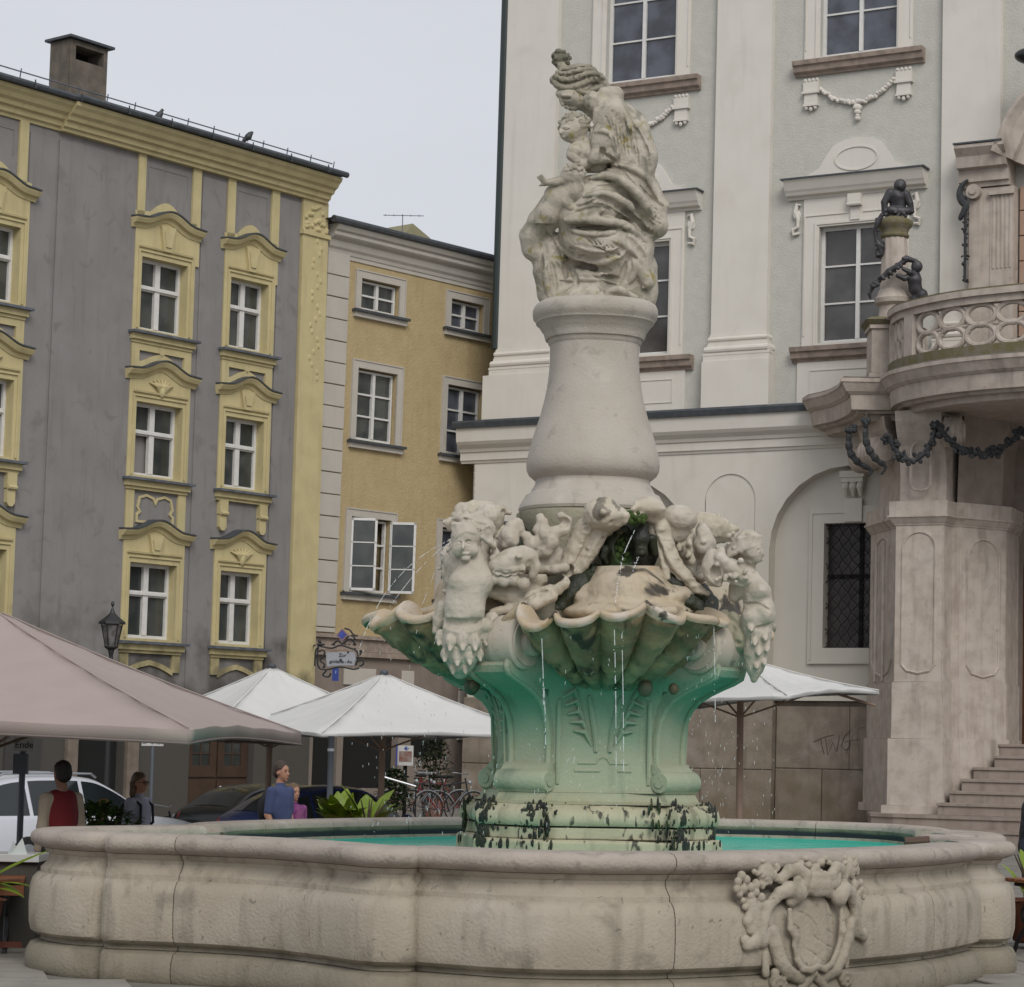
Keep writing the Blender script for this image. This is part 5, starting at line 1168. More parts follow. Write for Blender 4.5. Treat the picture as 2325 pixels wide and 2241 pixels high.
for k in range(26): s.c([(rr.uniform(1450,1760),rr.uniform(520,1060),.02,rr.uniform(26,52))],.01)
s.e(1210,240,-.22,60,40,.04,.01)
for k in range(5): s.fold([(1280+60*k,620+130*k),(1420+60*k,640+130*k)],18,.55,.008)
s.fold([(1330,700),(1420,950),(1560,1180),(1760,1380)],26,.5,.012)
s.fold([(1250,620),(1380,950),(1500,1180),(1700,1400)],20,.5,.01,sub=True)
s.ridged(.008,.06,48).rough(.003,.03,6).mesh('spouting_fish',m_wet,PD)
s=Sculpt(RG,21.0,(430,480,1420,1400,-.40,.55),.012)           # dark wet cavity with a hanging mask
s.e(900,900,.12,420,420,.28,.02); 
s.c([(1090,560,-.16,70),(1080,760,-.22,90),(1090,880,-.22,75)],.03); s.e(1080,950,-.20,100,90,.12,.02); s.c([(1080,990,-.26,50)],.01,sub=True); s.c([(1050,1020,-.22,30),(1130,1020,-.22,30)],.01)
s.c([(780,640,-.12,60),(860,620,-.14,55),(900,700,-.12,50)],.02); s.c([(590,900,-.14,60),(560,1000,-.13,50),(600,1080,-.12,40)],.02); s.c([(1220,760,-.14,70),(1250,940,-.1,60)],.02)
s.e(850,900,-.18,150,220,.16,.02,sub=True)
s.rough(.012,.07,9).mesh('wet_cavity',m_black,PD)
s=Sculpt(RG,21.0,(-360,1120,1900,1900,-.75,.7),.014)           # creamy slope of tufa below the spouts
s.c([(900,1160,.12,300),(900,1420,.0,520),(880,1620,-.10,640)],.08); s.e(880,1760,-.1,900,170,.62,.06); s.e(300,1560,.1,300,200,.4,.05); s.e(1500,1560,.1,300,200,.4,.05)
s.rough(.014,.12,10).rough(.004,.04,11).mesh('tufa_slope',m_rock,PD)
s=Sculpt(RG,21.0,(-120,1050,1950,1760,-.6,.6),.013)
s.c([(-60,1700,-.20,110),(80,1530,-.18,130),(240,1400,-.10,150),(420,1270,-.02,150),(560,1230,.02,110)],.05); s.c([(1330,1250,-.02,90),(1310,1400,-.06,80)],.03); s.c([(1480,1330,.0,100),(1580,1500,-.06,130),(1700,1640,-.10,130),(1850,1710,-.12,90)],.05)
s.rough(.03,.09,12).rough(.012,.03,13).mesh('black_crust',m_black,PD,kind='stuff')
w=MB()
for k in range(46): w.ball(ony(*zd(random.uniform(880,1110),random.uniform(390,520)),20.72)+np.array([0,random.uniform(-.03,.03),0]),random.uniform(.015,.04),7,5)
for k in range(50): w.ball(ony(*zd(random.uniform(700,900),random.uniform(700,1080)),20.93)+np.array([0,random.uniform(-.02,.04),0]),random.uniform(.012,.035),7,5)
w.build('moss_clump',m_mossg,PD,True,kind='stuff')
# carved shell-work between figure and fish (region zl)
RL=(980,1120,4.294)
def relief(Y,box,h,seed,fn,name,mt=m_fig):
    s=Sculpt(RL,Y,box,h); fn(s); s.ridged(.006,.05,seed+50).rough(.002,.03,seed); return s.mesh(name,mt,PD)
def f1(s):
    s.c([(720,470,0,75),(760,400,-.02,80),(790,330,0,70),(840,290,0,45),(860,350,0,50)],.02); s.e(760,440,-.02,90,110,.10,.02,rot=30); s.c([(640,430,0,25),(690,420,0,40)],.02); s.c([(720,500,-.06,40)],.01)
    s.c([(1060,240,0,45),(1080,290,0,55),(1040,360,0,50),(1120,400,-.03,75),(1160,480,-.03,75),(1120,560,-.02,60),(1000,600,0,40)],.025)
    s.c([(1200,380,-.02,60),(1290,350,0,60),(1320,270,0,50),(1260,220,0,40)],.02); s.c([(1040,450,-.02,45),(960,500,0,65),(930,430,0,55),(900,410,0,35)],.02); s.c([(1090,480,-.03,40),(1000,510,-.02,40)],.02)
    s.e(1290,290,-.04,55,60,.05,.01,sub=True); s.fold([(1180,400),(1150,500),(1010,590)],12,.5,.006)
    s.e(1080,640,.12,260,180,.1,.03); s.c([(1050,740,0,35),(1200,740,-.05,45),(1300,720,-.05,50)],.02)
relief(20.95,(600,170,1460,900,-.25,.3),.011,21,f1,'shellwork_carving')
def f2(s):
    s.e(560,230,.02,150,130,.16,.03,rot=-20); s.e(600,330,.05,90,130,.14,.03)
    for k in range(7): s.fold([(480+30*k,140),(520+28*k,230),(560+20*k,340)],10,.5,.006)
    s.c([(600,150,.0,40),(680,160,0,45),(760,190,0,25)],.02); s.c([(700,185,-.04,30)],.008,sub=True)
relief(21.15,(380,90,820,480,-.3,.3),.011,22,f2,'leaf_fin')
def f3(s):
    s.c([(580,960,0,60),(800,980,.05,120),(980,1000,.08,120),(1100,1010,.08,70)],.03); s.c([(800,1120,0,40),(960,1010,-.05,60),(1150,950,-.08,55),(1230,940,-.1,50),(1300,880,-.12,45),(1310,830,-.12,25)],.02)
    s.c([(850,1150,-.05,50),(1000,1080,-.1,60),(1180,1010,-.12,50)],.02); s.fold([(880,1090),(1000,990),(1180,950)],12,.5,.006,sub=True)
    s.c([(600,1160,0,45),(760,1130,0,50)],.02); s.c([(830,1160,-.1,60),(860,1260,-.14,50),(880,1400,-.16,25)],.02); s.c([(620,860,.05,100),(860,860,.08,90),(1040,840,.08,90)],.03)
relief(20.85,(480,780,1400,1460,-.35,.35),.011,23,f3,'drapery_carving',m_wet)
# volutes on the consoles beside the figures
for ph,sg in ((PHI-math.pi/4,1),(PHI+math.pi/4,-1)):
    w=MB()
    for sd_ in (1,-1):
        A=np.array(loc2(1.32,sd_*.16,2.82,ph)); e=np.array(loc2(1.32,sd_*.30,2.82,ph))-A; e/=np.linalg.norm(e)
        w.tube([A-e*.2,A+e*.10,A+e*.12],[.235,.235,.215],26); w.tube([A+e*.12,A+e*.14],[.205,.205],26); w.tube([A+e*.14,A+e*.20,A+e*.22],[.12,.12,.09],20)
    w.build('console_volute',m_fig,PD,True,angle=40)
# ================================================================ FIGURES
s=Sculpt(RL,20.72,(-10,80,720,1840,-.45,.42),.0082)
# torso, tail and arms
s.c([(390,760,0,165),(350,930,-.02,185),(320,1090,-.03,185),(320,1230,-.05,185)],.05); s.e(480,850,.0,130,150,.16,.05)
s.e(300,860,-.10,120,110,.10,.05); s.c([(430,640,.0,85),(400,560,.0,95)],.04)
s.c([(300,1330,-.04,190),(300,1480,-.02,185),(290,1620,0,140),(280,1740,.02,70)],.05)
s.e(340,420,-.02,150,175,.165,.02,rot=-18); s.e(310,520,-.08,105,110,.10,.03,rot=-20)      # head
s.c([(322,462,-.165,11),(306,535,-.20,17)],.008); s.e(328,592,-.165,36,14,.018,.006); s.e(335,640,-.145,48,30,.035,.02); s.e(400,560,-.12,60,60,.05,.03); s.e(245,560,-.10,45,55,.05,.03)
s.e(360,482,-.175,36,22,.022,.008,sub=True); s.e(268,492,-.175,28,20,.022,.008,sub=True); s.e(358,484,-.155,22,11,.016,.004); s.e(270,494,-.158,18,10,.016,.004)
s.c([(295,592,-.188,6),(330,596,-.19,6),(362,590,-.178,5)],.003,sub=True)
s.fold([(235,440),(330,380),(430,400)],13,.6,.008); 
for k,o in enumerate((0,28,56)): s.c([(210,300+o,-.05,24),(320,330+o*.7,-.13,28),(450,350+o,-.10,28),(560,420+o,-.04,26),(610,490+o*.5,.0,22)],.006)
s.e(470,330,.04,160,120,.15,.02,rot=-25)
for k in range(9): s.fold([(370+30*k,250+10*k),(430+26*k,330+12*k),(470+20*k,430+10*k)],9,.5,.004,sub=True)
s.c([(270,230,-.02,40),(260,150,0,38),(290,115,0,34)],.012); s.c([(330,180,-.02,40),(320,130,0,30)],.012); s.c([(220,215,0,32),(300,250,-.06,40),(400,230,-.04,40),(480,200,0,38)],.012); s.c([(210,250,-.02,16),(330,235,-.10,16),(440,265,-.05,16)],.004)
s.c([(250,700,.05,90),(190,850,.12,60),(150,960,.18,40)],.03); s.c([(600,640,.05,40),(640,600,.05,30),(600,520,.05,30)],.02)
s.c([(150,960,.1,30),(110,950,.1,14)],.01); s.c([(110,1100,.1,60),(80,1240,.12,60),(40,1340,.12,40)],.03); s.c([(590,1220,.05,70),(560,1330,.0,75),(480,1380,-.05,50)],.03)
# waist, navel, musculature
s.fold([(120,1250),(250,1275),(420,1262),(540,1215)],20,.55,.05,sub=True); s.e(305,1215,-.235,12,14,.02,.012,sub=True); s.e(400,1150,-.11,100,90,.06,.06)
# acanthus skirt
for (x,y,r,L_) in ((85,1400,62,120),(190,1440,70,130),(305,1430,74,135),(420,1440,70,130),(520,1400,62,120),(140,1560,60,110),(255,1590,62,120),(370,1585,62,115),(465,1560,55,100),(215,1700,46,80),(330,1700,44,80)):
    d=s.front(x,y); d=d if d is not None else 0
    s.e(x,y,d+.015,r*.86,L_*.66,.06,.006,rot=(x-300)*.05); s.c([(x-(300-x)*.02,y+L_*.42,d-.02,r*.42),(x+(x-300)*.06,y+L_*.62,d-.055,r*.26)],.012)
    s.fold([(x,y-L_*.5),(x,y),(x,y+L_*.4)],7,.5,.004,sub=True)
    for q in (-1,1): s.c([(x+q*r*.78,y+L_*.30,d-.02,r*.20)],.006,sub=True)
s.e(520,1290,-.06,90,80,.08,.02); s.e(560,1340,-.04,50,80,.07,.02)
s.ridged(.003,.05,45).rough(.002,.03,31)
T1=thing('statue',(np.array(loc2(1.5,0,2.6,PHI-math.pi/4))),'pale winged merfolk statue with braided hair and a crown, looking down from the left console','statue','winged figures on the fountain consoles')
s.mesh('body',m_fig,T1)
s=Sculpt(RL,20.72,(480,480,1080,1000,-.35,.3),.0095)           # wing
s.e(820,640,-.02,215,120,.085,.02,rot=12); s.e(700,690,-.05,150,90,.07,.02,rot=8); s.c([(620,700,0,50),(560,780,0,45),(590,840,0,35)],.03)
s.c([(880,560,-.02,50),(980,620,-.02,52),(1015,720,-.02,50),(980,800,-.02,40)],.02)
for (x,y) in ((600,830),(700,850),(800,840),(900,880)): s.e(x,y,-.03,62,66,.05,.012)
for (x,y,r) in ((620,690,52),(690,660,54),(770,640,54),(850,640,52),(640,760,50),(720,760,54),(800,750,52),(880,740,48)): s.e(x,y,-.075,r,r*1.05,.035,.005)
s.fold([(580,740),(720,790),(860,770),(960,740)],14,.5,.006,sub=True); s.fold([(590,700),(720,740),(860,720)],12,.5,.006)
s.e(850,620,-.13,36,24,.03,.008); s.e(960,720,-.08,46,70,.03,.01,sub=True)
s.rough(.003,.03,32).mesh('wing',m_fig,T1)
s=Sculpt(RL,20.9,(60,560,300,1000,-.2,.3),.0095); s.c([(240,640,.0,50),(170,780,.05,70),(150,900,.05,40)],.03); s.e(190,700,.0,70,100,.06,.02,rot=20); s.rough(.004,.03,33).mesh('wing',m_fig,T1)
RR=(1540,1180,4.844)
s=Sculpt(RR,20.95,(480,80,1120,1820,-.42,.42),.0082)
s.e(770,280,.0,165,165,.16,.02,rot=10); s.e(830,370,-.04,105,120,.12,.03,rot=20); s.e(800,470,-.02,60,60,.08,.03)
s.e(918,385,-.05,28,36,.03,.012,rot=-20); s.e(890,450,-.05,40,22,.04,.01); s.c([(800,500,-.02,40),(790,520,-.02,26)],.02); s.e(860,440,-.10,50,50,.03,.02)
s.e(880,345,-.125,26,16,.02,.006,sub=True); s.e(878,348,-.115,18,12,.015,.004); s.c([(870,470,-.09,8),(920,465,-.06,8)],.004,sub=True); s.e(700,350,-.12,34,46,.035,.01)
for k in range(5): s.c([(570,280+32*k,-.02-.02*k,30),(680,225+30*k,-.13,30),(800,200+28*k,-.14,28),(910,200+22*k,-.05,24)],.004)
rr=random.Random(5)
for k in range(22): s.c([(rr.uniform(560,900),rr.uniform(150,330),rr.uniform(-.14,-.02),rr.uniform(18,32))],.006)
s.c([(580,330,.02,70),(640,380,.02,60)],.02); s.c([(730,480,.0,75),(720,560,.0,90)],.04)
s.c([(760,660,0,140),(860,820,0,145),(880,960,0,140),(870,1080,0,165),(880,1180,0,140)],.05); s.e(960,1020,-.02,95,140,.15,.05); s.e(900,780,-.08,90,100,.10,.05)
s.c([(800,1150,-.04,110),(780,1060,-.1,80)],.04); s.c([(700,620,.05,90),(660,760,.0,90),(620,840,.0,70)],.04)
s.c([(870,1280,0,150),(850,1450,0,120),(840,1600,0,90),(830,1740,0,42)],.05)
for (x,y,r,L_) in ((790,1190,46,120),(830,1340,46,130),(870,1450,46,120),(960,1410,46,130),(930,1560,40,100),(850,1600,40,110),(940,1290,50,120)):
    d=s.front(x,y-20); d=d if d is not None else 0
    s.c([(x,y-L_*.5,d+.03,r),(x+6,y,d-.015,r*.75),(x+12,y+L_*.2,d-.05,r*.36)],.012)
s.fold([(700,930),(800,925),(900,940),(1000,1000)],11,.5,.015,sub=True); s.fold([(860,1190),(940,1170),(1020,1140)],13,.5,.02,sub=True)
s.ridged(.003,.05,46).rough(.002,.03,34)
T2=thing('statue',(np.array(loc2(1.5,0,2.6,PHI+math.pi/4))),'pale winged merfolk statue with a leafy wreath on the right console','statue','winged figures on the fountain consoles')
s.mesh('body',m_fig,T2)
s=Sculpt(RR,20.80,(230,280,840,860,-.35,.3),.0095)
s.e(390,520,.0,125,200,.10,.03,rot=0); s.c([(470,350,-.04,50),(500,480,-.06,55),(430,680,-.04,60)],.03); s.c([(360,380,-.03,50),(320,520,-.03,52),(360,680,-.03,50)],.02)
s.c([(460,420,-.1,60),(580,520,-.08,70),(700,620,-.06,60),(760,680,-.04,40)],.03); s.c([(560,620,-.04,60),(680,680,-.02,50),(740,700,-.02,30)],.03)
for k in range(16): s.c([(rr.uniform(400,740),rr.uniform(420,680),-.13+.03*rr.random(),rr.uniform(20,36))],.008)
s.e(410,590,-.09,60,90,.05,.012,sub=True); s.fold([(330,620),(400,700),(480,720)],20,.5,.01); s.fold([(480,640),(600,690),(720,730)],14,.5,.008)
s.rough(.003,.03,35).mesh('wing',m_fig,T2)
s=Sculpt(RR,21.05,(380,980,900,1640,-.3,.35),.012)              # leafy bracket under the right figure
s.c([(500,1100,0,70),(560,1200,0,90),(600,1330,0,110),(560,1450,.0,90),(480,1560,.05,60)],.04); s.e(680,1300,0,110,170,.14,.03); s.c([(600,1060,-.02,50),(700,1120,-.04,40),(780,1180,-.04,36)],.02); s.c([(460,1060,0,40),(520,1000,0,30)],.02)
s.fold([(560,1130),(640,1180),(690,1300),(660,1400)],16,.5,.008); s.e(640,1360,-.15,50,40,.05,.01,sub=True); s.rough(.006,.05,36).mesh('leaf_bracket',m_ped,PD)
# third console figure at the back (its shoulder shows beside the left one): a turned copy
def turned(src,ang,lab):
    c=src.copy(); link(c); p=np.array(src.location)-AX; ca,sa=math.cos(ang),math.sin(ang)
    c.location=(AX[0]+p[0]*ca-p[1]*sa,AX[1]+p[0]*sa+p[1]*ca,p[2]); c.rotation_euler=(0,0,ang); c['label']=lab
    for ch in src.children:
        d=ch.copy(); link(d); d.parent=c
    return c
turned(T1,-math.pi/2,'weathered winged statue facing away on the rear left console, mostly hidden by the front figures')
turned(T2,math.pi/2,'weathered winged statue facing away on the rear right console, hidden behind the bell shaped column')
for o in list(PD.children):
    if o.name.split('.')[0] in ('spouting_fish','wet_cavity','tufa_slope','black_crust','shellwork_carving','leaf_fin'):
        for q in (1,2,3):
            if o.name.startswith('shellwork') and q==2: continue
            d=o.copy(); link(d); d.parent=PD; d.rotation_euler=(0,0,-q*math.pi/2)
# ---- seated woman with children on top of the column
RS=(1150,80,2.951)
s=Sculpt(RS,21.9,(85,78,1110,1850,-.55,.50),.0082)
# rock seat
s.e(620,1760,.02,375,110,.42,.04); s.c([(330,1690,.0,110),(620,1680,.02,200),(880,1690,.0,130)],.06); s.c([(300,1400,-.02,95),(290,1560,-.02,100),(320,1700,-.02,100)],.05); s.c([(860,1560,.1,150),(880,1700,.1,130)],.06); s.e(650,1500,.1,260,220,.28,.08)
# seated body: thighs and knees under cloth, torso leaning forward
s.c([(760,1080,.05,185),(600,1120,-.08,175),(450,1180,-.14,130)],.06); s.e(620,1370,-.08,270,140,.26,.06,rot=-6); s.c([(480,1300,-.12,110),(700,1400,-.08,135),(860,1450,-.02,110)],.05)
s.c([(700,1480,-.06,120),(850,1560,-.04,110),(930,1620,-.06,60)],.05)
s.c([(800,980,.08,180),(840,820,.08,160),(790,650,.06,150),(700,520,.02,105)],.06); s.c([(930,1060,.08,110),(1000,1150,.06,75),(1050,1130,.06,28)],.05); s.c([(900,1180,.05,130),(980,1250,.03,90),(1010,1290,.03,62)],.04); s.e(1010,1270,-.02,66,66,.09,.02)
s.c([(860,1320,.05,120),(900,1400,.05,90)],.05)
# neck, veil and sleeve
s.c([(640,500,.0,72),(575,455,-.01,62)],.03); s.c([(600,520,-.09,20),(585,600,-.08,16),(570,700,-.08,14),(560,745,-.08,12)],.008); s.c([(650,400,.02,40),(720,420,.03,60)],.03)
s.c([(700,560,-.08,95),(660,700,-.12,90),(640,760,-.13,70)],.04); s.e(650,720,-.18,80,75,.06,.02); s.c([(700,790,-.12,60),(600,825,-.18,54)],.03)
# lower child reaching out to the left
s.c([(330,1120,-.1,90),(250,1240,-.08,90),(190,1340,-.04,88),(190,1420,-.03,72),(240,1480,0,60)],.05)
# drapery edges and folds laid on the body
FO=[([(560,965),(680,945),(790,1000),(880,1090),(960,1210),(990,1250)],24),([(520,1075),(650,1055),(780,1110),(900,1200),(960,1290)],22),([(400,1250),(560,1235),(720,1250),(820,1300),(900,1370)],17),([(420,1290),(560,1320),(700,1310),(770,1280)],14),
([(340,1390),(460,1465),(600,1505),(740,1470),(800,1420)],20),([(590,660),(650,655),(710,700),(725,790)],15),([(700,862),(840,895),(940,970),(990,1080),(1040,1130)],18),([(760,470),(820,640),(850,820)],12),([(700,540),(740,690),(760,840)],11),([(830,560),(900,700),(955,800)],13),
([(250,1480),(275,1600),(290,1730)],16),([(300,1320),(370,1460),(450,1620)],18),([(440,1500),(600,1570),(760,1650)],20),([(840,1470),(860,1560),(810,1650)],15),([(560,1240),(640,1160),(700,1120)],12),([(480,1130),(590,1100),(700,1130),(860,1240)],14),
([(620,1660),(700,1690),(830,1720)],18),([(470,1400),(620,1430),(760,1400)],11),([(880,1120),(940,1160),(1000,1200)],12),([(330,1480),(400,1560),(450,1640)],12),([(640,900),(740,930),(830,990)],12),([(780,900),(860,1000),(900,1090)],10),([(700,1350),(800,1400),(880,1480)],14),([(360,1620),(520,1610),(640,1620)],15)]
for p,r in FO: s.fold(p,r*1.15,.75,.008)
GO=[([(600,1010),(720,1020),(840,1110),(930,1240)],17),([(540,1130),(640,1090),(760,1150),(870,1230),(920,1310)],18),([(440,1270),(600,1275),(720,1285),(800,1330)],15),([(400,1500),(520,1540),(640,1560)],26),([(430,1480),(560,1530),(700,1560)],22),([(630,800),(700,830),(760,890)],12),([(560,900),(620,900),(700,880)],18),([(790,600),(840,760),(880,880)],10),([(860,640),(930,780),(945,900)],10),([(390,1470),(470,1610),(480,1660)],15),([(800,1500),(770,1600),(740,1680)],14),([(880,1260),(950,1300),(980,1330)],14),([(660,560),(700,680),(720,760)],9),([(310,1500),(330,1600),(340,1700)],12),([(270,1300),(330,1400),(380,1500)],14),([(570,520),(572,620),(562,740)],10)]
for p,r in GO: s.fold(p,r*1.25,.55,.006,sub=True)
for (x,y,rx,ry,rd,ro) in ((600,1280,170,16,.04,3),(520,1525,130,34,.08,-18),(600,880,62,16,.08,8),(400,1560,18,70,.07,12),(720,1610,90,22,.10,-12),(640,790,22,30,.06,0),(250,1500,14,70,.05,4)):
    d=s.front(x,y); d=d if d is not None else -.1
    s.e(x,y,d+.0,rx,ry,rd,.012,rot=ro,sub=True)
for p,r in (([(780,1330),(850,1370),(900,1440),(930,1500)],26),([(850,1150),(920,1230),(960,1290)],20),([(700,1000),(800,1050),(880,1150)],16),([(340,1130),(320,1200),(290,1260)],13),([(940,1010),(970,1070),(1000,1130)],14),([(470,1180),(600,1150),(720,1160)],12)): s.fold(p,r,.8,.010,sub=True)
for k in range(7): s.fold([(690+26*k,480+30*k),(720+24*k,600+26*k),(735+24*k,740+22*k)],7,.45,.004,sub=True)
for k in range(5): s.fold([(520+40*k,1330+12*k),(600+40*k,1400+14*k),(700+30*k,1440+10*k)],7,.4,.005,sub=True)
for k in range(6): s.fold([(880+14*k,1000+40*k),(930+12*k,1060+36*k),(990+8*k,1110+30*k)],8,.5,.004,sub=True)
s.fold([(395,1228),(540,1222),(700,1238),(820,1280),(930,1370)],27,.8,.012); s.fold([(560,958),(690,940),(800,992),(890,1080),(975,1210)],28,.8,.012)
# bare foot over the edge
s.c([(880,1540,-.12,48),(920,1600,-.16,44),(950,1640,-.20,38)],.02)
for k in range(5): s.c([(918+14*k,1650-3*k,-.20,11),(912+16*k,1672-5*k,-.21,9)],.003)
s.e(730,1730,-.38,90,40,.05,.02,sub=True); s.c([(650,1690,-.30,22),(760,1680,-.34,24),(860,1730,-.30,20)],.012)
s.rough(.006,.07,41).rough(.0025,.025,42)
SM=thing('statue',(AX[0]-.1,AX[1],5.97),'mossy seated robed woman bending over two children on top of the fountain column','statue')
s.mesh('figure_group',m_stat,SM)
rr=random.Random(11)
s=Sculpt(RS,21.9,(300,180,700,560,-.28,.25),.0072)             # bowed head, cheek and jaw
s.e(470,350,.0,125,110,.13,.02,rot=10); s.e(448,405,-.05,104,80,.11,.02,rot=-22); s.e(500,440,-.03,80,55,.10,.03,rot=-8); s.e(450,478,-.065,40,26,.05,.015); s.c([(600,500,.0,64),(540,445,-.01,66)],.03)
s.e(372,392,-.07,38,26,.06,.02); s.c([(360,400,-.105,8),(368,432,-.100,10),(380,458,-.095,14)],.008); s.e(404,474,-.105,18,7,.022,.004); s.e(412,484,-.10,18,7,.02,.004)
s.fold([(378,418),(405,424),(432,418)],7,.3,.006,sub=True); s.fold([(374,404),(402,400),(440,404)],7,.6,.006); s.e(545,400,-.135,18,28,.02,.008)
s.rough(.0015,.03,50).mesh('head',m_stat,SM)
s=Sculpt(RS,21.9,(290,180,720,560,-.28,.25),.0075)             # waved hair with a plaited band
s.e(470,290,.02,150,92,.15,.01,rot=8); s.e(590,330,.04,80,80,.11,.02)
def wave(pts,r,d0,dd,n=1):
    for j in range(n): s.c([(x,y+j*r*1.5,d0+dd*abs(x-470)/180+.01*math.sin(i*2.2),r*(1+.25*math.sin(i*2.2+j))) for i,(x,y) in enumerate(smoothp(pts,4))],.004)
wave([(318,300),(350,335),(400,352),(455,345),(500,330),(560,300),(610,295),(650,330)],24,-.135,.07); wave([(330,280),(390,300),(460,290),(530,265),(600,262),(640,290)],17,-.15,.06)
wave([(345,255),(400,262),(470,245),(540,232),(590,240)],15,-.135,.06); wave([(370,232),(430,228),(500,212),(560,216)],13,-.10,.05); wave([(480,372),(530,388),(590,360),(630,350)],22,-.13,.05); wave([(640,300),(668,350),(650,400),(620,420)],20,-.06,.0)
wave([(600,400),(640,430),(625,480),(605,520)],17,-.10,.0)
s.c([(372,212,0,30),(385,240,0,42)],.015)
for k in range(9): s.fold([(340+34*k,228+6*k),(352+33*k,262+6*k),(346+34*k,300)],5,.5,.003,sub=True)
s.rough(.0015,.025,51).mesh('hair',m_crown2,SM)
s=Sculpt(RS,21.9,(320,480,680,920,-.38,.12),.0075)             # upper child
s.e(455,620,-.16,92,88,.11,.01); s.e(425,655,-.195,66,62,.085,.02,rot=-15); s.c([(362,632,-.235,6),(368,655,-.24,12)],.008); s.e(392,682,-.245,20,7,.02,.004); s.e(440,700,-.20,34,20,.05,.015); s.fold([(378,622),(402,618),(430,624)],6,.6,.005); s.fold([(380,634),(405,638),(428,633)],5,.35,.004,sub=True)
s.c([(490,705,-.15,56),(525,790,-.14,84),(590,850,-.10,88)],.03); s.c([(470,760,-.2,46),(440,800,-.24,34),(470,835,-.26,26)],.02)
s.e(462,768,-.235,50,44,.05,.01); s.fold([(425,742),(465,728),(508,748)],9,.6,.004)
s.c([(600,825,-.18,50),(500,862,-.22,40),(445,882,-.235,28)],.012)
for k in range(4): s.c([(450,860+12*k,-.25,11),(418,868+12*k,-.26,9),(398,876+11*k,-.25,7)],.003)
s.rough(.0015,.03,52).mesh('child',m_stat,SM)
s=Sculpt(RS,21.9,(330,480,580,680,-.34,.02),.0075)
for i in range(60): 
    t=rr.uniform(-.35,3.3); q=rr.uniform(.35,1); s.c([(458+98*math.cos(t)*q,606-92*math.sin(t)*q,-.16-.125*math.sqrt(max(0,1-q*q)),rr.uniform(11,19))],.003)
s.mesh('child_hair',m_crown2,SM)
s=Sculpt(RS,21.9,(190,860,560,1260,-.42,.1),.0075)             # lower child stretching out a hand
s.e(450,930,-.22,78,70,.10,.03); s.c([(430,960,-.2,75),(450,1040,-.2,70),(470,1080,-.18,60)],.03); s.c([(400,965,-.24,38),(330,985,-.26,27),(265,990,-.27,22)],.02); s.c([(265,990,-.27,20),(235,968,-.27,12),(212,955,-.27,7)],.008); s.c([(262,995,-.27,16),(242,1005,-.27,8)],.008); s.c([(262,980,-.28,14),(228,945,-.28,7)],.006)
s.c([(430,1060,-.22,60),(350,1090,-.2,72),(290,1180,-.16,80),(240,1260,-.12,75)],.03); s.c([(370,1050,-.24,40),(400,1110,-.26,34),(430,1150,-.26,26)],.02); s.e(320,1080,-.17,68,80,.10,.03)
s.e(400,905,-.24,10,10,.01,.002); s.fold([(400,935),(425,930),(450,940)],6,.5,.004)
for i in range(34): t=rr.uniform(-.2,3.3); q=rr.uniform(.4,1); s.c([(455+76*math.cos(t)*q,918-62*math.sin(t)*q,-.22-.10*math.sqrt(max(0,1-q*q)),rr.uniform(9,15))],.003)
s.c([(262,992,-.27,18),(238,975,-.275,10),(216,958,-.275,6)],.004); s.c([(258,1000,-.27,14),(236,1004,-.275,8),(222,1012,-.27,5)],.004); s.c([(262,985,-.28,12),(246,950,-.285,7),(240,938,-.285,5)],.004)
s.rough(.0015,.03,53).mesh('child',m_stat,SM)
s=Sculpt(RS,21.9,(280,80,480,260,-.25,.25),.0085)
s.e(368,160,0,52,50,.075,.01)
for k in range(44): t=rr.uniform(0,6.28); q=rr.uniform(-1,1); s.c([(368+56*math.cos(t)*math.sqrt(1-q*q*.8),158-50*q,.072*math.sin(t)*math.sqrt(1-q*q*.8),rr.uniform(9,16))],.004)
s.e(350,106,0,22,14,.03,.006); s.e(368,205,0,40,20,.055,.01); s.mesh('crown',m_crown,SM)
# ---- water jets and drops
m_jet=bpy.data.materials.new('falling_water'); m_jet.use_nodes=True; b=m_jet.node_tree.nodes['Principled BSDF']; b.inputs['Base Color'].default_value=(.80,.84,.86,1); b.inputs['Roughness'].default_value=.15; b.inputs['Alpha'].default_value=.42
def jet(pts,Ys,r,n=46,name='water_jet'):
    w=MB(); P_=smoothp([tuple(ony(x,y,Y)) for (x,y),Y in zip(pts,Ys)],10)
    for i in range(len(P_)-1):
        p=np.array(P_[i]);q=np.array(P_[i+1]); f=i/len(P_)
        if random.random()<.25+.5*f*.6: 
            w.ball((p+q)/2+np.array([random.uniform(-.012,.012),0,random.uniform(-.01,.01)]),r*random.uniform(.5,.9),6,4); continue
        w.tube([p,q],[r*random.uniform(.4,.9),r*random.uniform(.4,.9)],5)
    return w.build(name,m_jet,WJ,kind='stuff')
WJ=thing('water_jets',(.7,20.4,1.07),'thin streams of water falling from the fish mouths and the shell lips','water jets')
jet([(1441,1204),(1418,1255),(1405,1310),(1400,1345),(1397,1370)],[20.7,20.6,20.5,20.45,20.4],.006)
jet([(1450,1265),(1440,1290),(1436,1310)],[20.7,20.62,20.58],.007); jet([(1455,1290),(1450,1330),(1446,1372)],[20.7,20.6,20.5],.012)
jet([(1027,1224),(985,1245),(930,1285),(880,1340),(845,1400),(822,1455),(808,1500)],[21.3]*7,.005); jet([(1027,1228),(990,1255),(945,1300),(905,1350),(880,1385)],[21.2]*5,.005); jet([(1028,1238),(1000,1270),(975,1330),(955,1385)],[21.2]*4,.004)
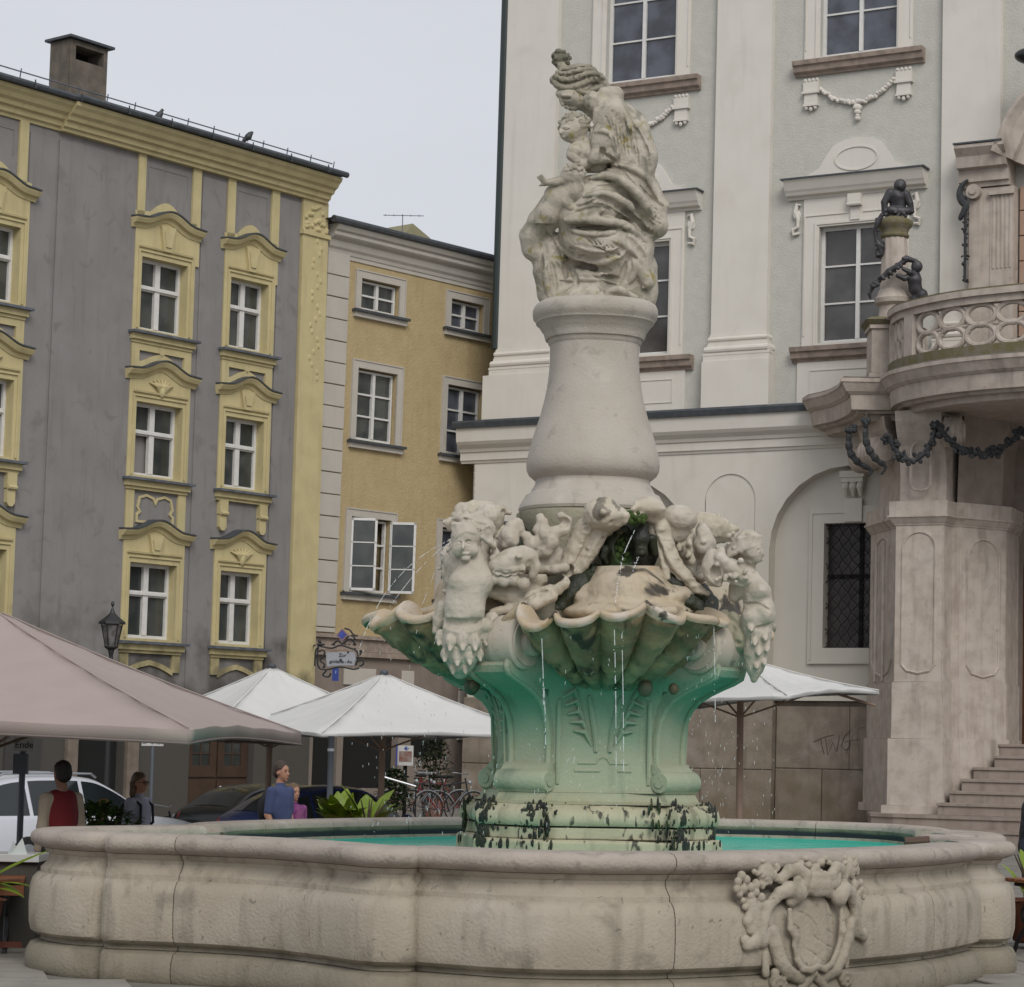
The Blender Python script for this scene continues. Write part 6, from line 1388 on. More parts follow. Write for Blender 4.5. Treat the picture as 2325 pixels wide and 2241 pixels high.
for (x,y0,y1,Y) in ((1230,1450,1600,19.9),(1395,1430,1740,19.85),(1412,1440,1760,19.85),(1235,1560,1700,19.9),(1620,1400,1640,20.4)): jet([(x,y0),(x+3,(y0+y1)/2),(x+4,y1)],[Y]*3,.0055)
w=MB()
for k in range(380):
    x=random.choice([random.uniform(760,1130),random.uniform(820,1000),random.uniform(1560,1760),random.uniform(1200,1460),random.uniform(1560,1720)]); y=random.uniform(1430,1900); Y=random.uniform(19.6,22.6)
    if 1000<x<1560 and y>1700: Y=20.0
    p=ony(x,y,Y); l=random.uniform(.01,.035); w.tube([p,p+np.array([random.uniform(-.004,.006),0,l])],[.0014,.0026],4)
w.build('water_drops',m_jet,WJ,kind='stuff')
# ================================================================ GROUND
def sstep(t): t=max(0,min(1,t)); return t*t*(3-2*t)
def gz(x,y): return -.27*sstep((y-25)/16)*sstep((4.5-x)/7)+.55*sstep((y-43)/5)*sstep((x+5)/3)*sstep((5-x)/2.5)
m_cob=mat('square_paving',(.20,.185,.165),.9,(.15,.14,.125),1.5,.8,.5,30,blot=[((.11,.10,.09),3,.55,.7,.5)])
m_slab=mat('granite_slab',(.265,.245,.215),.85,(.20,.185,.165),2.5,.8,.4,60,blot=[((.15,.14,.12),4,.6,.72,.5)])
w=MB(); xs=[-300,-120,-60]+list(np.arange(-40,30,1.0))+[60,120,300]; ys=[-60,-20,0,8]+list(np.arange(12,70,1.0))+[90,150,300]
V=[(x,y,gz(x,y)) for y in ys for x in xs]; n=len(xs)
w.add(V,[(j*n+i,j*n+i+1,(j+1)*n+i+1,(j+1)*n+i) for j in range(len(ys)-1) for i in range(n-1)])
G=w.build('ground',m_cob,None,True,kind='structure')
variants=[]
for k in range(4):
    w=MB(); b=random.uniform(.0,.006); L_,W_=.595,.395
    rg=[[(-L_,-W_,-.02),(L_,-W_,-.02),(L_,W_,-.02),(-L_,W_,-.02)],[(-L_,-W_,.018),(L_,-W_,.018),(L_,W_,.018),(-L_,W_,.018)],[(-L_+.012,-W_+.012,.026+b),(L_-.012,-W_+.012,.026),(L_-.012,W_-.012,.026),(-L_+.012,W_-.012,.026+b)]]
    w.loft(rg); variants.append(mkmesh('paving_slab',w.v,w.f,m_slab))
ang=math.radians(14)
def slabs(x0,x1,y0,y1):
    for j in range(60):
        for i in range(60):
            lx=(i-30)*1.2+(.6 if j%2 else 0); ly=(j-30)*.8; x=lx*math.cos(ang)-ly*math.sin(ang); y=20+lx*math.sin(ang)+ly*math.cos(ang)
            if x0<x<x1 and y0<y<y1 and gz(x,y)>-.01:
                if -3.2<x<3.6 and 18.9<y: continue
                o=bpy.data.objects.new('paving_slab',random.choice(variants)); link(o); o.parent=G; o.location=(x,y,random.uniform(-.003,.003)); o.rotation_euler=(random.uniform(-.002,.002),0,ang)
slabs(-7,-3.0,15.5,25.5); slabs(3.4,8,16,27); slabs(-3.2,3.6,15.5,18.2)
# ================================================================ PARASOLS
def parasol(name,c,v1,v2,ze,za,col,lab,grp,poleo=(0,0),drop=.13,sag=.12,pole=True,tilt=0):
    """square canopy: v1, v2 half diagonals; eave and apex heights"""
    x,y=c; t=thing(name,(x,y,gz(x,y)),lab,'parasol',grp); N_=14; drop=.05 if name.startswith('white') else drop
    cor=[np.array([v1[0],v1[1]]),np.array([v2[0],v2[1]]),-np.array([v1[0],v1[1]]),-np.array([v2[0],v2[1]])]; mc=mat(name+'_cloth_'+str(col),col,.9,tuple(v*.93 for v in col),2.5,.6,.15,90)
    for k in range(4):
        A,B=cor[k],cor[(k+1)%4]; w=MB(); V=[];F_=[]
        for i in range(N_+1):
            s_=i/N_
            for j in range(N_+1):
                t_=j/N_; p=(A*(1-t_)+B*t_)*s_; z=za-(za-ze)*s_-sag*math.sin(math.pi*s_)*(.35+.65*math.sin(math.pi*t_))+.05*s_*math.sin(math.pi*t_)*1.2
                q=1-.05*math.sin(math.pi*t_)*s_; V.append((x+p[0]*q,y+p[1]*q,z+tilt*p[0]+.012*math.sin(j*1.7+i*.6+k)*math.sin(math.pi*t_)+.01*math.sin(i*2.1+k*2)))
        for i in range(N_):
            for j in range(N_): F_.append((i*(N_+1)+j,(i+1)*(N_+1)+j,(i+1)*(N_+1)+j+1,i*(N_+1)+j+1))
        b=len(V)
        for j in range(N_+1): p=V[N_*(N_+1)+j]; V.append((p[0]*1.0,p[1],p[2]-drop))
        for j in range(N_): F_.append((N_*(N_+1)+j,b+j,b+j+1,N_*(N_+1)+j+1))
        w.add(V,F_); o=w.build('canopy_panel',mc,t,True,angle=50)
        so=o.modifiers.new('s','SOLIDIFY'); so.thickness=.006
    for k in range(4):   # stitched hem, its colour darkened to paint in shade below the edge, and the seam down the middle of each panel
        A,B=cor[k],cor[(k+1)%4]
        def cp(s_,t_):
            p=(A*(1-t_)+B*t_)*s_; z=za-(za-ze)*s_-sag*math.sin(math.pi*s_)*(.35+.65*math.sin(math.pi*t_))+.06*s_*math.sin(math.pi*t_); q=1-.05*math.sin(math.pi*t_)*s_; return np.array((x+p[0]*q,y+p[1]*q,z+tilt*p[0]))
        w=MB(); w.tube([cp(1,t_)-np.array([0,0,drop]) for t_ in np.linspace(0,1,15)],.014,5); w.build('hem',mat('shaded_hem_'+name,tuple(v*.45 for v in col),.9),t)
        for tt in (.001,):
            w=MB(); w.tube([cp(s_,tt)+np.array([0,0,.012]) for s_ in np.linspace(.03,1,12)],.009,5); w.build('seam',mc,t)
    mp_=mat('parasol_wood',(.20,.135,.095),.6,(.15,.10,.07),4,.6)
    for k in range(4):
        w=MB(); A=cor[k]; w.tube([(x,y,za-.10),(x+A[0]*.97,y+A[1]*.97,ze-.03)],.022,6); w.build('rib',mp_,t)
        w=MB(); w.tube([(x,y,ze-.25),(x+A[0]*.5,y+A[1]*.5,(za+ze)/2-.2)],.016,6); w.build('strut',mp_,t)
    w=MB(); w.ball((x,y,za+.02),(.07,.07,.05)); w.build('finial',m_ledge,t)
    if pole:
        px_,py_=x+poleo[0],y+poleo[1]; w=MB(); w.tube([(px_,py_,gz(px_,py_)),(px_,py_,za-.05)],.05,12); w.build('pole',mp_,t,True)
        w=MB(); w.box((px_,py_,gz(px_,py_)+.05),(.7,.7,.1)); w.build('foot',m_plin,t,bevel=.01)
    return t
def atY(px,py,Y): return ony(px,py,Y)
parasol('beige_parasol',(-5.34,25.0),(2.46,-3.0),(3.02,2.42),2.03,3.23,(.35,.285,.262),'large beige parasol filling the left edge, its canopy close to the basin','parasols on the square')
c=atY(617,1515,40.5); parasol('white_parasol',(c[0],c[1]),(-.7,-2.8),(2.8,-.7),2.06,c[2],(.56,.555,.535),'white parasol whose peak is nearest the grey and yellow house','parasols on the square')
c=atY(872,1530,38.5); parasol('white_parasol',(c[0],c[1]),(-.75,-2.75),(2.75,-.75),2.06,c[2],(.56,.555,.535),'white parasol directly left of the fountain pedestal, in front of the other white one','parasols on the square')
c=atY(1682,1492,36); parasol('white_parasol',(c[0],c[1]),(.45,-2.05),(2.10,.3),2.66,c[2]+.0,(.56,.555,.535),'white parasol standing right of the fountain before the palace plinth','parasols on the square',tilt=.09)
# ================================================================ PEOPLE
m_skin=mat('skin',(.42,.22,.145),.6,(.36,.18,.12),6,.5); m_skin2=mat('skin_tanned',(.26,.13,.08),.6,(.21,.10,.065),6,.5)
def person(lab,loc,yaw,h,top,legs,hair,skin=m_skin,vest=None,longhair=False,glasses=False,bag=None,sleeve=.55,bend=0,sit=False,arms=((.0,.0),(.0,.0)),sleevecol=None,grp=None):
    x,y=loc; z=gz(x,y); T=thing('person',(x,y,z),lab,'person',grp)
    ca,sa=math.cos(yaw),math.sin(yaw); ax=((ca,sa,0),(0,0,1),(-sa,ca,0)); k=h/1.75
    def S(): return Sculpt((0,0,1),1,(-.42*k,-1.86*k,.42*k,.02*k,-.42*k,.42*k),.0125,org=(x,y,z),pp=1.0,axes=ax)
    def P(X,Zz,D,r):
        D2=D-bend*max(0,Zz-.95); return (X*k,-Zz*k,D2*k,r*k)
    def limb(s,pts,kk=.02): s.c([P(*p) for p in pts],kk)
    hip=.95; kn=.50
    def legpts(sx):
        if sit: return [(sx*.09,.62,0,.085),(sx*.11,.60,-.40,.065),(sx*.11,.15,-.42,.045),(sx*.11,.06,-.43,.038)]
        return [(sx*.085,.90,0,.092),(sx*.10,kn,-.02*sx,.06),(sx*.10,.10,.03*sx,.042)]
    dz=-.30 if sit else 0
    def armp(sx,a): return [(sx*.175,1.395+dz,.01,.052),(sx*(.215+a[0]*sx),1.12+dz,.03,.043),(sx*(.20),.90+dz,-.06+a[1],.034)]
    s=S()
    e=lambda X,Zz,D,rx,rz,rd,kk=.015,**q: s.e(X*k,-Zz*k,(D-bend*max(0,Zz-.95))*k,rx*k,rz*k,rd*k,kk,**q)
    e(0,1.655+dz,.0,.076,.10,.095); e(0,1.60+dz,-.03,.058,.075,.065); e(0,1.61+dz,-.105,.013,.022,.018,.006); e(0,1.565+dz,-.088,.025,.010,.012,.006); e(0,1.535+dz,-.075,.022,.018,.018,.01)
    for sx in(-1,1): e(sx*.077,1.62+dz,.0,.010,.026,.018,.004); e(sx*.028,1.64+dz,-.088,.014,.007,.008,.003,sub=True)
    limb(s,[(0,1.53+dz,.01,.052),(0,1.44+dz,.02,.06)],.02)
    for sx,a in ((-1,arms[0]),(1,arms[1])):
        A=armp(sx,a); limb(s,A,.01); hx,hz,hd,_=A[-1]
        limb(s,[(hx,hz-.02,hd,.03),(hx,hz-.07,hd-.01,.032)],.012)
        for f in range(4): limb(s,[(hx+.006*sx,hz-.09,hd-.03+.02*f,.0105),(hx,hz-.13+.008*abs(f-1.5),hd-.034+.02*f,.0095),(hx-.012*sx,hz-.155+.008*abs(f-1.5),hd-.034+.02*f,.009)],.003)
        limb(s,[(hx-.01*sx,hz-.05,hd-.035,.013),(hx-.02*sx,hz-.09,hd-.06,.011)],.004)
        if False: pass
    for sx in (-1,1): limb(s,legpts(sx),.01)
    limb(s,[(0,1.3+dz,.0,.11),(0,1.0+dz,.0,.10)],.02)
    s.mesh('body',skin,T)
    w=MB(); q3=lambda X,Zz,D: np.array([x,y,z])+k*(np.array(ax[0])*X+np.array([0,0,Zz+dz])+np.array(ax[2])*(D-bend*max(0,Zz+dz-.95)))
    for sx in(-1,1): w.ball(q3(sx*.028,1.637,-.084),.0085*k,8,6)
    w.build('eyes',m_dark,T); w=MB()
    for sx in(-1,1): w.tube([q3(sx*.016,1.657,-.094),q3(sx*.03,1.662,-.092),q3(sx*.044,1.656,-.082)],.0045*k,5)
    w.build('eyebrows',hair,T)
    w=MB(); w.tube([q3(-.022,1.564,-.098),q3(0,1.562,-.105),q3(.022,1.564,-.098)],.004*k,5); w.build('mouth',mat('lips',(.22,.07,.06),.5),T)
    s=S(); limb(s,[(-.10,1.385+dz,.01,.075),(.10,1.385+dz,.01,.075)],.03); limb(s,[(0,1.32+dz,0,.135),(0,1.10+dz,0,.125),(0,.93+dz,0,.14)],.05); s.e(0,-(1.22+dz)*k,-bend*.27*k,.19*k,.25*k,.125*k,.03); limb(s,[(0,1.45+dz,.01,.068),(0,1.47+dz,.01,.062)],.015)
    for sx,a in ((-1,arms[0]),(1,arms[1])):
        A=armp(sx,a); L_=[(p[0],p[1],p[2],p[3]+.013) for p in A]
        if sleeve<1: p,q=L_[0],L_[1]; t=min(1,sleeve*1.4); L_=[p,tuple(p[i]+(q[i]-p[i])*t for i in range(4))]
        limb(s,L_,.02)
    s.rough(.004,.07,3); s.mesh('shirt',top,T)
    if vest:
        s=S(); limb(s,[(-.075,1.395+dz,.01,.085),(.075,1.395+dz,.01,.085)],.03); limb(s,[(0,1.32+dz,0,.15),(0,1.10+dz,0,.14),(0,.93+dz,0,.15)],.05); s.e(0,-(1.22+dz)*k,0,.195*k,.25*k,.14*k,.03); s.mesh('waistcoat',vest,T)
    s=S()
    for sx in(-1,1): limb(s,[(p[0],p[1],p[2],p[3]+.018) for p in legpts(sx)],.015)
    limb(s,[(-.05,.95+dz,0,.12),(.05,.95+dz,0,.12)],.03); s.mesh('trousers',legs,T)
    s=S()
    for sx in(-1,1):
        p=legpts(sx)[-1]; limb(s,[(p[0],.045,p[2]+.05,.045),(p[0],.04,p[2]-.13,.038)],.02)
    s.mesh('shoes',mat('dark_shoes',(.03,.025,.022),.6),T)
    s=S(); e2=lambda X,Zz,D,rx,rz,rd,kk=.015,**q: s.e(X*k,-Zz*k,(D-bend*max(0,Zz-.95))*k,rx*k,rz*k,rd*k,kk,**q)
    e2(0,1.69+dz,.018,.086,.088,.098); e2(0,1.64+dz,.045,.083,.09,.07)
    if longhair: limb(s,[(-.05,1.62+dz,.05,.05),(-.07,1.48+dz,.06,.035)],.03); limb(s,[(.05,1.62+dz,.05,.05),(.07,1.48+dz,.06,.035)],.03); limb(s,[(0,1.6+dz,.07,.06),(0,1.44+dz,.085,.04)],.03)
    e2(0,1.60+dz,-.12,.062,.085,.08,.01,sub=True); s.rough(.006,.025,8); s.mesh('hair',hair,T)
    if glasses:
        w=MB()
        for sx in(-1,1):
            c_=np.array([x,y,z])+k*(np.array(ax[0])*sx*.032+np.array([0,0,1.64])-np.array(ax[2])*.105)
            w.tube([c_+k*(np.array(ax[0])*.024*math.cos(t)+np.array([0,0,.018*math.sin(t)])) for t in np.linspace(0,6.28,13)[:-1]],.0035*k,5,close=True)
            w.tube([c_+k*np.array(ax[0])*sx*.024,c_+k*(np.array(ax[0])*sx*.045+np.array(ax[2])*.1)],.003*k,4)
        w.build('glasses',m_dark,T)
    if bag:
        s=S(); s.e(.0,-1.18*k,.20*k,.15*k,.22*k,.10*k,.01); s.mesh('backpack',bag,T)
        w=MB()
        for sx in (-1,1):
            pts=[(sx*.11,1.38,.13),(sx*.12,1.46,.03),(sx*.12,1.36,-.12),(sx*.13,1.15,-.13),(sx*.15,1.02,.06)]
            w.tube([np.array([x,y,z])+k*(np.array(ax[0])*a_+np.array([0,0,b_])+np.array(ax[2])*c_) for a_,b_,c_ in pts],.018*k,6)
        if glasses: w.build('strap',bag,T)
    return T
h_dark=mat('hair_dark',(.012,.009,.008),.6,(.022,.015,.012),30,.8,.4,120); h_lb=mat('hair_light_brown',(.14,.085,.04),.6,(.085,.05,.025),30,.8,.4,120); h_bl=mat('hair_blond',(.38,.22,.10),.6,(.27,.15,.065),30,.8,.4,120); h_br=mat('hair_brown',(.05,.03,.02),.6,(.03,.018,.012),30,.8,.4,120)
jeans=mat('dark_jeans',(.03,.035,.055),.9)
R_=math.radians
def gp_(px,Y): return ((px-CX)/FPX*Y*1.0+(0 if Y else 0),Y)
person('man in a red waistcoat with cream sleeves, turned away beneath the beige parasol',gp_(160,23.6),R_(-140),1.69,mat('cream_shirt',(.40,.33,.25),.9,(.32,.26,.20),7,.6),mat('black_trousers',(.02,.02,.02),.9),h_dark,m_skin2,vest=mat('red_waistcoat',(.16,.008,.012),.8),sleeve=1)
person('woman with glasses and shoulder length fair hair in a light blue shirt, carrying a backpack',gp_(336,27.2),R_(62),1.56,mat('light_blue_shirt',(.33,.34,.41),.9,(.26,.27,.34),8,.6),jeans,h_lb,m_skin,longhair=True,glasses=True,bag=mat('navy_bag',(.012,.014,.025),.8),sleeve=1,grp=None)
person('small child with short blond hair behind the leafy bush',gp_(258,26),R_(150),1.28,mat('dark_blue_top',(.02,.025,.05),.9),jeans,h_bl)
person('man with dark hair in a blue polo shirt, beside a brown pole',gp_(655,29.5),R_(58),1.73,mat('blue_polo_shirt',(.050,.070,.155),.9,(.038,.052,.12),8,.6),jeans,h_br,m_skin,sleeve=.62,bag=mat('black_bag',(.008,.008,.010),.8))
person('girl with long light brown hair standing close behind the man in blue',gp_(684,30.2),R_(40),1.47,mat('purple_top',(.12,.02,.12),.9,(.3,.1,.2),14,.7),jeans,h_lb,m_skin,longhair=True,sleeve=.5)
person('person in a pale grey shirt seated at the far left table with a bare forearm',(-4.62,21.4),R_(-60),1.86,mat('grey_shirt',(.21,.19,.175),.9),jeans,h_dark,m_skin2,sit=True,bend=.42,sleeve=.6,arms=((-.10,-.12),(.10,-.12)))
person('person in a black jacket half cut off at the far right edge',(5.70,26.5),R_(80),1.80,mat('black_jacket',(.008,.009,.012),.6,(.014,.015,.02),12,.6,.3,40),jeans,h_dark,m_skin,bend=.1,sleeve=1)
# ================================================================ CARS
m_tyre=mat('tyre',(.012,.012,.012),.8); m_rimc=mat('alloy_rim',(.35,.36,.38),.35,metal=.6); m_glass=mat('car_glass',(.010,.014,.016),.05,(.02,.026,.028),1,.6,spec=.7)
def car(lab,loc,yaw,paint,kind='wagon',L_=4.6,H_=1.50):
    x,y=loc; T=thing('parked_car',(x,y,gz(x,y)),lab,'car','cars parked in front of the houses'); z0=gz(x,y); ca,sa=math.cos(yaw),math.sin(yaw)
    def W_(a,b,c): return (x+a*ca-b*sa,y+a*sa+b*ca,z0+c)
    Ln=L_/2
    # stations: (pos, bottom, belt, top, half width at belt, half width at top)
    if kind=='wagon': st=[(-1,.42,.80,.84,.70,.66),(-.975,.30,.88,.95,.80,.74),(-.93,.24,.92,1.28,.86,.62),(-.86,.22,.93,1.44,.88,.60),(-.60,.20,.93,H_,.90,.62),(-.1,.20,.92,H_,.90,.62),(.12,.20,.91,1.42,.90,.61),(.32,.20,.90,1.16,.90,.66),(.43,.20,.90,.96,.89,.78),(.70,.21,.84,.88,.87,.74),(.92,.25,.70,.76,.82,.68),(1,.35,.58,.62,.70,.55)]
    else: st=[(-1,.42,.78,.82,.70,.64),(-.965,.30,.86,.96,.80,.72),(-.86,.24,.90,1.10,.85,.66),(-.66,.22,.92,1.32,.87,.60),(-.42,.20,.92,H_-.02,.88,.59),(-.05,.20,.91,H_,.88,.59),(.14,.20,.90,1.36,.88,.59),(.34,.20,.89,1.08,.88,.68),(.42,.20,.88,.94,.87,.76),(.70,.21,.82,.87,.85,.72),(.92,.25,.70,.75,.80,.66),(1,.35,.58,.62,.68,.55)]
    sm=smoothp([tuple(s) for s in st],4); rings=[]
    for (p,b,be,t,wb,wt) in sm:
        h=[(-wb*.86,b),(-wb*.99,b+.10),(-wb,(b+be)/2),(-wb*.985,be-.04),(-wb*.95,be+.01),(-(wt+(wb*.93-wt)*.45),be+(t-be)*.55),(-wt,t-.035),(-wt*.82,t),(0,t+.02)]
        h=h+[(-a,c) for a,c in reversed(h[:-1])]; rings.append([W_(p*Ln,a,c) for a,c in h])
    w=MB(); w.loft(rings); bo=w.build('body',paint,T,True,angle=42)
    def prof(p): 
        for i in range(len(sm)-1):
            if sm[i][0]<=p<=sm[i+1][0]: t=(p-sm[i][0])/(sm[i+1][0]-sm[i][0]+1e-9); return [sm[i][j]+(sm[i+1][j]-sm[i][j])*t for j in range(6)]
        return sm[-1]
    def side(p,f,sg,o=.006): _,b,be,t,wb,wt=prof(p); wa=wb*.95; wm_=(wt+(wb*.93-wt)*.45); 
    def wpt(p,f,sg,o=.010):
        _,b,be,t,wb,wt=prof(p); z=be+.03+(t-.07-be-.03)*f; zz_=(z-be)/(max(.05,t-be))
        ww=np.interp(zz_,[0,.55,.93],[wb*.95,wt+(wb*.93-wt)*.45,wt]); return W_(p*Ln,sg*(ww+o),z)
    spans=((-.90,-.60),(-.57,-.16),(-.13,.36)) if kind=='wagon' else ((-.78,-.52),(-.49,-.12),(-.09,.34))
    for sg in(-1,1):
        for (a,b) in spans:
            w=MB(); n=10; V=[];F_=[]
            for i in range(n+1):
                p=a+(b-a)*i/n
                for f in (0,.5,1): V.append(wpt(p,f,sg))
            for i in range(n):
                for j in (0,1): q=(i*3+j,(i+1)*3+j,(i+1)*3+j+1,i*3+j+1); F_.append(q if sg<0 else q[::-1])
            w.add(V,F_); w.build('side_window',m_glass,T,True)
        w=MB(); w.tube([W_(-.15*Ln,sg*.905,.78),W_(-.09*Ln,sg*.905,.78)],.018,6); w.build('door_handle',m_rimc,T); 
        w=MB(); w.ball(W_(.33*Ln,sg*1.0,.98),(.09,.09,.07)); w.build('mirror',paint,T,True)
        for p in (-.62,.62):
            wh=MB(); c=np.array(W_(p*Ln,sg*.80,.32)); e=np.array(W_(p*Ln,sg*.91,.32))-c; wh.tube([c-e*.6,c+e*.9,c+e],[.32,.32,.29],26); wo_=wh.build('wheel',m_tyre,T); w=MB(); w.tube([c+e*.9,c+e*1.05],[.21,.19],20); w.build('wheel_rim',m_rimc,wo_)
        if kind=='wagon': w=MB(); w.tube([W_(p*Ln,sg*.56,z) for p,z in ((-.80,H_-.02),(-.74,H_+.045),(-.3,H_+.06),(-.02,H_+.05),(.02,H_-.01))],.02,6); w.build('roof_rail',m_rimc,T)
        w=MB(); w.ball(W_(.93*Ln,sg*.58,.64),(.10,.10,.06)); w.build('headlight',m_rimc,T); w=MB(); w.ball(W_(-.965*Ln,sg*.62,.85),(.06,.06,.10)); w.build('tail_light',mat('red_lens',(.20,.01,.01),.3),T)
    for (a,b,nm) in ((.14,.405,'windscreen'),(-.955 if kind=='wagon' else -.90,-.885 if kind=='wagon' else -.62,'rear_window')):
        w=MB(); V=[];F_=[]
        for i in range(7):
            p=a+(b-a)*i/6; _,bb_,be,t,wb,wt=prof(p)
            for j in range(5): f=-1+j*.5; V.append(W_(p*Ln,f*wt*.86,t+.022+.006*(1-abs(f))-(.03*f*f)))
        for i in range(6):
            for j in range(4): F_.append((i*5+j,(i+1)*5+j,(i+1)*5+j+1,i*5+j+1))
        w.add(V,F_); w.build(nm,m_glass,T,True)
    return T
car('white estate car with roof rails parked left of the brown double door',(-7.12,40.0),R_(47),mat('white_car_paint',(.55,.57,.62),.25,(.5,.52,.57),2,.3),'wagon',4.75,1.56)
car('dark blue hatchback parked nearest the fountain pedestal',(-2.75,40.5),R_(38),mat('blue_car_paint',(.014,.024,.085),.2,(.016,.026,.075),2,.3),'hatch',4.0,1.47)
car('black car parked just behind the man in the blue polo shirt',(-3.95,43.6),R_(52),mat('black_car_paint',(.007,.008,.009),.2),'hatch',4.1,1.43)
# ================================================================ BICYCLES
m_bk=mat('bike_frame',(.010,.011,.014),.4); m_br=mat('bike_red',(.15,.01,.012),.4)
def bicycle(lab,loc,yaw,mt,lean=.08):
    x,y=loc; z0=gz(x,y); T=thing('bicycle',(x,y,z0),lab,'bicycle','bicycles leaning by the ochre house'); ca,sa=math.cos(yaw),math.sin(yaw)
    def W_(a,c,b=0): b=b+c*lean; return (x+a*ca-b*sa,y+a*sa+b*ca,z0+c)
    for a in (-.52,.53):
        w=MB(); w.tube([W_(a+.33*math.cos(t),.34+.33*math.sin(t)) for t in np.linspace(0,2*math.pi,30)[:-1]],.016,6,close=True); wh=w.build('wheel',m_tyre,T)
        w=MB(); 
        for k in range(14): t=k*math.pi*2/14; w.tube([W_(a,.34),W_(a+.32*math.cos(t),.34+.32*math.sin(t))],.0022,3)
        w.build('spokes',m_rimc,wh)
        w=MB(); w.tube([W_(a+.36*math.cos(t),.34+.36*math.sin(t)) for t in np.linspace(.4,2.7,12)],.012,5); w.build('mudguard',m_rimc,T)
    w=MB()
    for p,q,r in (((-.52,.34),(-.05,.28),.011),((-.52,.34),(-.17,.80),.009),((-.05,.28),(-.20,.92),.016),((-.05,.28),(.36,.72),.018),((-.17,.80),(.36,.86),.016),((.34,.95),(.40,.62),.018),((.40,.62),(.53,.34),.012)): w.tube([W_(*p),W_(*q)],r,6)
    w.build('frame',mt,T)
    w=MB(); w.ball(W_(-.22,.97),(.13,.13,.03)); w.build('saddle',m_dark,T,True); w=MB(); w.tube([W_(.20,1.05,-.28),W_(.30,1.04,-.2),W_(.34,1.02,0),W_(.30,1.04,.2),W_(.20,1.05,.28)],.011,6); w.build('handlebar',m_rimc,T)
    w=MB(); w.ball(W_(.44,.86),.045); w.build('headlamp',m_rimc,T); w=MB(); w.tube([W_(-.03,.30,.06),W_(.08,.20,.12)],.01,5); w.tube([W_(-.03,.30,-.06),W_(-.12,.40,-.12)],.01,5); w.build('pedal_crank',m_rimc,T)
for k,(px,Y,yaw,mt,lab) in enumerate(((955,49.5,20,m_bk,'dark bicycle with silver mudguards, leftmost of the row beside the pedestal'),(1003,50.5,200,m_br,'red framed bicycle in the middle of the row beside the pedestal'),(1040,49.0,30,m_bk,'black bicycle closest to the fountain pedestal'),(985,51.5,75,m_bk,'black bicycle standing crosswise against the ochre house'),(372,42.2,40,m_bk,'bicycle with a raised saddle behind the woman with glasses'))): bicycle(lab,gp_(px,Y),R_(yaw),mt)
# ================================================================ SIGNS, LAMP, BOX, RAIL
def text(txt,size,M,mt,par,ext=.004,name='lettering'):
    cu=bpy.data.curves.new(name,'FONT'); cu.body=txt; cu.size=size; cu.extrude=ext; cu.align_x='CENTER'; cu.align_y='CENTER'
    t=bpy.data.objects.new('tmp',cu); link(t); dg=bpy.context.evaluated_depsgraph_get(); me=bpy.data.meshes.new_from_object(t.evaluated_get(dg)); bpy.data.objects.remove(t)
    me.materials.clear(); me.materials.append(mt); base=wloc(par); M2=Matrix.Translation(-Vector(base))@M; me.transform(M2); me.name=name
    o=bpy.data.objects.new(name,me); link(o); o.parent=par; return o
m_sgn=mat('sign_white',(.50,.50,.49),.5); m_ink=mat('sign_ink',(.01,.01,.012),.6); m_pst=mat('galvanised_post',(.10,.115,.135),.5)
def facing(p,yaw=0):  # upright plane looking back at the square
    return Matrix.Translation(Vector(p))@Matrix.Rotation(yaw,4,'Z')@Matrix.Rotation(math.pi/2,4,'X')
def panel(px0,py0,px1,py1,Y):
    a=ony(px0,py0,Y);b=ony(px1,py1,Y); return (a+b)/2,abs(b[0]-a[0]),abs(a[2]-b[2])
c,wd,ht=panel(32,1672,75,1706,27); SG=thing('parking_sign',(c[0],c[1],gz(c[0],c[1])),'white rectangular road sign reading Ende on a grey post under the beige parasol','sign')
w=MB(); w.box(c,(wd,.012,ht)); w.build('sign_plate',m_sgn,SG); text('Ende',.105,facing(c+np.array([.01,-.008,-.012])),m_ink,SG)
w=MB(); w.tube([(c[0]-.01,27.04,gz(c[0],27)),(c[0]-.01,27.04,c[2]+.3)],.035,10); w.build('post',m_pst,SG); w=MB(); w.box((c[0]-.02,27.0,c[2]-.22),(.16,.08,.22)); w.build('bracket_box',m_pst,SG)
c,wd,ht=panel(322,1678,371,1694,46); SG=thing('parking_sign',(c[0],c[1],gz(c[0],c[1])),'small white plate reading Sa 6-13h on a thin post near the brown double door','sign')
w=MB(); w.box(c,(wd,.012,ht)); w.build('sign_plate',m_sgn,SG); text('Sa   6-13h',.10,facing(c+np.array([0,-.008,0])),m_ink,SG,.002); w=MB(); w.tube([(c[0],46.03,gz(c[0],46)),(c[0],46.03,c[2]+.6)],.03,8); w.build('post',m_pst,SG)
c=ony(750,1760,35.5); PO=thing('steel_post',(c[0],c[1],gz(c[0],c[1])),'slim grey steel post between two brown parasol poles','post'); w=MB(); w.tube([(c[0],c[1],gz(c[0],c[1])),(c[0],c[1],2.02)],.045,10); w.build('post',m_pst,PO,True); w=MB(); w.tube([(c[0],c[1],1.80),(c[0],c[1],1.84)],.052,10); w.build('clamp',m_rimc,PO)

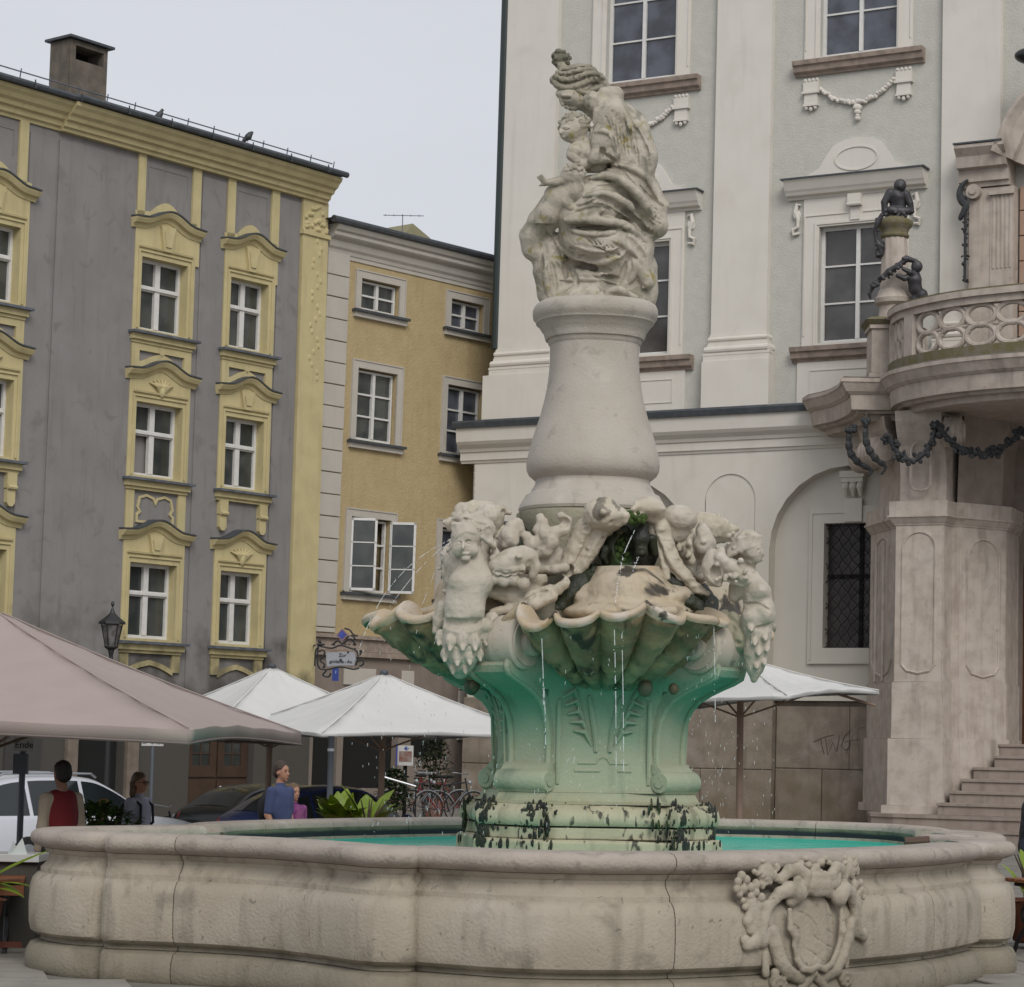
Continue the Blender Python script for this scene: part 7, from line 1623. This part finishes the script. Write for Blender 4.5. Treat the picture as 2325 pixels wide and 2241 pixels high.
# wrought iron guild sign
YS=50.; zs=lambda x,y:ony(680+x/9.8,1400+y/9.8,YS)
c=zs(920,935); IS=thing('guild_sign',(c[0],c[1],2.6),'ornate wrought iron hanging sign with old lettering and a blue diamond above it','sign')
w=MB(); pl=[(600,800),(1230,780),(1250,940),(1215,1085),(900,1085),(620,1110),(590,950)]; w.add([zs(*p) for p in pl],[tuple(range(7))][::1]); w.add([zs(*p)+np.array([0,.03,0]) for p in pl],[tuple(range(6,-1,-1))]); w.build('board',mat('sign_board',(.30,.31,.34),.5,(.24,.25,.27),6,.6),IS)
text('Zur',.10,facing(zs(960,860)+np.array([0,-.01,0])),m_ink,IS); text('goldenen Au',.092,facing(zs(920,1000)+np.array([0,-.01,0])),m_ink,IS)
w=MB()
for pts in (((420,640),(560,680),(740,700),(900,640),(1100,690),(1260,760),(1300,900),(1250,1090)),((420,640),(400,900),(430,1130),(600,1180),(900,1120),(1200,1170),(1330,1140)),((480,740),(560,780),(520,900),(460,980),(560,1060),(520,1140)),((760,600),(860,540),(960,610),(1040,540),(1140,500),(1220,560),(1200,640)),((1040,480),(1150,420),(1230,480),(1160,560)),((1000,260),(1120,300),(1200,400),(1300,430)),((420,700),(360,760),(340,1100)),((1280,780),(1380,760),(1340,860)),((1300,1000),(1400,960),(1420,1060),(1330,1100)),((600,1200),(520,1300),(640,1340),(700,1260))):
    w.tube([tuple(p) for p in smoothp([tuple(zs(*p)) for p in pts],4)],.020,6)
for k in range(26): w.ball(zs(random.choice([random.uniform(720,1250),random.uniform(420,560)]),random.choice([random.uniform(480,680),random.uniform(700,1150)]) if k%2 else 620)+np.array([0,random.uniform(-.02,.02),0]),random.uniform(.015,.035),6,4)
w.build('iron_scrollwork',m_iron,IS)
w=MB(); w.tube([zs(400,640)+np.array([-.05,0,0]),FM.P(-1.1,FM.uv(718,1466,0)[1],0)],.02,6); w.build('bracket_arm',m_iron,IS)
w=MB(); w.add([zs(*p)+np.array([0,-.02,0]) for p in ((950,260),(1085,400),(955,560),(815,415))],[(0,1,2,3)]); w.add([zs(*p)+np.array([0,.02,0]) for p in ((950,260),(1085,400),(955,560),(815,415))],[(3,2,1,0)]); dm=w.build('diamond_badge',mat('badge_rim',(.20,.12,.14),.5),IS)
w=MB(); w.add([zs(*p)+np.array([0,-.024,0]) for p in ((950,300),(1045,405),(952,510),(855,415))],[(0,1,2,3)]); w.build('badge_field',mat('badge_blue',(.02,.03,.20),.4,(.05,.09,.4),20,.8),dm)
w=MB(); c=zs(800,1290); w.box(c,(.13,.02,.26)); w.build('small_blue_sign',mat('sign_blue',(.012,.035,.22),.5),IS)
# street lantern
c=ony(254,1430,46.); q=46/5500.; LA=thing('street_lantern',(c[0],c[1],gz(c[0],c[1])),'black six sided street lantern on a post in front of the grey house','street lamp')
zt=lambda y:ony(254,y,46)[2]
w=MB(); w.lathe((c[0],c[1],0),[(.02,zt(1365)),(.035,zt(1372)),(.012,zt(1378)),(.05,zt(1392)),(.12,zt(1400)),(.25,zt(1412)),(.255,zt(1417)),(.21,zt(1417))],6,rot=.2); w.build('roof',m_iron,LA)
w=MB()
for k in range(6): a=.2+k*math.pi/3; w.tube([(c[0]+.20*math.cos(a),c[1]+.20*math.sin(a),zt(1417)),(c[0]+.115*math.cos(a),c[1]+.115*math.sin(a),zt(1466))],.012,5)
w.lathe((c[0],c[1],0),[(.13,zt(1466)),(.13,zt(1470)),(.06,zt(1476)),(.035,zt(1490))],6,rot=.2); w.build('cage',m_iron,LA)
w=MB(); w.lathe((c[0],c[1],0),[(.105,zt(1464)),(.185,zt(1419))],6,rot=.2,cap=False); w.build('glass',mat('lantern_glass',(.16,.15,.15),.15,(.06,.055,.055),9,.8),LA)
w=MB(); w.tube([(c[0],c[1],gz(c[0],c[1])),(c[0],c[1],zt(1490))],[.07,.04],10); w.lathe((c[0],c[1],0),[(.14,gz(c[0],c[1])),(.14,gz(c[0],c[1])+.3),(.08,gz(c[0],c[1])+.4)],12); w.build('post',m_iron,LA)
# newspaper box and a steel rail
zn=lambda x,y,Y=49.:ony(820+x/7,1640+y/7,Y)
c=zn(700,560); NB=thing('newspaper_box',(c[0],c[1],gz(c[0],c[1])),'white newspaper vending box with blue sides and a diamond emblem','newspaper box')
wd=(zn(830,0)-zn(580,0))[0]; z0_,z1_=zn(700,690)[2],zn(700,370)[2]
w=MB(); w.box((c[0],c[1]+.14,(z0_+z1_)/2),(wd,.26,z1_-z0_)); w.box((c[0]-wd/2-.015,c[1]+.12,(z0_+z1_)/2+.01),(.03,.34,z1_-z0_+.05),mi=1); w.build('case',[mat('box_white',(.45,.44,.42),.5),mat('box_blue',(.03,.04,.22),.5)],NB,bevel=.006)
w=MB(); w.box((c[0]+.005,c[1]+.008,z0_+(z1_-z0_)*.46),(wd*.80,.01,(z1_-z0_)*.52)); w.build('window',mat('newspaper_inside',(.16,.055,.035),.5,(.26,.24,.22),7,.7),NB)
w=MB(); w.box((c[0]+.02,c[1]+.006,z0_+(z1_-z0_)*.86),(.07,.01,.07),M=Matrix.Rotation(math.pi/4,3,'Y')); w.build('emblem',MC['box_blue'],NB); w=MB(); w.tube([(c[0],c[1]+.14,gz(c[0],c[1])),(c[0],c[1]+.14,z0_)],.04,8); w.build('post',m_dark,NB)
a=zn(360,870,47);b=zn(870,1020,47); HRL=thing('handrail',((a+b)/2*np.array([1,1,0])),'thin pale metal bar sloping down to the right beside the newspaper box','rail'); w=MB(); w.tube([a,b],.022,8); w.build('bar',m_rimc,HRL); w=MB(); w.tube([b,(b[0],b[1],gz(b[0],b[1]))],.015,6); w.build('post',m_dark,HRL); w=MB(); w.tube([a,(a[0],a[1],gz(a[0],a[1]))],.015,6); w.build('post',m_dark,HRL)
# ================================================================ PLANTS
m_lf=mat('leaf_green',(.055,.105,.018),.5,(.035,.075,.012),9,.8,spec=.4); m_lfy=mat('leaf_yellow_green',(.17,.24,.015),.5,(.12,.18,.012),6,.8,spec=.4); m_lfd=mat('leaf_dark',(.015,.032,.010),.6,(.025,.045,.012),9,.8); m_pot=mat('terracotta',(.20,.075,.04),.8); m_stem=mat('stem_brown',(.05,.035,.02),.9)
def leaf(w,p,d,L_,wd,mi=0,curl=.3):
    d=np.array(d,float); d/=np.linalg.norm(d); s_=np.cross(d,[0,0,1.]); s_=s_/(np.linalg.norm(s_)+1e-6); n=np.cross(s_,d); p=np.array(p); V=[];N_=5
    for i in range(N_+1):
        t=i/N_; c=p+d*L_*t-np.array([0,0,1])*curl*L_*t*t; ww=wd*math.sin(math.pi*min(.98,.08+t*.92))**.8; V+=[c-s_*ww+n*ww*.25,c,c+s_*ww+n*ww*.25]
    F_=[]
    for i in range(N_): F_+=[(3*i,3*i+1,3*i+4,3*i+3),(3*i+1,3*i+2,3*i+5,3*i+4)]
    w.add(V,F_,mi)
def plant(lab,c,z0,zt_,r,n,ll,lw,mt,big=False,grp=None,name='potted_plant',seed=1,up=.6):
    rr=random.Random(seed); x,y=c; T=thing(name,(x,y,gz(x,y)),lab,'plant',grp)
    w=MB(); g=gz(x,y); pb=max(g,z0-.42); w.lathe((x,y,0),[(.16,pb),(.20,pb+.02),(.27,z0-.02),(.30,z0),(.27,z0+.01),(.24,z0-.05)],18)
    if pb>g: w.tube([(x,y,g),(x,y,pb)],.03,6); w.build('pot',m_pot,T,True,angle=40)
    w=MB()
    for k in range(6): a=rr.uniform(0,6.28); w.tube([(x,y,z0-.05),(x+r*.3*math.cos(a),y+r*.3*math.sin(a),(z0+zt_)/2),(x+r*.6*math.cos(a),y+r*.6*math.sin(a),zt_-.05)],[.02,.012,.006],5)
    w.build('stem',m_stem,T)
    if big:
        for k in range(n):
            w=MB(); a=rr.uniform(0,6.28); e=rr.uniform(up,1.3); leaf(w,(x+.08*math.cos(a),y+.08*math.sin(a),z0+rr.uniform(0,.2)),(math.cos(a)*math.cos(e),math.sin(a)*math.cos(e),math.sin(e)),ll*rr.uniform(.7,1.15),lw*rr.uniform(.8,1.2),curl=rr.uniform(.05,.45)); w.build('leaf',mt,T,True)
    else:
        w=MB()
        for k in range(n):
            a=rr.uniform(0,6.28); q=r*math.sqrt(rr.random()); z=rr.uniform(z0,zt_); q*=math.sin(math.pi*min(1,.25+.75*(z-z0)/(zt_-z0)))**.5; leaf(w,(x+q*math.cos(a),y+q*math.sin(a),z),(math.cos(a+rr.uniform(-1,1)),math.sin(a+rr.uniform(-1,1)),rr.uniform(-.2,1.2)),ll*rr.uniform(.6,1.2),lw*rr.uniform(.7,1.2))
        w.build('foliage',mt,T,True,kind='stuff')
    return T
zy=lambda px,py,Y:ony(px,py,Y)
c=zy(775,1845,28.5); plant('leafy plant with broad pale green leaves behind the far rim',(c[0],c[1]),c[2]-.25,c[2]+.2,.5,26,.52,.085,m_lfy,True,seed=3)
c=zy(835,1845,28.2); plant('taller plant with upright broad green leaves next to the brown pole',(c[0],c[1]),c[2]-.25,c[2]+.2,.4,16,.52,.10,m_lfy,True,seed=8)
c=zy(228,1850,24.9); plant('bushy green plant with small pointed leaves in front of the blond child',(c[0],c[1]),c[2]-.30,c[2]+.10,.42,420,.13,.028,m_lf,seed=4)
c=zy(895,1800,48.5); plant('tall dark shrub in a pot under the newspaper box',(c[0],c[1]),.6,zy(895,1748,48.5)[2],.34,700,.13,.03,m_lfd,seed=5)
c=zy(985,1720,53); plant('dark bushy plant before the shop window of the ochre house',(c[0],c[1]),.75,zy(985,1668,53)[2],.42,800,.13,.03,m_lfd,seed=6)
c=zy(800,1700,45)
PL=plant('plant with long arching yellow green leaves at the far left table',(-4.62,21.3),.52,.9,.3,14,.75,.05,m_lfy,True,seed=9,up=.15)
c=zy(2345,1975,24.5); plant('plant with long yellow green leaves at the far right edge',(c[0],c[1]),c[2]-.3,c[2]+.2,.3,14,.62,.05,m_lfy,True,seed=12,up=.3)
# ================================================================ TABLES AND BENCHES AT THE EDGES
m_wood=mat('orange_varnished_wood',(.20,.065,.018),.5,(.14,.045,.012),5,.8,.2,40); m_fe=mat('black_cast_iron',(.010,.010,.012),.6)
def bench(lab,c,yaw,cat,h=.66,L_=1.6,grp=None,wide=.6):
    x,y=c; g=gz(x,y); T=thing('garden_table' if cat=='table' else 'garden_bench',(x,y,g),lab,cat,grp); ca,sa=math.cos(yaw),math.sin(yaw); M=Matrix.Rotation(yaw,3,'Z')
    def W_(a,b,c_): return (x+a*ca-b*sa,y+a*sa+b*ca,g+c_)
    for k in range(5): w=MB(); w.box(W_(0,-wide/2+wide*(k+.5)/5,h),(L_,wide/5-.02,.035),M); w.build('slat',m_wood,T,bevel=.004)
    w=MB(); w.box(W_(0,-wide/2-.012,h-.08),(L_,.02,.09),M); w.build('apron_board',m_wood,T)
    for a in(-L_*.4,L_*.4):
        w=MB(); pts=[W_(a,-wide*.42,.02),W_(a,-wide*.30,.16),W_(a,-wide*.06,.30),W_(a,-.02,h-.05)]; w.tube(pts,.022,6); w.tube([W_(a,wide*.42,.02),W_(a,wide*.30,.16),W_(a,wide*.06,.30),W_(a,.02,h-.05)],.022,6); w.tube([W_(a,-wide*.35,h-.04),W_(a,wide*.35,h-.04)],.02,6)
        w.tube([W_(a+.0,.10*math.cos(t),.42+.10*math.sin(t)) for t in np.linspace(0,6.28,14)[:-1]],.014,5,close=True); w.build('leg',m_fe,T)
    w=MB(); w.box(W_(0,-wide*.40,.10),(L_,.05,.05),M); w.build('foot_rail',mat('red_brown_rail',(.16,.045,.022),.6),T)
    return T
bench('orange wooden table on black iron legs at the far left edge, beside the basin',(-5.05,21.9),R_(10),'table',.66,1.5)
bench('orange wooden table on black iron legs at the far right edge',(5.35,23.6),R_(20),'table',.74,.9)
c=zy(62,1946,22.5); TB=thing('serving_table',(c[0]-.1,c[1],0),'pale topped small box table with napkins on it, left of the basin','table'); w=MB(); w.box((c[0]-.12,c[1],c[2]+.0),(.55,.5,.07)); w.build('table_top',m_sgn,TB,bevel=.006); w=MB(); w.box((c[0]-.10,c[1]+.02,c[2]/2),(.46,.42,c[2]-.06)); w.build('cabinet',mat('dark_cabinet',(.055,.05,.042),.8),TB)
c2=zy(45,1925,22.3); w=MB(); w.add([c2+np.array(v) for v in ((-.09,0,-.07),(.07,.02,-.07),(.02,.0,.09))],[(0,1,2)]); w.add([c2+np.array(v) for v in ((-.12,.03,-.07),(.0,.05,-.07),(-.06,.0,.06))],[(0,1,2)]); NK=w.build('napkins',mat('napkin',(.55,.60,.58),.8),None); tag(NK,'folded pale napkins standing on the small table at the left','napkin')
w=MB(); w.box((-4.75,21.2,.86),(.32,.3,.10)); RD=w.build('seat_cushion',mat('red_cloth',(.16,.006,.010),.8),None,bevel=.03); tag(RD,'dark red cushion lying on the orange table at the far left','cushion')
# ================================================================ BIRDS
m_bird=mat('pigeon_feathers',(.035,.038,.042),.6,(.06,.062,.068),18,.7)
for (px,py,up_,lab) in ((359,268,1,'larger dark pigeon perched on the roof rail, nearer the chimney'),(563,314,.75,'smaller dark pigeon perched on the roof rail, nearer the house corner')):
    u,v=FL.uv(px,py,.62); c=FL.P(u,v,.62); B=thing('pigeon',c,lab,'bird','pigeons on the roof rail')
    s=Sculpt((0,0,1),1,(-.25,-.35,.25,.25,-.16,.16),.009,org=c,pp=1.0,axes=((1,0,0),(0,0,1),(0,1,0)))
    s.c([(-.08,.04,0,.05),(.01,-.04,0,.075),(.05,-.10,0,.055),(.075,-.16*up_,0,.036)],.03); s.e(.085,-.185*up_,0,.034,.034,.032,.01); s.c([(.115,-.18*up_,0,.009),(.14,-.172*up_,0,.004)],.004); s.c([(-.08,.05,0,.04),(-.17,.13,0,.018)],.02); s.c([(.0,.02,0,.012),(.0,.10,0,.008)],.004); s.mesh('body',m_bird,B)
# ================================================================ BRONZE CHILDREN ON THE PORTAL
m_brz=mat('dark_bronze',(.038,.036,.040),.5,(.075,.072,.078),5,.8,.2,60,metal=.3,blot=[((.05,.075,.06),6,.6,.72,.5)])
RB=(1960,400,4.107)
s=Sculpt(RB,cc[1]-.02,(40,30,520,800,-.45,.45),.013)
s.e(335,100,-.05,56,58,.11,.02); s.c([(325,150,.0,34),(320,190,.0,60)],.03); s.c([(300,190,.02,70),(320,280,.05,75)],.04); s.c([(250,170,.0,45),(200,250,-.04,32),(200,340,-.08,26)],.02); s.c([(385,180,.0,42),(425,260,-.04,30),(440,330,-.06,26)],.02)
s.c([(260,320,-.1,40),(330,330,-.1,42),(400,330,-.08,36)],.02); s.e(335,110,-.16,12,16,.03,.01)
for k in range(34): s.c([(random.uniform(190,450),random.uniform(310,380),random.uniform(-.2,-.05),random.uniform(10,22))],.008)
T=thing('bronze_child',(cc[0],cc[1],cc[2]+2.4),'dark bronze naked child crouching on top of the fluted portal column','statue','bronze children on the portal'); s.mesh('body',m_brz,T)
s=Sculpt(RB,cc[1]-.05,(40,330,240,820,-.3,.3),.013)
for pts in (((170,370,20),(130,440,26),(110,520,18),(125,600,20),(160,650,32),(165,720,26),(160,760,8)),): s.c([(x,y,-.1,r) for x,y,r in pts],.01)
for k in range(26): s.c([(random.uniform(120,190),random.uniform(610,750),-.1+random.uniform(-.06,.06),random.uniform(10,20))],.006)
for k in range(12): s.c([(random.uniform(95,150),random.uniform(400,600),-.1,random.uniform(8,16))],.006)
s.mesh('grape_garland',m_brz,T)
s=Sculpt(RB,cc[1]-.45,(30,740,640,1260,-.45,.45),.013)
s.e(490,850,-.05,52,56,.10,.02); s.c([(470,910,0,36),(470,960,.0,62),(480,1050,.0,58),(520,1110,.0,50)],.04); s.c([(440,930,-.05,34),(380,955,-.12,26),(320,930,-.14,20)],.02); s.c([(490,930,-.02,34),(430,900,-.14,24),(370,870,-.16,18)],.02)
s.c([(500,1100,0,50),(470,1160,-.05,34),(460,1200,-.04,24),(490,1235,-.04,22)],.02); s.c([(540,1100,.02,52),(570,1170,0,36),(560,1220,.0,24)],.02)
s.c([(480,800,-.05,20),(400,780,-.08,28),(340,830,-.1,24),(240,890,-.08,26),(170,960,-.05,20),(100,1030,-.02,20),(70,1090,-.02,18),(80,1140,-.02,8)],.02)
for k in range(40): t=random.random(); s.c([(80+330*t+random.uniform(-25,25),1040-260*t+random.uniform(-25,25),-.08+random.uniform(-.05,.05),random.uniform(10,20))],.006)
T=thing('bronze_child',(cc[0]+.3,cc[1]-.45,cc[2]),'dark bronze naked child climbing up beside the column foot with a garland','statue','bronze children on the portal'); s.mesh('body',m_brz,T)
